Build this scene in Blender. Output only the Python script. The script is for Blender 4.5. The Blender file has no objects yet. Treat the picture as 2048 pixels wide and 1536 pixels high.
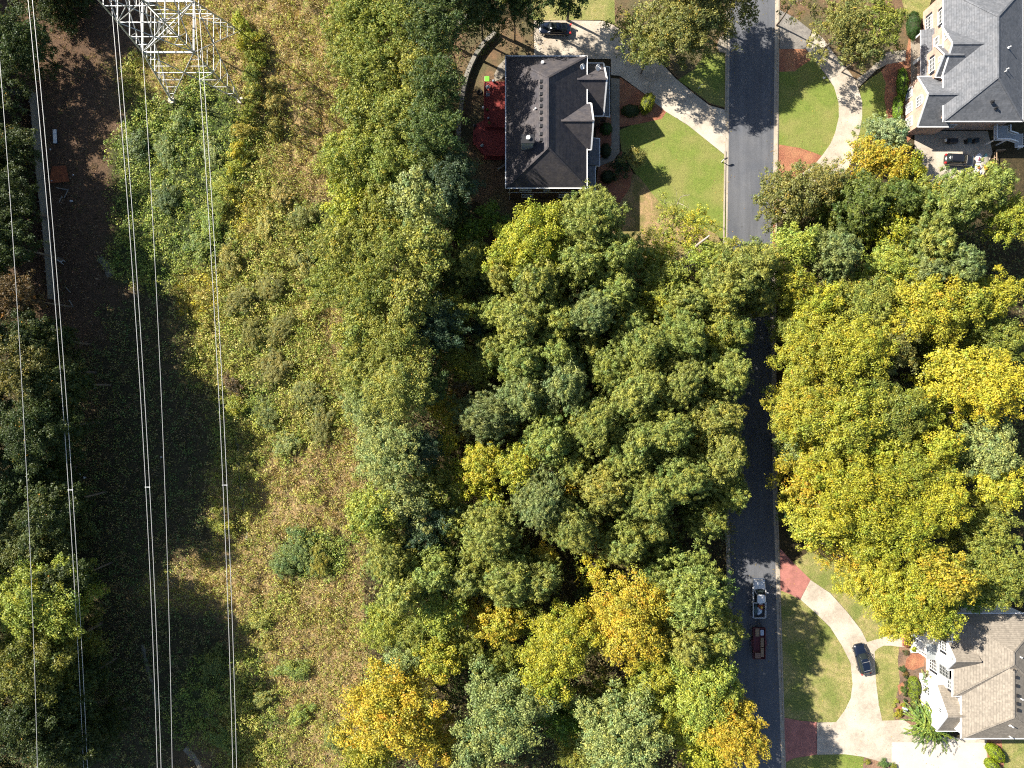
import bpy, bmesh, math, random
import numpy as np
from mathutils import Vector, Matrix

SC = bpy.context.scene
C = SC.collection
PI = math.pi
# ---------------------------------------------------------------- camera, sky, sun, exposure
H = 108.0            # drone height above the ground, metres
F = 1404.0           # focal length in photograph pixels (photograph is 2048 wide)
cam_d = bpy.data.cameras.new('camera')
cam_d.sensor_width = 36.0
cam_d.lens = 36.0 * F / 2048.0
cam_d.clip_start = 1.0
cam_d.clip_end = 3000.0
cam = bpy.data.objects.new('camera', cam_d)
cam.location = (0, 0, H)
cam.rotation_euler = (0, 0, 0)
C.objects.link(cam)
SC.camera = cam

SUN_EL = math.radians(37.0)
SH_ANG = math.radians(-27.0)          # direction in which shadows fall, from +X
sun_vec = Vector((-math.cos(SH_ANG) * math.cos(SUN_EL), -math.sin(SH_ANG) * math.cos(SUN_EL), math.sin(SUN_EL)))
w = bpy.data.worlds.new('World')
SC.world = w
w.use_nodes = True
nt = w.node_tree
nt.nodes.clear()
sky = nt.nodes.new('ShaderNodeTexSky')
sky.sky_type = 'NISHITA'
sky.sun_disc = False
sky.sun_elevation = SUN_EL
sky.sun_rotation = math.atan2(sun_vec.x, sun_vec.y)
bg = nt.nodes.new('ShaderNodeBackground')
bg.inputs['Strength'].default_value = 0.06
wo = nt.nodes.new('ShaderNodeOutputWorld')
nt.links.new(sky.outputs[0], bg.inputs[0])
nt.links.new(bg.outputs[0], wo.inputs[0])
sd = bpy.data.lights.new('sun', 'SUN')
sd.energy = 4.9
sd.angle = math.radians(0.53)
sd.color = (1.0, 0.93, 0.82)
so = bpy.data.objects.new('sun', sd)
so.rotation_euler = sun_vec.to_track_quat('Z', 'Y').to_euler()
so.location = (-60, 40, 80)
C.objects.link(so)
SC.view_settings.view_transform = 'Standard'
SC.view_settings.look = 'None'
SC.view_settings.exposure = 1.43
SC.view_settings.gamma = 1.0
SC.view_settings.use_curve_mapping = False
SC.cycles.max_bounces = 5
SC.cycles.diffuse_bounces = 3
SC.cycles.glossy_bounces = 2
SC.cycles.transmission_bounces = 3
SC.cycles.transparent_max_bounces = 4
SC.cycles.use_adaptive_sampling = True
SC.cycles.adaptive_threshold = 0.02
SC.cycles.use_denoising = False
SC.cycles.pixel_filter_type = 'BLACKMAN_HARRIS'
SC.cycles.filter_width = 1.15

rng = np.random.default_rng(11)
random.seed(5)

def W(px, py, z=0.0):
    """photograph pixel + height above ground -> world position"""
    s = (H - z) / F
    return Vector(((px - 1024.0) * s, (768.0 - py) * s, z))

def WG(px, py):
    v = W(px, py, 0)
    return (v.x, v.y)

# ---------------------------------------------------------------- object helpers
def tag(o, label=None, cat=None, group=None, kind=None):
    if label: o['label'] = label
    if cat: o['category'] = cat
    if group: o['group'] = group
    if kind: o['kind'] = kind
    return o

def link(name, data, parent=None):
    o = bpy.data.objects.new(name, data)
    C.objects.link(o)
    if parent is not None:
        o.parent = parent
    return o

def empty(name, loc, label, cat, group=None, rz=0.0):
    o = link(name, None)
    o.empty_display_size = 0.5
    o.location = loc
    o.rotation_euler = (0, 0, rz)
    return tag(o, label, cat, group)

class MB:
    """collects boxes, beams, tubes and polygons for ONE mesh"""
    def __init__(self):
        self.v = []; self.f = []
    def add(self, vs, fs):
        n = len(self.v)
        self.v += [tuple(x) for x in vs]
        self.f += [tuple(i + n for i in f) for f in fs]
        return self
    def box(self, x0, x1, y0, y1, z0, z1):
        return self.add([(x0, y0, z0), (x1, y0, z0), (x1, y1, z0), (x0, y1, z0), (x0, y0, z1), (x1, y0, z1), (x1, y1, z1), (x0, y1, z1)],
                        [(3, 2, 1, 0), (4, 5, 6, 7), (0, 1, 5, 4), (1, 2, 6, 5), (2, 3, 7, 6), (3, 0, 4, 7)])
    def beam(self, p, q, a, b=None, up=(0, 0, 1)):
        b = b or a
        p = Vector(p); q = Vector(q); d = (q - p).normalized(); u = Vector(up)
        if abs(d.dot(u)) > 0.98: u = Vector((1, 0, 0))
        s = d.cross(u).normalized(); t = s.cross(d).normalized()
        vs = []
        for c in (p, q):
            for (i, j) in ((-1, -1), (1, -1), (1, 1), (-1, 1)):
                vs.append(c + s * (a / 2 * i) + t * (b / 2 * j))
        return self.add(vs, [(3, 2, 1, 0), (4, 5, 6, 7), (0, 1, 5, 4), (1, 2, 6, 5), (2, 3, 7, 6), (3, 0, 4, 7)])
    def tube(self, pts, radii, n=7, caps=True):
        pts = [Vector(p) for p in pts]
        if not hasattr(radii, '__len__'): radii = [radii] * len(pts)
        rings = []
        for i, p in enumerate(pts):
            d = (pts[min(i + 1, len(pts) - 1)] - pts[max(i - 1, 0)]).normalized()
            u = Vector((0, 0, 1)) if abs(d.z) < 0.9 else Vector((1, 0, 0))
            s = d.cross(u).normalized(); t = s.cross(d).normalized()
            rings.append([p + (s * math.cos(2 * PI * k / n) + t * math.sin(2 * PI * k / n)) * radii[i] for k in range(n)])
        vs = [v for r in rings for v in r]; fs = []
        for i in range(len(pts) - 1):
            for k in range(n):
                a = i * n + k; b = i * n + (k + 1) % n
                fs.append((a, b, b + n, a + n))
        if caps:
            fs.append(tuple(range(n - 1, -1, -1))); m = (len(pts) - 1) * n
            fs.append(tuple(range(m, m + n)))
        return self.add(vs, fs)
    def cyl(self, c, r, z0, z1, n=14, r2=None):
        r2 = r if r2 is None else r2
        return self.tube([(c[0], c[1], z0), (c[0], c[1], z1)], [r, r2], n)
    def prism(self, poly, z0, z1):
        n = len(poly)
        vs = [(p[0], p[1], z0) for p in poly] + [(p[0], p[1], z1) for p in poly]
        ar = sum(poly[i][0] * poly[(i + 1) % n][1] - poly[(i + 1) % n][0] * poly[i][1] for i in range(n))
        top = tuple(range(n, 2 * n)); bot = tuple(range(n - 1, -1, -1))
        fs = [top, bot] + [(i, (i + 1) % n, (i + 1) % n + n, i + n) for i in range(n)]
        if ar < 0: fs = [tuple(reversed(f)) for f in fs]
        return self.add(vs, fs)
    def plate(self, pts, t=0.12):
        """flat polygon in space with thickness t below it"""
        pts = [Vector(p) for p in pts]; n = len(pts)
        nn = Vector((0, 0, 0))
        for i in range(n): nn += pts[i].cross(pts[(i + 1) % n])
        nn.normalize()
        if nn.z < 0: pts.reverse(); nn = -nn
        vs = pts + [p - nn * t for p in pts]
        return self.add(vs, [tuple(range(n)), tuple(range(2 * n - 1, n - 1, -1))] + [((i + 1) % n, i, i + n, (i + 1) % n + n) for i in range(n)])
    def mesh(self, name, mat, smooth=False):
        m = bpy.data.meshes.new(name)
        m.from_pydata(self.v, [], self.f)
        if mat: m.materials.append(mat)
        if smooth: m.polygons.foreach_set('use_smooth', [True] * len(m.polygons))
        m.update()
        return m
    def build(self, name, mat, parent=None, smooth=False, bevel=0):
        o = link(name, self.mesh(name, mat, smooth), parent)
        if bevel:
            bv = o.modifiers.new('b', 'BEVEL'); bv.width = bevel; bv.segments = 2; bv.limit_method = 'ANGLE'
        return o

def catmull(pts, n=6, closed=False):
    out = []; N = len(pts)
    rngi = range(N) if closed else range(N - 1)
    for i in rngi:
        if closed: p0, p1, p2, p3 = pts[(i - 1) % N], pts[i], pts[(i + 1) % N], pts[(i + 2) % N]
        else: p0, p1, p2, p3 = pts[max(i - 1, 0)], pts[i], pts[i + 1], pts[min(i + 2, N - 1)]
        for k in range(n):
            t = k / n
            out.append(tuple(0.5 * ((2 * b) + (-a + c) * t + (2 * a - 5 * b + 4 * c - d) * t * t + (-a + 3 * b - 3 * c + d) * t ** 3)
                             for a, b, c, d in zip(p0, p1, p2, p3)))
    if not closed: out.append(tuple(pts[-1]))
    return out

# ---------------------------------------------------------------- materials
def nmat(name):
    m = bpy.data.materials.new(name); m.use_nodes = True
    t = m.node_tree; t.nodes.clear()
    out = t.nodes.new('ShaderNodeOutputMaterial')
    return m, t, out

def node(t, typ, **kw):
    n = t.nodes.new(typ)
    for k, v in kw.items():
        if k in n.inputs: n.inputs[k].default_value = v
        else: setattr(n, k, v)
    return n

def mixc(t, fac, a, b, mode='MIX'):
    m = t.nodes.new('ShaderNodeMix'); m.data_type = 'RGBA'; m.blend_type = mode
    for sock, val in ((m.inputs[0], fac), (m.inputs[6], a), (m.inputs[7], b)):
        if hasattr(val, 'type') or hasattr(val, 'is_output'): t.links.new(val, sock)
        else: sock.default_value = val if not isinstance(val, tuple) else (tuple(val) + (1,))[:4]
    return m.outputs[2]

def ramp(t, fac, stops):
    r = t.nodes.new('ShaderNodeValToRGB')
    e = r.color_ramp.elements
    while len(e) < len(stops): e.new(0.5)
    for i, (p, c) in enumerate(stops):
        e[i].position = p; e[i].color = (tuple(c) + (1,))[:4] if isinstance(c, tuple) else (c, c, c, 1)
    t.links.new(fac, r.inputs[0])
    return r.outputs[0]

def surf(name, c1, c2=None, scale=1.0, rough=0.85, fine=None, fine_amt=0.25, bump=0.0, bscale=8.0, coords='Object', metallic=0.0, big=None, spec=0.3, coat=0.0):
    """two-colour noise material with optional fine grain, large patches and bump"""
    m, t, out = nmat(name)
    tc = node(t, 'ShaderNodeTexCoord'); co = tc.outputs[coords]
    if coords == 'World':
        pass
    c2 = c2 or tuple(x * 0.8 for x in c1)
    nz = node(t, 'ShaderNodeTexNoise', Scale=scale, Detail=5.0, Roughness=0.6); t.links.new(co, nz.inputs['Vector'])
    col = mixc(t, ramp(t, nz.outputs[0], [(0.35, 0.0), (0.65, 1.0)]), c1, c2)
    if big:
        nb = node(t, 'ShaderNodeTexNoise', Scale=big[0], Detail=3.0); t.links.new(co, nb.inputs['Vector'])
        col = mixc(t, ramp(t, nb.outputs[0], [(0.42, 0.0), (0.62, 1.0)]), col, big[1])
    if fine:
        nf = node(t, 'ShaderNodeTexNoise', Scale=fine, Detail=3.0, Roughness=0.7); t.links.new(co, nf.inputs['Vector'])
        g = ramp(t, nf.outputs[0], [(0.3, 1 - fine_amt), (0.7, 1 + fine_amt)])
        col = mixc(t, 1.0, col, g, 'MULTIPLY')
    p = node(t, 'ShaderNodeBsdfPrincipled', Roughness=rough, Metallic=metallic)
    p.inputs['Specular IOR Level'].default_value = spec
    if coat: p.inputs['Coat Weight'].default_value = coat; p.inputs['Coat Roughness'].default_value = 0.05
    t.links.new(col, p.inputs['Base Color'])
    if bump:
        nbm = node(t, 'ShaderNodeTexNoise', Scale=bscale, Detail=6.0, Roughness=0.7); t.links.new(co, nbm.inputs['Vector'])
        b = node(t, 'ShaderNodeBump', Strength=bump, Distance=0.1); t.links.new(nbm.outputs[0], b.inputs['Height'])
        t.links.new(b.outputs[0], p.inputs['Normal'])
    t.links.new(p.outputs[0], out.inputs[0])
    return m

def leaf_mat(name, trans=0.3, fixed=False):
    """leaf colour = object colour, varied by clump and leaf; alpha of the object colour = share of turned leaves"""
    m, t, out = nmat(name)
    a1 = node(t, 'ShaderNodeAttribute', attribute_name='tint')
    a2 = node(t, 'ShaderNodeAttribute', attribute_name='clump')
    if fixed:
        ac = node(t, 'ShaderNodeAttribute', attribute_name='col'); base = ac.outputs['Color']
        g = ramp(t, a1.outputs['Fac'], [(0.0, 0.7), (1.0, 1.4)])
        col = mixc(t, 1.0, base, g, 'MULTIPLY')
    else:
        oi = node(t, 'ShaderNodeObjectInfo'); base = oi.outputs['Color']
        g = ramp(t, a1.outputs['Fac'], [(0.0, 0.5), (1.0, 1.6)])
        col = mixc(t, 1.0, base, g, 'MULTIPLY')
        g2 = ramp(t, a2.outputs['Fac'], [(0.0, (0.62, 0.82, 0.95)), (0.5, (1.0, 1.0, 1.0)), (1.0, (1.36, 1.16, 0.8))])
        col = mixc(t, 1.0, col, g2, 'MULTIPLY')
        ma = node(t, 'ShaderNodeMath', operation='ADD'); t.links.new(a1.outputs['Fac'], ma.inputs[0]); t.links.new(a2.outputs['Fac'], ma.inputs[1])
        mb = node(t, 'ShaderNodeMath', operation='MULTIPLY'); t.links.new(ma.outputs[0], mb.inputs[0]); mb.inputs[1].default_value = 0.5
        mc = node(t, 'ShaderNodeMath', operation='ADD'); t.links.new(mb.outputs[0], mc.inputs[0]); t.links.new(oi.outputs['Alpha'], mc.inputs[1])
        f = ramp(t, mc.outputs[0], [(0.93, 0.0), (1.0, 0.85)])
        turned = mixc(t, a2.outputs['Fac'], (0.52, 0.36, 0.03), (0.50, 0.21, 0.03))
        col = mixc(t, f, col, turned)
    d = node(t, 'ShaderNodeBsdfDiffuse'); tr = node(t, 'ShaderNodeBsdfTranslucent')
    t.links.new(col, d.inputs[0])
    ct = mixc(t, 1.0, col, (1.25, 1.3, 0.6), 'MULTIPLY'); t.links.new(ct, tr.inputs[0])
    mx = node(t, 'ShaderNodeMixShader'); mx.inputs[0].default_value = trans
    t.links.new(d.outputs[0], mx.inputs[1]); t.links.new(tr.outputs[0], mx.inputs[2])
    gl = node(t, 'ShaderNodeBsdfGlossy', Roughness=0.5); gl.inputs[0].default_value = (0.9, 0.95, 1, 1)
    m2 = node(t, 'ShaderNodeMixShader'); m2.inputs[0].default_value = 0.018
    t.links.new(mx.outputs[0], m2.inputs[1]); t.links.new(gl.outputs[0], m2.inputs[2])
    t.links.new(m2.outputs[0], out.inputs[0])
    return m

def shingle_mat(name, c1, c2, course=0.15):
    m, t, out = nmat(name)
    geo = node(t, 'ShaderNodeNewGeometry'); tc = node(t, 'ShaderNodeTexCoord')
    sx = node(t, 'ShaderNodeSeparateXYZ'); t.links.new(geo.outputs['Position'], sx.inputs[0])
    # courses follow height, tabs follow the horizontal run
    dv = node(t, 'ShaderNodeMath', operation='DIVIDE'); t.links.new(sx.outputs[2], dv.inputs[0]); dv.inputs[1].default_value = course
    fr = node(t, 'ShaderNodeMath', operation='FRACT'); t.links.new(dv.outputs[0], fr.inputs[0])
    fl = node(t, 'ShaderNodeMath', operation='FLOOR'); t.links.new(dv.outputs[0], fl.inputs[0])
    cx = node(t, 'ShaderNodeCombineXYZ')
    mx = node(t, 'ShaderNodeMath', operation='FLOOR'); my = node(t, 'ShaderNodeMath', operation='FLOOR')
    for q, k in ((mx, 0), (my, 1)):
        ms = node(t, 'ShaderNodeMath', operation='MULTIPLY'); t.links.new(sx.outputs[k], ms.inputs[0]); ms.inputs[1].default_value = 4.0
        t.links.new(ms.outputs[0], q.inputs[0])
    t.links.new(mx.outputs[0], cx.inputs[0]); t.links.new(my.outputs[0], cx.inputs[1]); t.links.new(fl.outputs[0], cx.inputs[2])
    wn = node(t, 'ShaderNodeTexWhiteNoise'); t.links.new(cx.outputs[0], wn.inputs['Vector'])
    nz = node(t, 'ShaderNodeTexNoise', Scale=1.1, Detail=4.0); t.links.new(tc.outputs['Object'], nz.inputs['Vector'])
    col = mixc(t, ramp(t, nz.outputs[0], [(0.35, 0.0), (0.65, 1.0)]), c1, c2)
    g = ramp(t, wn.outputs[0], [(0.0, 0.84), (1.0, 1.16)])
    col = mixc(t, 1.0, col, g, 'MULTIPLY')
    ln = ramp(t, fr.outputs[0], [(0.0, 0.72), (0.22, 1.05), (1.0, 1.0)])
    col = mixc(t, 1.0, col, ln, 'MULTIPLY')
    p = node(t, 'ShaderNodeBsdfPrincipled', Roughness=0.9); p.inputs['Specular IOR Level'].default_value = 0.15
    t.links.new(col, p.inputs['Base Color'])
    b = node(t, 'ShaderNodeBump', Strength=0.6, Distance=0.02); t.links.new(fr.outputs[0], b.inputs['Height']); t.links.new(b.outputs[0], p.inputs['Normal'])
    t.links.new(p.outputs[0], out.inputs[0])
    return m

def brick_mat(name, c1, c2, mortar, sx=4.4, rough=0.9, plane='wall'):
    """bricks laid in world metres: run along the wall (x+y) and up z, or flat (x,y)"""
    m, t, out = nmat(name)
    geo = node(t, 'ShaderNodeNewGeometry'); s = node(t, 'ShaderNodeSeparateXYZ'); t.links.new(geo.outputs['Position'], s.inputs[0])
    cx = node(t, 'ShaderNodeCombineXYZ')
    if plane == 'wall':
        ad = node(t, 'ShaderNodeMath', operation='ADD'); t.links.new(s.outputs[0], ad.inputs[0]); t.links.new(s.outputs[1], ad.inputs[1])
        t.links.new(ad.outputs[0], cx.inputs[0]); t.links.new(s.outputs[2], cx.inputs[1])
    else:
        t.links.new(s.outputs[0], cx.inputs[0]); t.links.new(s.outputs[1], cx.inputs[1])
    bt = t.nodes.new('ShaderNodeTexBrick'); bt.inputs['Scale'].default_value = sx
    bt.inputs['Color1'].default_value = c1 + (1,); bt.inputs['Color2'].default_value = c2 + (1,); bt.inputs['Mortar'].default_value = mortar + (1,)
    bt.inputs['Mortar Size'].default_value = 0.02; bt.inputs['Bias'].default_value = 0.0
    bt.inputs['Brick Width'].default_value = 1.0; bt.inputs['Row Height'].default_value = 0.36 if plane == 'wall' else 0.5
    t.links.new(cx.outputs[0], bt.inputs['Vector'])
    nz = node(t, 'ShaderNodeTexNoise', Scale=0.7, Detail=5.0); t.links.new(geo.outputs['Position'], nz.inputs['Vector'])
    g = ramp(t, nz.outputs[0], [(0.3, 0.8), (0.7, 1.18)])
    col = mixc(t, 1.0, bt.outputs[0], g, 'MULTIPLY')
    p = node(t, 'ShaderNodeBsdfPrincipled', Roughness=rough); t.links.new(col, p.inputs['Base Color'])
    b = node(t, 'ShaderNodeBump', Strength=0.4, Distance=0.02); t.links.new(bt.outputs['Fac'], b.inputs['Height']); b.invert = True
    t.links.new(b.outputs[0], p.inputs['Normal'])
    t.links.new(p.outputs[0], out.inputs[0])
    return m

def plain(name, c, rough=0.5, metallic=0.0, spec=0.5, coat=0.0, scale=3.0, var=0.12):
    return surf(name, c, tuple(max(0, x * (1 - var)) for x in c), scale=scale, rough=rough, metallic=metallic, spec=spec, coat=coat)

M = {}
M['leaf'] = leaf_mat('leaf', 0.24)
M['needle'] = leaf_mat('needle', 0.2)
M['scrub'] = leaf_mat('scrub_leaf', 0.2, fixed=True)
M['bark'] = surf('bark', (0.13, 0.10, 0.08), (0.22, 0.19, 0.16), scale=3, fine=25, bump=0.5)
M['pale_bark'] = surf('pale_bark', (0.42, 0.37, 0.32), (0.28, 0.23, 0.19), scale=4, fine=25, bump=0.4)
def asphalt_mat():
    m, t, out = nmat('asphalt')
    geo = node(t, 'ShaderNodeNewGeometry'); P_ = geo.outputs['Position']
    def nz(scale, st=(1, 1, 1), det=5.0, rg=.6):
        mp = node(t, 'ShaderNodeMapping'); mp.inputs['Scale'].default_value = st; t.links.new(P_, mp.inputs['Vector'])
        n = node(t, 'ShaderNodeTexNoise', Scale=scale, Detail=det, Roughness=rg); t.links.new(mp.outputs[0], n.inputs['Vector']); return n.outputs[0]
    col = mixc(t, ramp(t, nz(.22), [(.35, 0.0), (.65, 1.0)]), (0.082, 0.088, 0.102), (0.110, 0.113, 0.122))
    col = mixc(t, 1.0, col, ramp(t, nz(1.0, (1, .06, 1)), [(.35, .84), (.65, 1.12)]), 'MULTIPLY')      # wheel tracks along the street
    col = mixc(t, 1.0, col, ramp(t, nz(9, det=3, rg=.8), [(.3, .74), (.7, 1.26)]), 'MULTIPLY')
    col = mixc(t, ramp(t, nz(.8, det=2), [(.69, 0.0), (.74, .65)]), col, (0.06, 0.06, 0.065))           # oil and patch stains
    w_ = t.nodes.new('ShaderNodeTexVoronoi'); w_.feature = 'DISTANCE_TO_EDGE'; w_.inputs['Scale'].default_value = .16
    mp = node(t, 'ShaderNodeMapping'); t.links.new(P_, mp.inputs['Vector']); nn = node(t, 'ShaderNodeTexNoise', Scale=.9, Detail=4.0); t.links.new(P_, nn.inputs['Vector'])
    mx = mixc(t, .12, mp.outputs[0], nn.outputs[1]); t.links.new(mx, w_.inputs['Vector'])
    col = mixc(t, ramp(t, w_.outputs['Distance'], [(.002, .3), (.007, 0.0)]), col, (0.07, 0.07, 0.075))  # sealed cracks
    p = node(t, 'ShaderNodeBsdfPrincipled', Roughness=.9); t.links.new(col, p.inputs['Base Color'])
    b = node(t, 'ShaderNodeBump', Strength=.25, Distance=.05); t.links.new(nz(30), b.inputs['Height']); t.links.new(b.outputs[0], p.inputs['Normal'])
    t.links.new(p.outputs[0], out.inputs[0]); return m
M['asphalt'] = asphalt_mat()
M['concrete'] = surf('concrete', (0.40, 0.345, 0.275), (0.31, 0.265, 0.21), scale=1.6, fine=7, fine_amt=0.16, bump=0.1, bscale=25, big=(0.3, (0.46, 0.41, 0.335)))
M['new_concrete'] = surf('new_concrete', (0.50, 0.455, 0.39), (0.45, 0.405, 0.345), scale=0.5, fine=14, fine_amt=0.05, bump=0.05, bscale=25)
M['old_concrete'] = surf('old_concrete', (0.30, 0.265, 0.21), (0.23, 0.20, 0.16), scale=1.2, fine=12, fine_amt=0.2, bump=0.2, bscale=25)
M['joint'] = surf('joint', (0.12, 0.10, 0.08), (0.08, 0.07, 0.05), scale=3)
M['curb'] = surf('curb_concrete', (0.36, 0.31, 0.24), (0.27, 0.23, 0.18), scale=1.4, fine=12, fine_amt=0.18)
M['gutter'] = surf('gutter_concrete', (0.40, 0.35, 0.28), (0.30, 0.26, 0.21), scale=0.9, fine=14, fine_amt=0.15)
M['lawn'] = surf('lawn', (0.125, 0.17, 0.026), (0.165, 0.20, 0.038), scale=1.2, fine=8, fine_amt=0.38, bump=0.8, bscale=12, big=(0.22, (0.20, 0.20, 0.055)))
M['dry_lawn'] = surf('dry_lawn', (0.20, 0.20, 0.055), (0.32, 0.265, 0.11), scale=1.4, fine=7, fine_amt=0.45, bump=1.0, bscale=12, big=(0.28, (0.15, 0.175, 0.04)))
M['mulch'] = surf('mulch', (0.33, 0.135, 0.075), (0.22, 0.085, 0.05), scale=6, fine=16, fine_amt=0.6, bump=1.0, bscale=14, big=(0.5, (0.36, 0.17, 0.09)))
M['bark_mulch'] = surf('bark_mulch', (0.17, 0.115, 0.08), (0.11, 0.075, 0.055), scale=5, fine=14, fine_amt=0.55, bump=1.0, bscale=14, big=(0.4, (0.27, 0.16, 0.10)))
M['litter'] = surf('pine_straw', (0.19, 0.115, 0.06), (0.11, 0.07, 0.04), scale=1.6, fine=9, fine_amt=0.5, bump=0.9, bscale=12, big=(0.25, (0.10, 0.085, 0.04)))
M['red_paver'] = brick_mat('red_paver', (0.38, 0.15, 0.12), (0.31, 0.12, 0.10), (0.20, 0.10, 0.08), 4.4, plane='flat')
M['grey_paver'] = brick_mat('grey_paver', (0.25, 0.23, 0.20), (0.17, 0.155, 0.14), (0.08, 0.07, 0.06), 4.4, plane='flat')
M['roof_brown'] = shingle_mat('roof_brown', (0.058, 0.055, 0.062), (0.085, 0.076, 0.076))
M['roof_grey'] = shingle_mat('roof_grey', (0.115, 0.122, 0.135), (0.145, 0.15, 0.162))
M['roof_tan'] = shingle_mat('roof_tan', (0.205, 0.18, 0.148), (0.24, 0.21, 0.172))
M['brick_dark'] = brick_mat('brick_dark', (0.13, 0.075, 0.055), (0.10, 0.06, 0.045), (0.16, 0.13, 0.11))
M['brick_pink'] = brick_mat('brick_pink', (0.46, 0.31, 0.24), (0.38, 0.24, 0.185), (0.48, 0.41, 0.35))
M['white_wall'] = plain('white_wall', (0.72, 0.71, 0.69), 0.8, var=0.05)
M['white'] = plain('white_trim', (0.75, 0.75, 0.74), 0.55, var=0.06)
M['siding'] = plain('grey_siding', (0.33, 0.34, 0.34), 0.8)
M['glass'] = plain('window_glass', (0.018, 0.024, 0.026), 0.1, spec=0.4)
M['shutter'] = plain('shutter', (0.02, 0.022, 0.03), 0.5)
M['black'] = plain('black_plastic', (0.02, 0.02, 0.022), 0.45)
M['rubber'] = plain('rubber', (0.02, 0.02, 0.02), 0.85)
M['metal'] = plain('galvanised', (0.42, 0.43, 0.43), 0.5, metallic=0.35, var=0.2)
M['wire'] = plain('aluminium_wire', (0.62, 0.61, 0.59), 0.4, metallic=0.25)
M['chrome'] = plain('chrome', (0.75, 0.76, 0.78), 0.15, metallic=1.0)
M['red_deck'] = surf('red_stain', (0.26, 0.045, 0.035), (0.18, 0.03, 0.028), scale=2, fine=14, fine_amt=0.3, rough=0.7)
M['fence_wood'] = surf('fence_wood', (0.26, 0.25, 0.22), (0.17, 0.165, 0.15), scale=4, fine=20, fine_amt=0.25)
M['straw'] = surf('pale_pine_straw', (0.34, 0.22, 0.12), (0.24, 0.19, 0.07), scale=1.6, fine=9, fine_amt=.45, bump=.9, bscale=12, big=(.5, (0.17, 0.15, 0.05)))
M['stone'] = surf('wall_stone', (0.25, 0.235, 0.20), (0.17, 0.155, 0.13), scale=2.5, fine=12, fine_amt=0.3, bump=0.4, bscale=10)
M['wood'] = surf('plank_wood', (0.34, 0.24, 0.16), (0.24, 0.17, 0.11), scale=3, fine=16, fine_amt=0.3)
M['footing'] = surf('footing_concrete', (0.62, 0.56, 0.47), (0.5, 0.44, 0.36), scale=3)
# ================================================================= GROUND
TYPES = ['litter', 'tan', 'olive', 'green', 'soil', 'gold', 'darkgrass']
GCOL = np.array([(0.06, 0.05, 0.028), (0.26, 0.20, 0.105), (0.16, 0.145, 0.055), (0.055, 0.075, 0.03), (0.105, 0.072, 0.05), (0.22, 0.18, 0.05), (0.065, 0.06, 0.035)])
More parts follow.
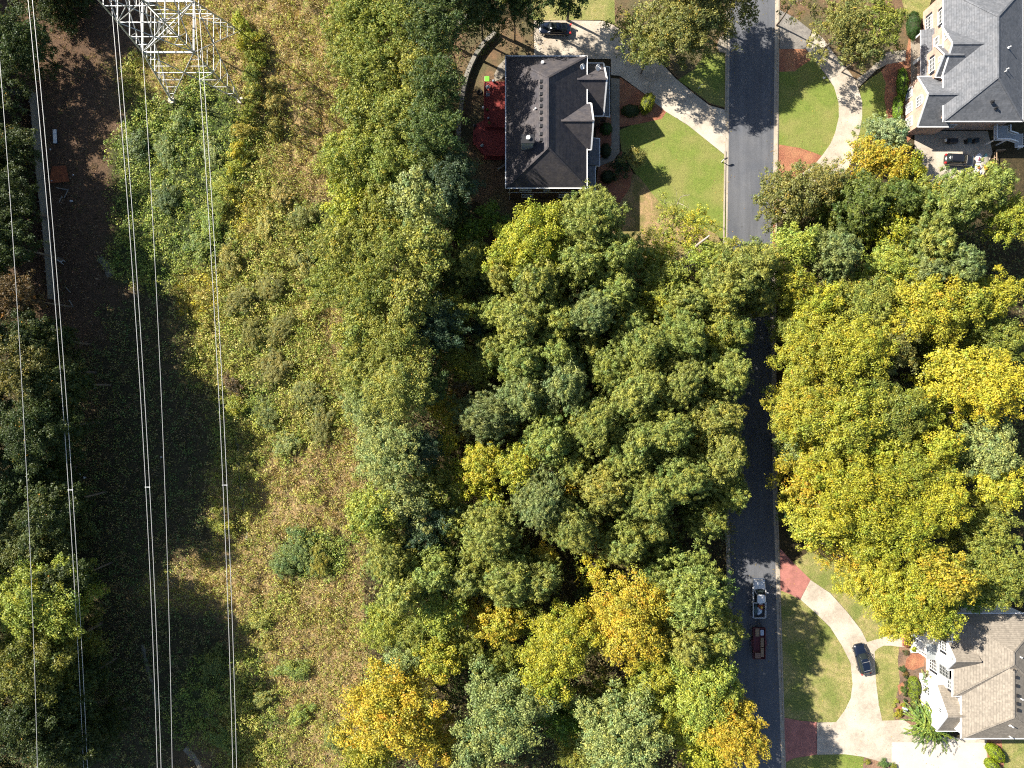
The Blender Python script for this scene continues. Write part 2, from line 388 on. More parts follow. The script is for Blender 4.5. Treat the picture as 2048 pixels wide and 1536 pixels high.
# soft map of what grows where: photograph x, y, radius x, radius y, type, weight
BL = [
 (600, 60, 90, 130, 1, 1.3), (560, 160, 60, 120, 1, 1.0), (645, 210, 45, 110, 1, 1.5), (400, 60, 90, 80, 1, 1.0), (330, 160, 60, 60, 1, 0.8), (470, 130, 40, 60, 1, .8),
 (400, 100, 50, 60, 5, .5), (250, 150, 60, 60, 2, 0.9), (590, 330, 70, 90, 1, 0.9), (560, 300, 60, 120, 2, 1.0), (640, 330, 50, 60, 1, 1.0),
 (370, 290, 120, 110, 3, 1.6), (300, 420, 110, 110, 3, 1.3), (430, 240, 60, 80, 3, 1.2), (260, 470, 80, 80, 3, 1.0), (380, 500, 80, 70, 3, 1.1),
 (120, 300, 90, 260, 4, 1.7), (190, 60, 90, 130, 4, 1.5), (170, 560, 70, 160, 4, 1.5), (60, 90, 80, 120, 4, 1.2), (215, 330, 30, 90, 4, .8),
 (400, 590, 50, 60, 5, 1.2), (500, 430, 60, 80, 5, 0.8), (560, 500, 70, 90, 2, 1.1), (500, 560, 90, 90, 2, 1.0),
 (590, 560, 60, 80, 2, 1.2), (500, 690, 110, 110, 2, 1.4), (560, 620, 60, 60, 2, 1.1), (650, 650, 45, 50, 1, 1.2), (620, 720, 60, 70, 2, 1.1), (650, 740, 40, 60, 1, 0.9),
 (560, 850, 90, 90, 2, 1.2), (520, 830, 60, 90, 3, 0.9), (620, 810, 70, 60, 2, 1.0),
 (640, 930, 90, 60, 1, 1.3), (560, 960, 90, 80, 1, 0.9), (590, 1010, 90, 60, 1, 1.2), (480, 1010, 60, 90, 1, 0.8), (520, 900, 60, 60, 2, .8),
 (600, 1110, 80, 60, 3, 1.4), (600, 1110, 60, 50, 5, .5), (420, 1140, 110, 60, 1, 1.3), (330, 1190, 100, 40, 1, 1.0), (500, 1130, 60, 90, 1, 1.1), (700, 1150, 30, 60, 1, 1.2),
 (640, 1230, 90, 80, 1, 1.2), (560, 1300, 90, 80, 1, 1.1), (660, 1330, 80, 90, 1, 1.0), (540, 1250, 60, 60, 2, .9), (600, 1400, 90, 80, 1, 1.0), (500, 1420, 50, 120, 2, 1.0),
 (620, 1500, 90, 80, 1, 1.0), (560, 1490, 60, 60, 2, 1.0), (420, 1470, 60, 60, 1, .7),
 (480, 960, 50, 90, 2, 1.2), (560, 1200, 60, 40, 2, 1.1), (640, 1270, 40, 60, 2, 1.2), (560, 1380, 50, 60, 3, 1.2), (640, 1420, 50, 50, 2, 1.3), (520, 1330, 30, 110, 3, .9), (620, 980, 40, 30, 2, 1.1), (460, 900, 40, 60, 3, 1.0), (580, 930, 40, 40, 3, .9), (690, 1240, 25, 60, 2, 1.0), (560, 1480, 60, 50, 3, 1.0),
 (640, 480, 50, 90, 3, 1.0), (480, 640, 70, 90, 3, 1.0), (590, 700, 60, 70, 3, .9), (540, 780, 60, 60, 3, 1.1), (440, 620, 40, 60, 5, .8), (620, 60, 40, 60, 2, .8), (560, 300, 30, 60, 5, .7), (500, 1060, 40, 50, 2, 1.0),
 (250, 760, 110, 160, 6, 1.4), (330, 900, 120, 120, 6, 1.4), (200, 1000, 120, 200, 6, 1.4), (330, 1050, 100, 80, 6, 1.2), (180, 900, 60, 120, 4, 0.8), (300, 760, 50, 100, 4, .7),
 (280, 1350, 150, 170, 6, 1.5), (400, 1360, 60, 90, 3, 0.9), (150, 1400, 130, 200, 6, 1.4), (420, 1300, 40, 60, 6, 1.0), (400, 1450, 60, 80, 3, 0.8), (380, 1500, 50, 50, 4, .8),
]
BLA = np.array(BL)

def vnoise(x, y, s, seed=0):
    """smooth value noise on arrays, roughly -1..1"""
    r = np.random.default_rng(1000 + seed); G = r.random((256, 256)) * 2 - 1
    xs = x / s + 37.3; ys = y / s + 91.7
    xi = np.floor(xs).astype(int); yi = np.floor(ys).astype(int)
    fx = xs - xi; fy = ys - yi
    fx = fx * fx * (3 - 2 * fx); fy = fy * fy * (3 - 2 * fy)
    g = lambda a, b: G[a % 256, b % 256]
    return (g(xi, yi) * (1 - fx) + g(xi + 1, yi) * fx) * (1 - fy) + (g(xi, yi + 1) * (1 - fx) + g(xi + 1, yi + 1) * fx) * fy

def fbm(x, y, s, seed=0, o=4):
    a = 1.0; t = 0; n = 0
    for k in range(o):
        t = t + a * vnoise(x, y, s / 2 ** k, seed + k * 7); n += a; a *= 0.55
    return t / n

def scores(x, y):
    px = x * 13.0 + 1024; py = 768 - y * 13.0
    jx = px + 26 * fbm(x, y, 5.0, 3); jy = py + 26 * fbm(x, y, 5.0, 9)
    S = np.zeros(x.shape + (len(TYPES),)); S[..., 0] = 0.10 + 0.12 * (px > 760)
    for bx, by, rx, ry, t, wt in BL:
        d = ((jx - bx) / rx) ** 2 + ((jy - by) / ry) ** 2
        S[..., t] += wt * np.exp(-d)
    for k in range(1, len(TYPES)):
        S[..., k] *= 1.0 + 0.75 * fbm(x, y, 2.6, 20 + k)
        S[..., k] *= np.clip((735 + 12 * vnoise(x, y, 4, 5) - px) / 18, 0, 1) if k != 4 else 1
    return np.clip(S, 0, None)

def ground_z(x, y):
    scr = np.clip((-24.0 - x) / 8.0, 0, 1)
    m_ = np.clip((x + 56) / 10.0, 0, 1)
    return -0.06 + scr * ((0.2 + .75 * m_) * fbm(x, y, 5.0, 50) + (0.1 + .25 * m_) * fbm(x, y, 1.8, 60))

def axis(lo, hi, step, far):
    a = list(np.arange(lo, hi + 1e-6, step)); e = []; d = step; p = hi
    while p < far: d *= 1.5; p += d; e.append(p)
    b = []; d = step; p = lo
    while p > -far: d *= 1.5; p -= d; b.append(p)
    return np.array(b[::-1] + a + e)

xs = axis(-86, 86, 0.42, 900); ys = axis(-66, 66, 0.42, 900)
X, Y = np.meshgrid(xs, ys, indexing='ij')
Z = ground_z(X, Y)
S = scores(X, Y) ** 2.2
S /= S.sum(-1, keepdims=True)
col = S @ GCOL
far = (np.abs(X) > 90) | (np.abs(Y) > 70)
col[far] = (0.10, 0.10, 0.045)
nx, ny = X.shape
me = bpy.data.meshes.new('ground')
vv = np.stack([X, Y, Z], -1).reshape(-1, 3)
me.vertices.add(len(vv)); me.vertices.foreach_set('co', vv.ravel())
ii = (np.arange(nx - 1)[:, None] * ny + np.arange(ny - 1)[None, :]).ravel()
q = np.stack([ii, ii + ny, ii + ny + 1, ii + 1], -1)
me.loops.add(q.size); me.loops.foreach_set('vertex_index', q.ravel())
me.polygons.add(len(q)); me.polygons.foreach_set('loop_start', np.arange(0, q.size, 4))
ca = me.attributes.new('col', 'FLOAT_COLOR', 'POINT')
ca.data.foreach_set('color', np.concatenate([col.reshape(-1, 3), np.ones((len(vv), 1))], 1).ravel())
me.update(calc_edges=True); me.validate()
me.polygons.foreach_set('use_smooth', [True] * len(me.polygons))
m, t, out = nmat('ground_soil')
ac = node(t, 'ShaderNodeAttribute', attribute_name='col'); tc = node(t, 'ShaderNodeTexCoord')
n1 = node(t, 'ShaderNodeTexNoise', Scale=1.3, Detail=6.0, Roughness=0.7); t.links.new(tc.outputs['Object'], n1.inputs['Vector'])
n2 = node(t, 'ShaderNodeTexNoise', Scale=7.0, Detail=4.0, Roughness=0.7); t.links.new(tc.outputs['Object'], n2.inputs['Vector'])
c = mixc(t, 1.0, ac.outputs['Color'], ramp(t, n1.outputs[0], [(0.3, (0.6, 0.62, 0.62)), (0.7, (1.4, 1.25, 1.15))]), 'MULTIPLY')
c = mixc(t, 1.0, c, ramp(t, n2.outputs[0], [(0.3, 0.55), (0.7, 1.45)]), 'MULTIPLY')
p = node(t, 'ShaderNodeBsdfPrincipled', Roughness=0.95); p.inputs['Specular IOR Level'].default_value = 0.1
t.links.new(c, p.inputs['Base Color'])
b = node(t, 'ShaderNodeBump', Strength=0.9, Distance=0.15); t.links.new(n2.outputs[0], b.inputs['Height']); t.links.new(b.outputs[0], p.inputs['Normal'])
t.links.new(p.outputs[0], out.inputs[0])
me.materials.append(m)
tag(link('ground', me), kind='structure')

def grow(poly, d):
    n = len(poly); ar = sum(poly[i][0] * poly[(i + 1) % n][1] - poly[(i + 1) % n][0] * poly[i][1] for i in range(n)); s = 1 if ar > 0 else -1
    out_ = []
    for i in range(n):
        p, q, r_ = Vector(poly[i - 1]), Vector(poly[i]), Vector(poly[(i + 1) % n])
        a = (q - p).normalized(); b = (r_ - q).normalized()
        n1 = Vector((a.y, -a.x)) * s; n2 = Vector((b.y, -b.x)) * s; m_ = (n1 + n2)
        m_ = m_ / max(m_.length_squared, 0.35) * 2
        v_ = q + m_ * d * (1.0 if m_.length < 1.8 else 1.8 / m_.length); out_.append((v_.x, v_.y))
    return out_
def sheet(name, pts, mat, z, z0=None, smooth=False, closed=True, kind='structure'):
    if smooth: pts = catmull(pts, 5, closed=True)
    poly = grow([WG(*p) for p in pts], 0.17)
    o = MB().prism(poly, z - 0.03 if z0 is None else z0, z).build(name, mat)
    return tag(o, kind=kind)

# ---- road: straight street with a slight bend, gutters and kerbs
RE = [(1559, -260), (1558, 0), (1555, 300), (1551.5, 560), (1551.5, 800), (1554, 1000), (1558, 1100), (1562, 1250), (1571, 1536), (1580, 1800)]
RE = catmull(RE, 6)
def off(dx): return [(x + dx, y) for x, y in RE]
WID = 106
rp = off(-7) + off(-WID + 7)[::-1]
tag(MB().prism([WG(*p) for p in rp], -0.03, 0.02).build('road', M['asphalt']), kind='structure')
gut = link('gutter', None); 
tag(MB().prism([WG(*p) for p in off(-2.2) + off(-8)[::-1]], -0.03, 0.028).build('gutter', M['gutter']), kind='structure')
bpy.data.objects.remove(gut)
tag(MB().prism([WG(*p) for p in off(-WID + 8) + off(-WID + 2.2)[::-1]], -0.03, 0.028).build('gutter', M['gutter']), kind='structure')

def kerb(dx0, dx1, gaps):
    base = tag(MB().prism([WG(*p) for p in off(dx1 - 0.3) + off(dx0 + 0.3)[::-1]], -0.1, 0.012).build('kerb', M['joint']), kind='structure')
    # walk the line in 3.05 m steps
    pts = [Vector((WG(x, y)[0], WG(x, y)[1], 0)) for x, y in RE]
    def at_y(yw):
        for a, b in zip(pts[:-1], pts[1:]):
            if b.y <= yw <= a.y: return a.lerp(b, (a.y - yw) / (a.y - b.y)).x
        return pts[-1].x
    y = 66.0
    while y > -66:
        y1 = y - 3.02
        pyc = 768 - (y + y1) / 2 * 13
        low = any(g0 < pyc < g1 for g0, g1 in gaps)
        mb = MB(); xa, xb = at_y(y - 0.012), at_y(y1 + 0.012)
        h = 0.05 if low else 0.15
        mb.prism([(xa + dx0 / 13, y - 0.012), (xb + dx0 / 13, y1 + 0.012), (xb + dx1 / 13, y1 + 0.012), (xa + dx1 / 13, y - 0.012)], 0.0, h)
        mb.build('kerb_segment', M['curb'], base)
        y = y1
    return base
kerb(-2.2, 0.6, [(15, 100), (1090, 1190), (1430, 1525)])
kerb(-WID - 0.6, -WID + 2.2, [(215, 315)])

# ---- slabs of a driveway: one base with recessed joints and each slab a piece of its own
def slabs(name, pts, cuts, mat, z=0.05, smooth=False):
    if smooth: pts = catmull(pts, 4, closed=True)
    poly = [WG(*p) for p in pts]
    base = tag(MB().prism(poly, -0.08, z - 0.045).build(name, M['joint']), kind='structure')
    bm = bmesh.new()
    f = bm.faces.new([bm.verts.new((x, y, 0)) for x, y in poly]); bm.normal_update()
    if f.normal.z < 0: bmesh.ops.reverse_faces(bm, faces=[f])
    bmesh.ops.triangulate(bm, faces=bm.faces[:])
    for (a, b) in cuts:
        A = Vector(WG(*a)).to_3d(); B = Vector(WG(*b)).to_3d(); d = B - A
        nrm = Vector((-d.y, d.x, 0)).normalized()
        bmesh.ops.bisect_plane(bm, geom=bm.faces[:] + bm.edges[:] + bm.verts[:], plane_co=A, plane_no=nrm)
        tol = 1e-4
        eds = [e for e in bm.edges if abs((e.verts[0].co - A).dot(nrm)) < tol and abs((e.verts[1].co - A).dot(nrm)) < tol]
        bmesh.ops.split_edges(bm, edges=eds)
    # merge triangles of one island back to a polygon
    seen = set(); isl = []
    for f in bm.faces:
        if f in seen: continue
        st = [f]; seen.add(f); cur = []
        while st:
            g = st.pop(); cur.append(g)
            for e in g.edges:
                for h in e.link_faces:
                    if h not in seen: seen.add(h); st.append(h)
        isl.append(cur)
    for cur in isl:
        area = sum(f.calc_area() for f in cur)
        if area < 0.15: continue
        nb = bmesh.new(); vm = {}
        for f in cur:
            vs = []
            for v in f.verts:
                if v not in vm: vm[v] = nb.verts.new(v.co)
                vs.append(vm[v])
            nb.faces.new(vs)
        bmesh.ops.dissolve_limit(nb, angle_limit=0.01, verts=nb.verts[:], edges=nb.edges[:])
        for f in nb.faces:
            if f.normal.z < 0: f.normal_flip()
        bmesh.ops.inset_region(nb, faces=nb.faces[:], thickness=0.034, use_even_offset=True)
        # drop the rim
        rim = [f for f in nb.faces if any(len(e.link_faces) == 1 for e in f.edges)]
        if len(rim) < len(nb.faces): bmesh.ops.delete(nb, geom=rim, context='FACES')
        ext = bmesh.ops.extrude_face_region(nb, geom=nb.faces[:])
        vs = [g for g in ext['geom'] if isinstance(g, bmesh.types.BMVert)]
        dz = random.uniform(-0.006, 0.006)
        for v in nb.verts: v.co.z = 0.0
        for v in vs: v.co.z = z + dz
        bmesh.ops.recalc_face_normals(nb, faces=nb.faces[:])
        mm = bpy.data.meshes.new('slab'); nb.to_mesh(mm); nb.free(); mm.materials.append(mat)
        link('slab', mm, base)
    bm.free()
    return base

# left house: drive sweeping down from the garage court to the street
DRV1 = [(1068, 42), (1130, 41), (1205, 42), (1226, 50), (1262, 74), (1319, 122), (1350, 156), (1387, 187), (1419, 211), (1451, 220),
        (1451, 311), (1410, 278), (1375, 250), (1331, 223), (1284, 184), (1240, 152), (1222, 150), (1222, 118), (1068, 118)]
slabs('driveway', DRV1, [((1163, 0), (1163, 200)), ((1060, 90), (1240, 96)), ((1225, 200), (1240, 20)), ((1255, 190), (1300, 60)), ((1300, 230), (1345, 130)), ((1340, 260), (1392, 160)), ((1385, 300), (1428, 190)), ((1115, 0), (1115, 200)), ((1200, 110), (1420, 290))], M['concrete'])
slabs('walkway', [(1222, 156), (1239, 158), (1239, 305), (1226, 322), (1197, 333), (1196, 322), (1214, 306), (1223, 290)],
      [((1210, y), (1245, y)) for y in (176, 196, 216, 236, 256, 276, 296)], M['old_concrete'])
slabs('walkway', [(1011, 118), (1012, 150), (1003, 158), (990, 163), (988, 150), (996, 132)], [((980, 145), (1015, 142))], M['old_concrete'])
sheet('lawn', [(1331, 226), (1375, 253), (1410, 281), (1449, 313), (1450, 475), (1395, 476), (1335, 440), (1290, 372), (1262, 330), (1245, 300), (1241, 262), (1278, 246)], M['lawn'], 0.035)
sheet('mulch_bed', [(1241, 158), (1283, 187), (1330, 224), (1322, 236), (1276, 246), (1240, 252)], M['mulch'], 0.04)
sheet('mulch_bed', [(1199, 232), (1221, 232), (1221, 300), (1206, 312), (1196, 318), (1190, 300)], M['mulch'], 0.032)
sheet('mulch_bed', [(1198, 335), (1226, 326), (1243, 306), (1255, 330), (1268, 356), (1276, 384), (1262, 404), (1240, 412), (1192, 392)], M['mulch'], 0.028)
sheet('straw_patch', catmull([(1268, 350), (1290, 372), (1310, 398), (1340, 428), (1380, 452), (1430, 470), (1440, 500), (1380, 520), (1300, 520), (1240, 490), (1225, 440), (1246, 400), (1262, 376)], 4, True), M['straw'], 0.04)
sheet('verge', [(1270, 74), (1319, 116), (1352, 151), (1388, 182), (1420, 206), (1449, 214), (1449, -60), (1230, -60), (1232, 46)], M['litter'], 0.03)
sheet('lawn', [(1360, 160), (1392, 183), (1420, 204), (1448, 212), (1448, 105), (1412, 110), (1390, 140)], M['lawn'], 0.036)
sheet('verge', [(1068, 38), (1205, 38), (1228, 46), (1252, 62), (1256, -60), (1062, -60)], M['dry_lawn'], 0.0235)
sheet('catch_basin', [(1436, 92), (1440, 78), (1450, 72), (1450, 104), (1440, 103)], M['old_concrete'], 0.17)
sheet('yard', [(905, 60), (1062, 30), (1066, 118), (1010, 122), (1010, 385), (1150, 405), (1100, 450), (1010, 430), (950, 400), (935, 330), (922, 300), (925, 200)], M['litter'], -0.005)

# right top house: paved apron, curved drive, lawns, mulch
slabs('paved_apron', [(1559, 20), (1590, 36), (1623, 62), (1610, 98), (1559, 98)], [((1550, 58), (1640, 58)), ((1590, 10), (1590, 110))], M['grey_paver'])
ARC = [(1625, 62), (1644, 75), (1665, 104), (1696, 141), (1711, 161), (1724, 203), (1724, 234), (1720, 260), (1713, 290), (1700, 330), (1670, 372), (1620, 410), (1560, 430),
       (1558, 380), (1600, 350), (1628, 330), (1645, 310), (1660, 289), (1670, 266), (1677.5, 234), (1677, 206), (1668, 174), (1649, 146), (1626, 118), (1612, 98)]
slabs('driveway', ARC, [((1640, 150), (1700, 90)), ((1660, 175), (1730, 150)), ((1670, 197), (1740, 176)), ((1660, 233), (1740, 238)), ((1650, 278), (1740, 296)), ((1640, 308), (1720, 352)), ((1600, 330), (1640, 420))], M['concrete'])
slabs('walkway', [(1711, 160), (1740, 138), (1761, 115), (1774, 104), (1811, 100), (1811, 122), (1774, 129), (1753, 140), (1718, 174)], [((1750, 110), (1770, 145)), ((1722, 140), (1745, 165)), ((1791, 90), (1791, 140))], M['old_concrete'])
slabs('parking_pad', [(1829, 262), (1975, 262), (1985, 305), (1967, 349), (1930, 390), (1876, 392), (1850, 350), (1829, 300)],
      [((1880, 250), (1878, 420)), ((1930, 250), (1932, 420)), ((1820, 305), (2000, 306)), ((1820, 349), (2000, 350))], M['concrete'])
LAW2 = [(1559, 146), (1590, 145), (1604, 134), (1626, 120), (1647, 148), (1666, 176), (1675, 206), (1675.5, 234), (1668, 266), (1658, 289), (1643, 309), (1625, 302), (1600, 294), (1559, 287)]
sheet('lawn', LAW2, M['lawn'], 0.035)
sheet('mulch_bed', [(1559, 99), (1612, 99), (1626, 119), (1604, 135), (1590, 146), (1559, 147)], M['mulch'], 0.03)
sheet('mulch_bed', [(1557, 288), (1600, 293), (1625, 301), (1643, 310), (1625, 332), (1598, 350), (1556, 380), (1552, 470), (1580, 500), (1546, 500)], M['mulch'], 0.03)
sheet('lawn', [(1721, 177), (1740, 160), (1761, 146), (1769, 167), (1766, 198), (1770, 219), (1770, 237), (1745, 262), (1715, 288), (1722, 260), (1726, 234), (1726, 203)], M['lawn'], 0.035)
sheet('mulch_bed', [(1761, 147), (1775, 131), (1812, 124), (1822, 60), (1860, 60), (1862, 160), (1832, 260), (1800, 300), (1715, 300), (1716, 288), (1745, 263), (1771, 238), (1771, 219), (1767, 198), (1770, 167)], M['mulch'], 0.028)
sheet('verge', [(1625, 60), (1645, 72), (1668, 103), (1712, 158), (1740, 135), (1774, 102), (1815, 98), (1820, 60), (1790, -60), (1560, -60), (1560, 18)], M['litter'], 0.026)
sheet('lawn', [(1790, -60), (1820, 55), (1850, 30), (1880, -60)], M['dry_lawn'], 0.032)

# right bottom house
slabs('paved_apron', [(1559.5, 1096), (1588, 1127), (1621, 1159), (1600, 1199), (1580, 1188), (1561, 1181)], [((1550, 1140), (1640, 1140)), ((1589, 1100), (1589, 1220))], M['red_paver'])
slabs('paved_apron', [(1568, 1435), (1600, 1441), (1633, 1444), (1633, 1509), (1588, 1516), (1571, 1525)], [((1550, 1478), (1640, 1478)), ((1600, 1420), (1602, 1530))], M['red_paver'])
ARC3 = [(1621, 1160), (1660, 1186), (1695, 1225), (1722, 1260), (1734, 1284), (1741, 1282), (1762, 1276), (1784, 1269), (1800, 1268), (1846, 1276), (1846, 1296), (1796, 1293), (1782, 1291), (1767, 1291), (1755, 1297), (1749, 1303),
        (1750, 1331), (1752, 1367), (1758, 1412), (1764, 1441), (1808, 1440), (1850, 1470), (1973, 1480), (1976, 1545), (1800, 1538), (1767, 1525), (1725, 1513), (1689, 1508), (1634, 1509), (1634, 1445),
        (1672, 1444), (1689, 1421), (1701, 1397), (1705, 1367), (1701, 1326), (1683, 1290), (1660, 1254), (1630, 1225), (1601, 1199)]
slabs('driveway', ARC3, [((1640, 1240), (1670, 1170)), ((1660, 1270), (1710, 1220)), ((1680, 1290), (1745, 1262)), ((1690, 1330), (1760, 1316)), ((1695, 1372), (1760, 1366)), ((1690, 1408), (1770, 1412)),
      ((1600, 1444), (1830, 1446)), ((1690, 1440), (1688, 1540)), ((1756, 1446), (1754, 1540)), ((1741, 1305), (1752, 1250)), ((1791, 1250), (1792, 1300))], M['concrete'])
slabs('concrete_pad', [(1783, 1484), (1828, 1484), (1972, 1485), (1975, 1600), (1783, 1600)], [((1845, 1470), (1845, 1620)), ((1905, 1470), (1905, 1620))], M['new_concrete'], z=0.062)
sheet('lawn', [(1564, 1184), (1580, 1190), (1600, 1201), (1629, 1227), (1658, 1256), (1681, 1291), (1699, 1327), (1703, 1367), (1699, 1396), (1687, 1420), (1671, 1442), (1633, 1442), (1600, 1439), (1570, 1433)], M['dry_lawn'], 0.035)
sheet('lawn', [(1588, 1125), (1622, 1158), (1662, 1184), (1697, 1223), (1724, 1258), (1736, 1282), (1762, 1274), (1784, 1267), (1800, 1230), (1720, 1150), (1620, 1105)], M['dry_lawn'], 0.034)
sheet('lawn', [(1751, 1303), (1757, 1298), (1767, 1293), (1796, 1295), (1793, 1320), (1797, 1360), (1790, 1395), (1784, 1420), (1787, 1440), (1766, 1440), (1760, 1412), (1754, 1367), (1752, 1331)], M['dry_lawn'], 0.036)
sheet('mulch_bed', [(1796, 1295), (1850, 1297), (1850, 1470), (1810, 1440), (1787, 1440), (1784, 1420), (1790, 1395), (1797, 1360), (1793, 1320)], M['bark_mulch'], 0.03)
sheet('mulch_patch', [(1815, 1318), (1828, 1306), (1846, 1310), (1846, 1330), (1826, 1338), (1812, 1334)], M['mulch'], 0.045, 0.02)
sheet('mulch_patch', [(1797, 1372), (1806, 1366), (1808, 1378), (1800, 1386)], M['mulch'], 0.045, 0.02)
sheet('mulch_patch', [(1793, 1418), (1803, 1411), (1810, 1415), (1800, 1424)], M['mulch'], 0.045, 0.02)
sheet('lawn', [(1571, 1527), (1590, 1517), (1634, 1511), (1689, 1510), (1725, 1516), (1718, 1600), (1572, 1600)], M['lawn'], 0.034)
sheet('mulch_bed', [(1726, 1516), (1767, 1527), (1800, 1540), (1800, 1600), (1718, 1600)], M['bark_mulch'], 0.03)
sheet('lawn', [(2003, 1460), (2120, 1460), (2120, 1600), (1990, 1600), (2010, 1530)], M['dry_lawn'], 0.034)
sheet('mulch_bed', [(1974, 1470), (2003, 1470), (2010, 1530), (1995, 1600), (1976, 1600)], M['mulch'], 0.03)
# pale drainage swale and washed gravel seen in the clearing
def swale(name, pts, w, mat, z=0.28):
    P = [Vector(WG(*p)) for p in catmull(pts, 5)]
    vs = []; fs = []
    for i, p in enumerate(P):
        d = (P[min(i + 1, len(P) - 1)] - P[max(i - 1, 0)]).normalized(); n = Vector((-d.y, d.x)) * w * random.uniform(0.3, 0.6)
        for k in (-1, -.5, 0, .5, 1):
            q_ = p + n * k; zz = float(ground_z(np.array([q_.x]), np.array([q_.y]))[0]); vs.append((q_.x, q_.y, zz + (.06 if abs(k) < 1 else -.05)))
        if i:
            for k in range(4): a = 5 * (i - 1) + k; fs.append((a, a + 1, a + 6, a + 5))
    o = MB().add(vs, fs).build(name, mat, smooth=True); bm = bmesh.new(); bm.from_mesh(o.data); bmesh.ops.recalc_face_normals(bm, faces=bm.faces[:]); bm.to_mesh(o.data); bm.free()
    if o.data.polygons[0].normal.z < 0: o.data.flip_normals()
    tag(o, kind='structure')
M['pale_dirt'] = surf('pale_dirt', (0.24, 0.22, 0.17), (0.12, 0.11, 0.075), scale=2.2, fine=6, fine_amt=0.5, bump=0.6)
swale('dirt_path', [(470, 862), (477, 905), (481, 950), (487, 1005), (493, 1080)], 0.55, M['pale_dirt'])
swale('dirt_path', [(284, 1290), (292, 1330), (306, 1375), (316, 1420)], 0.8, M['pale_dirt'])
swale('dirt_path', [(370, 1496), (392, 1520), (415, 1560)], 1.3, M['pale_dirt'])
swale('gravel_patch', [(198, 516), (210, 530), (222, 552)], 1.6, M['pale_dirt'], 0.22)
# ================================================================= FOLIAGE BUILDERS
def unit(v):
    return v / np.maximum(np.linalg.norm(v, axis=1, keepdims=True), 1e-9)

def cards(c, n, L, Wd, r, fold=0.0, along=None):
    """diamond leaf cards: centres c, normals n, length L, width Wd"""
    N = len(c)
    a = r.normal(size=(N, 3)) if along is None else along + 0.35 * r.normal(size=(N, 3))
    t = unit(np.cross(n, a)) if along is None else unit(a)
    b = unit(np.cross(n, t))
    L = np.broadcast_to(L, (N,))[:, None]; Wd = np.broadcast_to(Wd, (N,))[:, None]
    v = np.stack([c - t * L * 0.5, c + b * Wd * 0.5 - t * L * 0.08, c + t * L * 0.5 + n * L * fold, c - b * Wd * 0.5 - t * L * 0.08], 1)
    return v.reshape(-1, 3)

def quad_mesh(name, v, mat, tint=None, clump=None, col=None):
    N = len(v) // 4
    m = bpy.data.meshes.new(name)
    m.vertices.add(N * 4); m.vertices.foreach_set('co', v.astype(np.float32).ravel())
    m.loops.add(N * 4); m.loops.foreach_set('vertex_index', np.arange(N * 4))
    m.polygons.add(N); m.polygons.foreach_set('loop_start', np.arange(0, N * 4, 4))
    for nm, a in (('tint', tint), ('clump', clump)):
        if a is not None:
            at = m.attributes.new(nm, 'FLOAT', 'FACE'); at.data.foreach_set('value', a.astype(np.float32))
    if col is not None:
        at = m.attributes.new('col', 'FLOAT_COLOR', 'FACE')
        at.data.foreach_set('color', np.concatenate([col, np.ones((N, 1))], 1).astype(np.float32).ravel())
    m.update(calc_edges=True)
    m.materials.append(mat)
    return m

def clump_cards(cc, cr, per, L, Wd, r, flat=0.75, out=0.75, up=0.35, shell=0.35):
    """cards on clump spheres cc with radii cr; returns verts, clump index"""
    K = len(cc)
    idx = np.repeat(np.arange(K), per)
    d = unit(r.normal(size=(len(idx), 3)))
    d[:, 2] = np.where(d[:, 2] < -0.35, -d[:, 2], d[:, 2])
    rad = cr[idx] * (1.25 - (shell + .3) * r.random(len(idx)) ** .8)
    p = cc[idx] + d * rad[:, None] * np.array([1, 1, flat])
    n = unit(d * out + np.array([0, 0, up]) + 0.42 * r.normal(size=d.shape))
    v = cards(p, n, L * r.uniform(0.7, 1.3, len(idx)), Wd * r.uniform(0.7, 1.3, len(idx)), r, fold=0.12)
    return v, idx

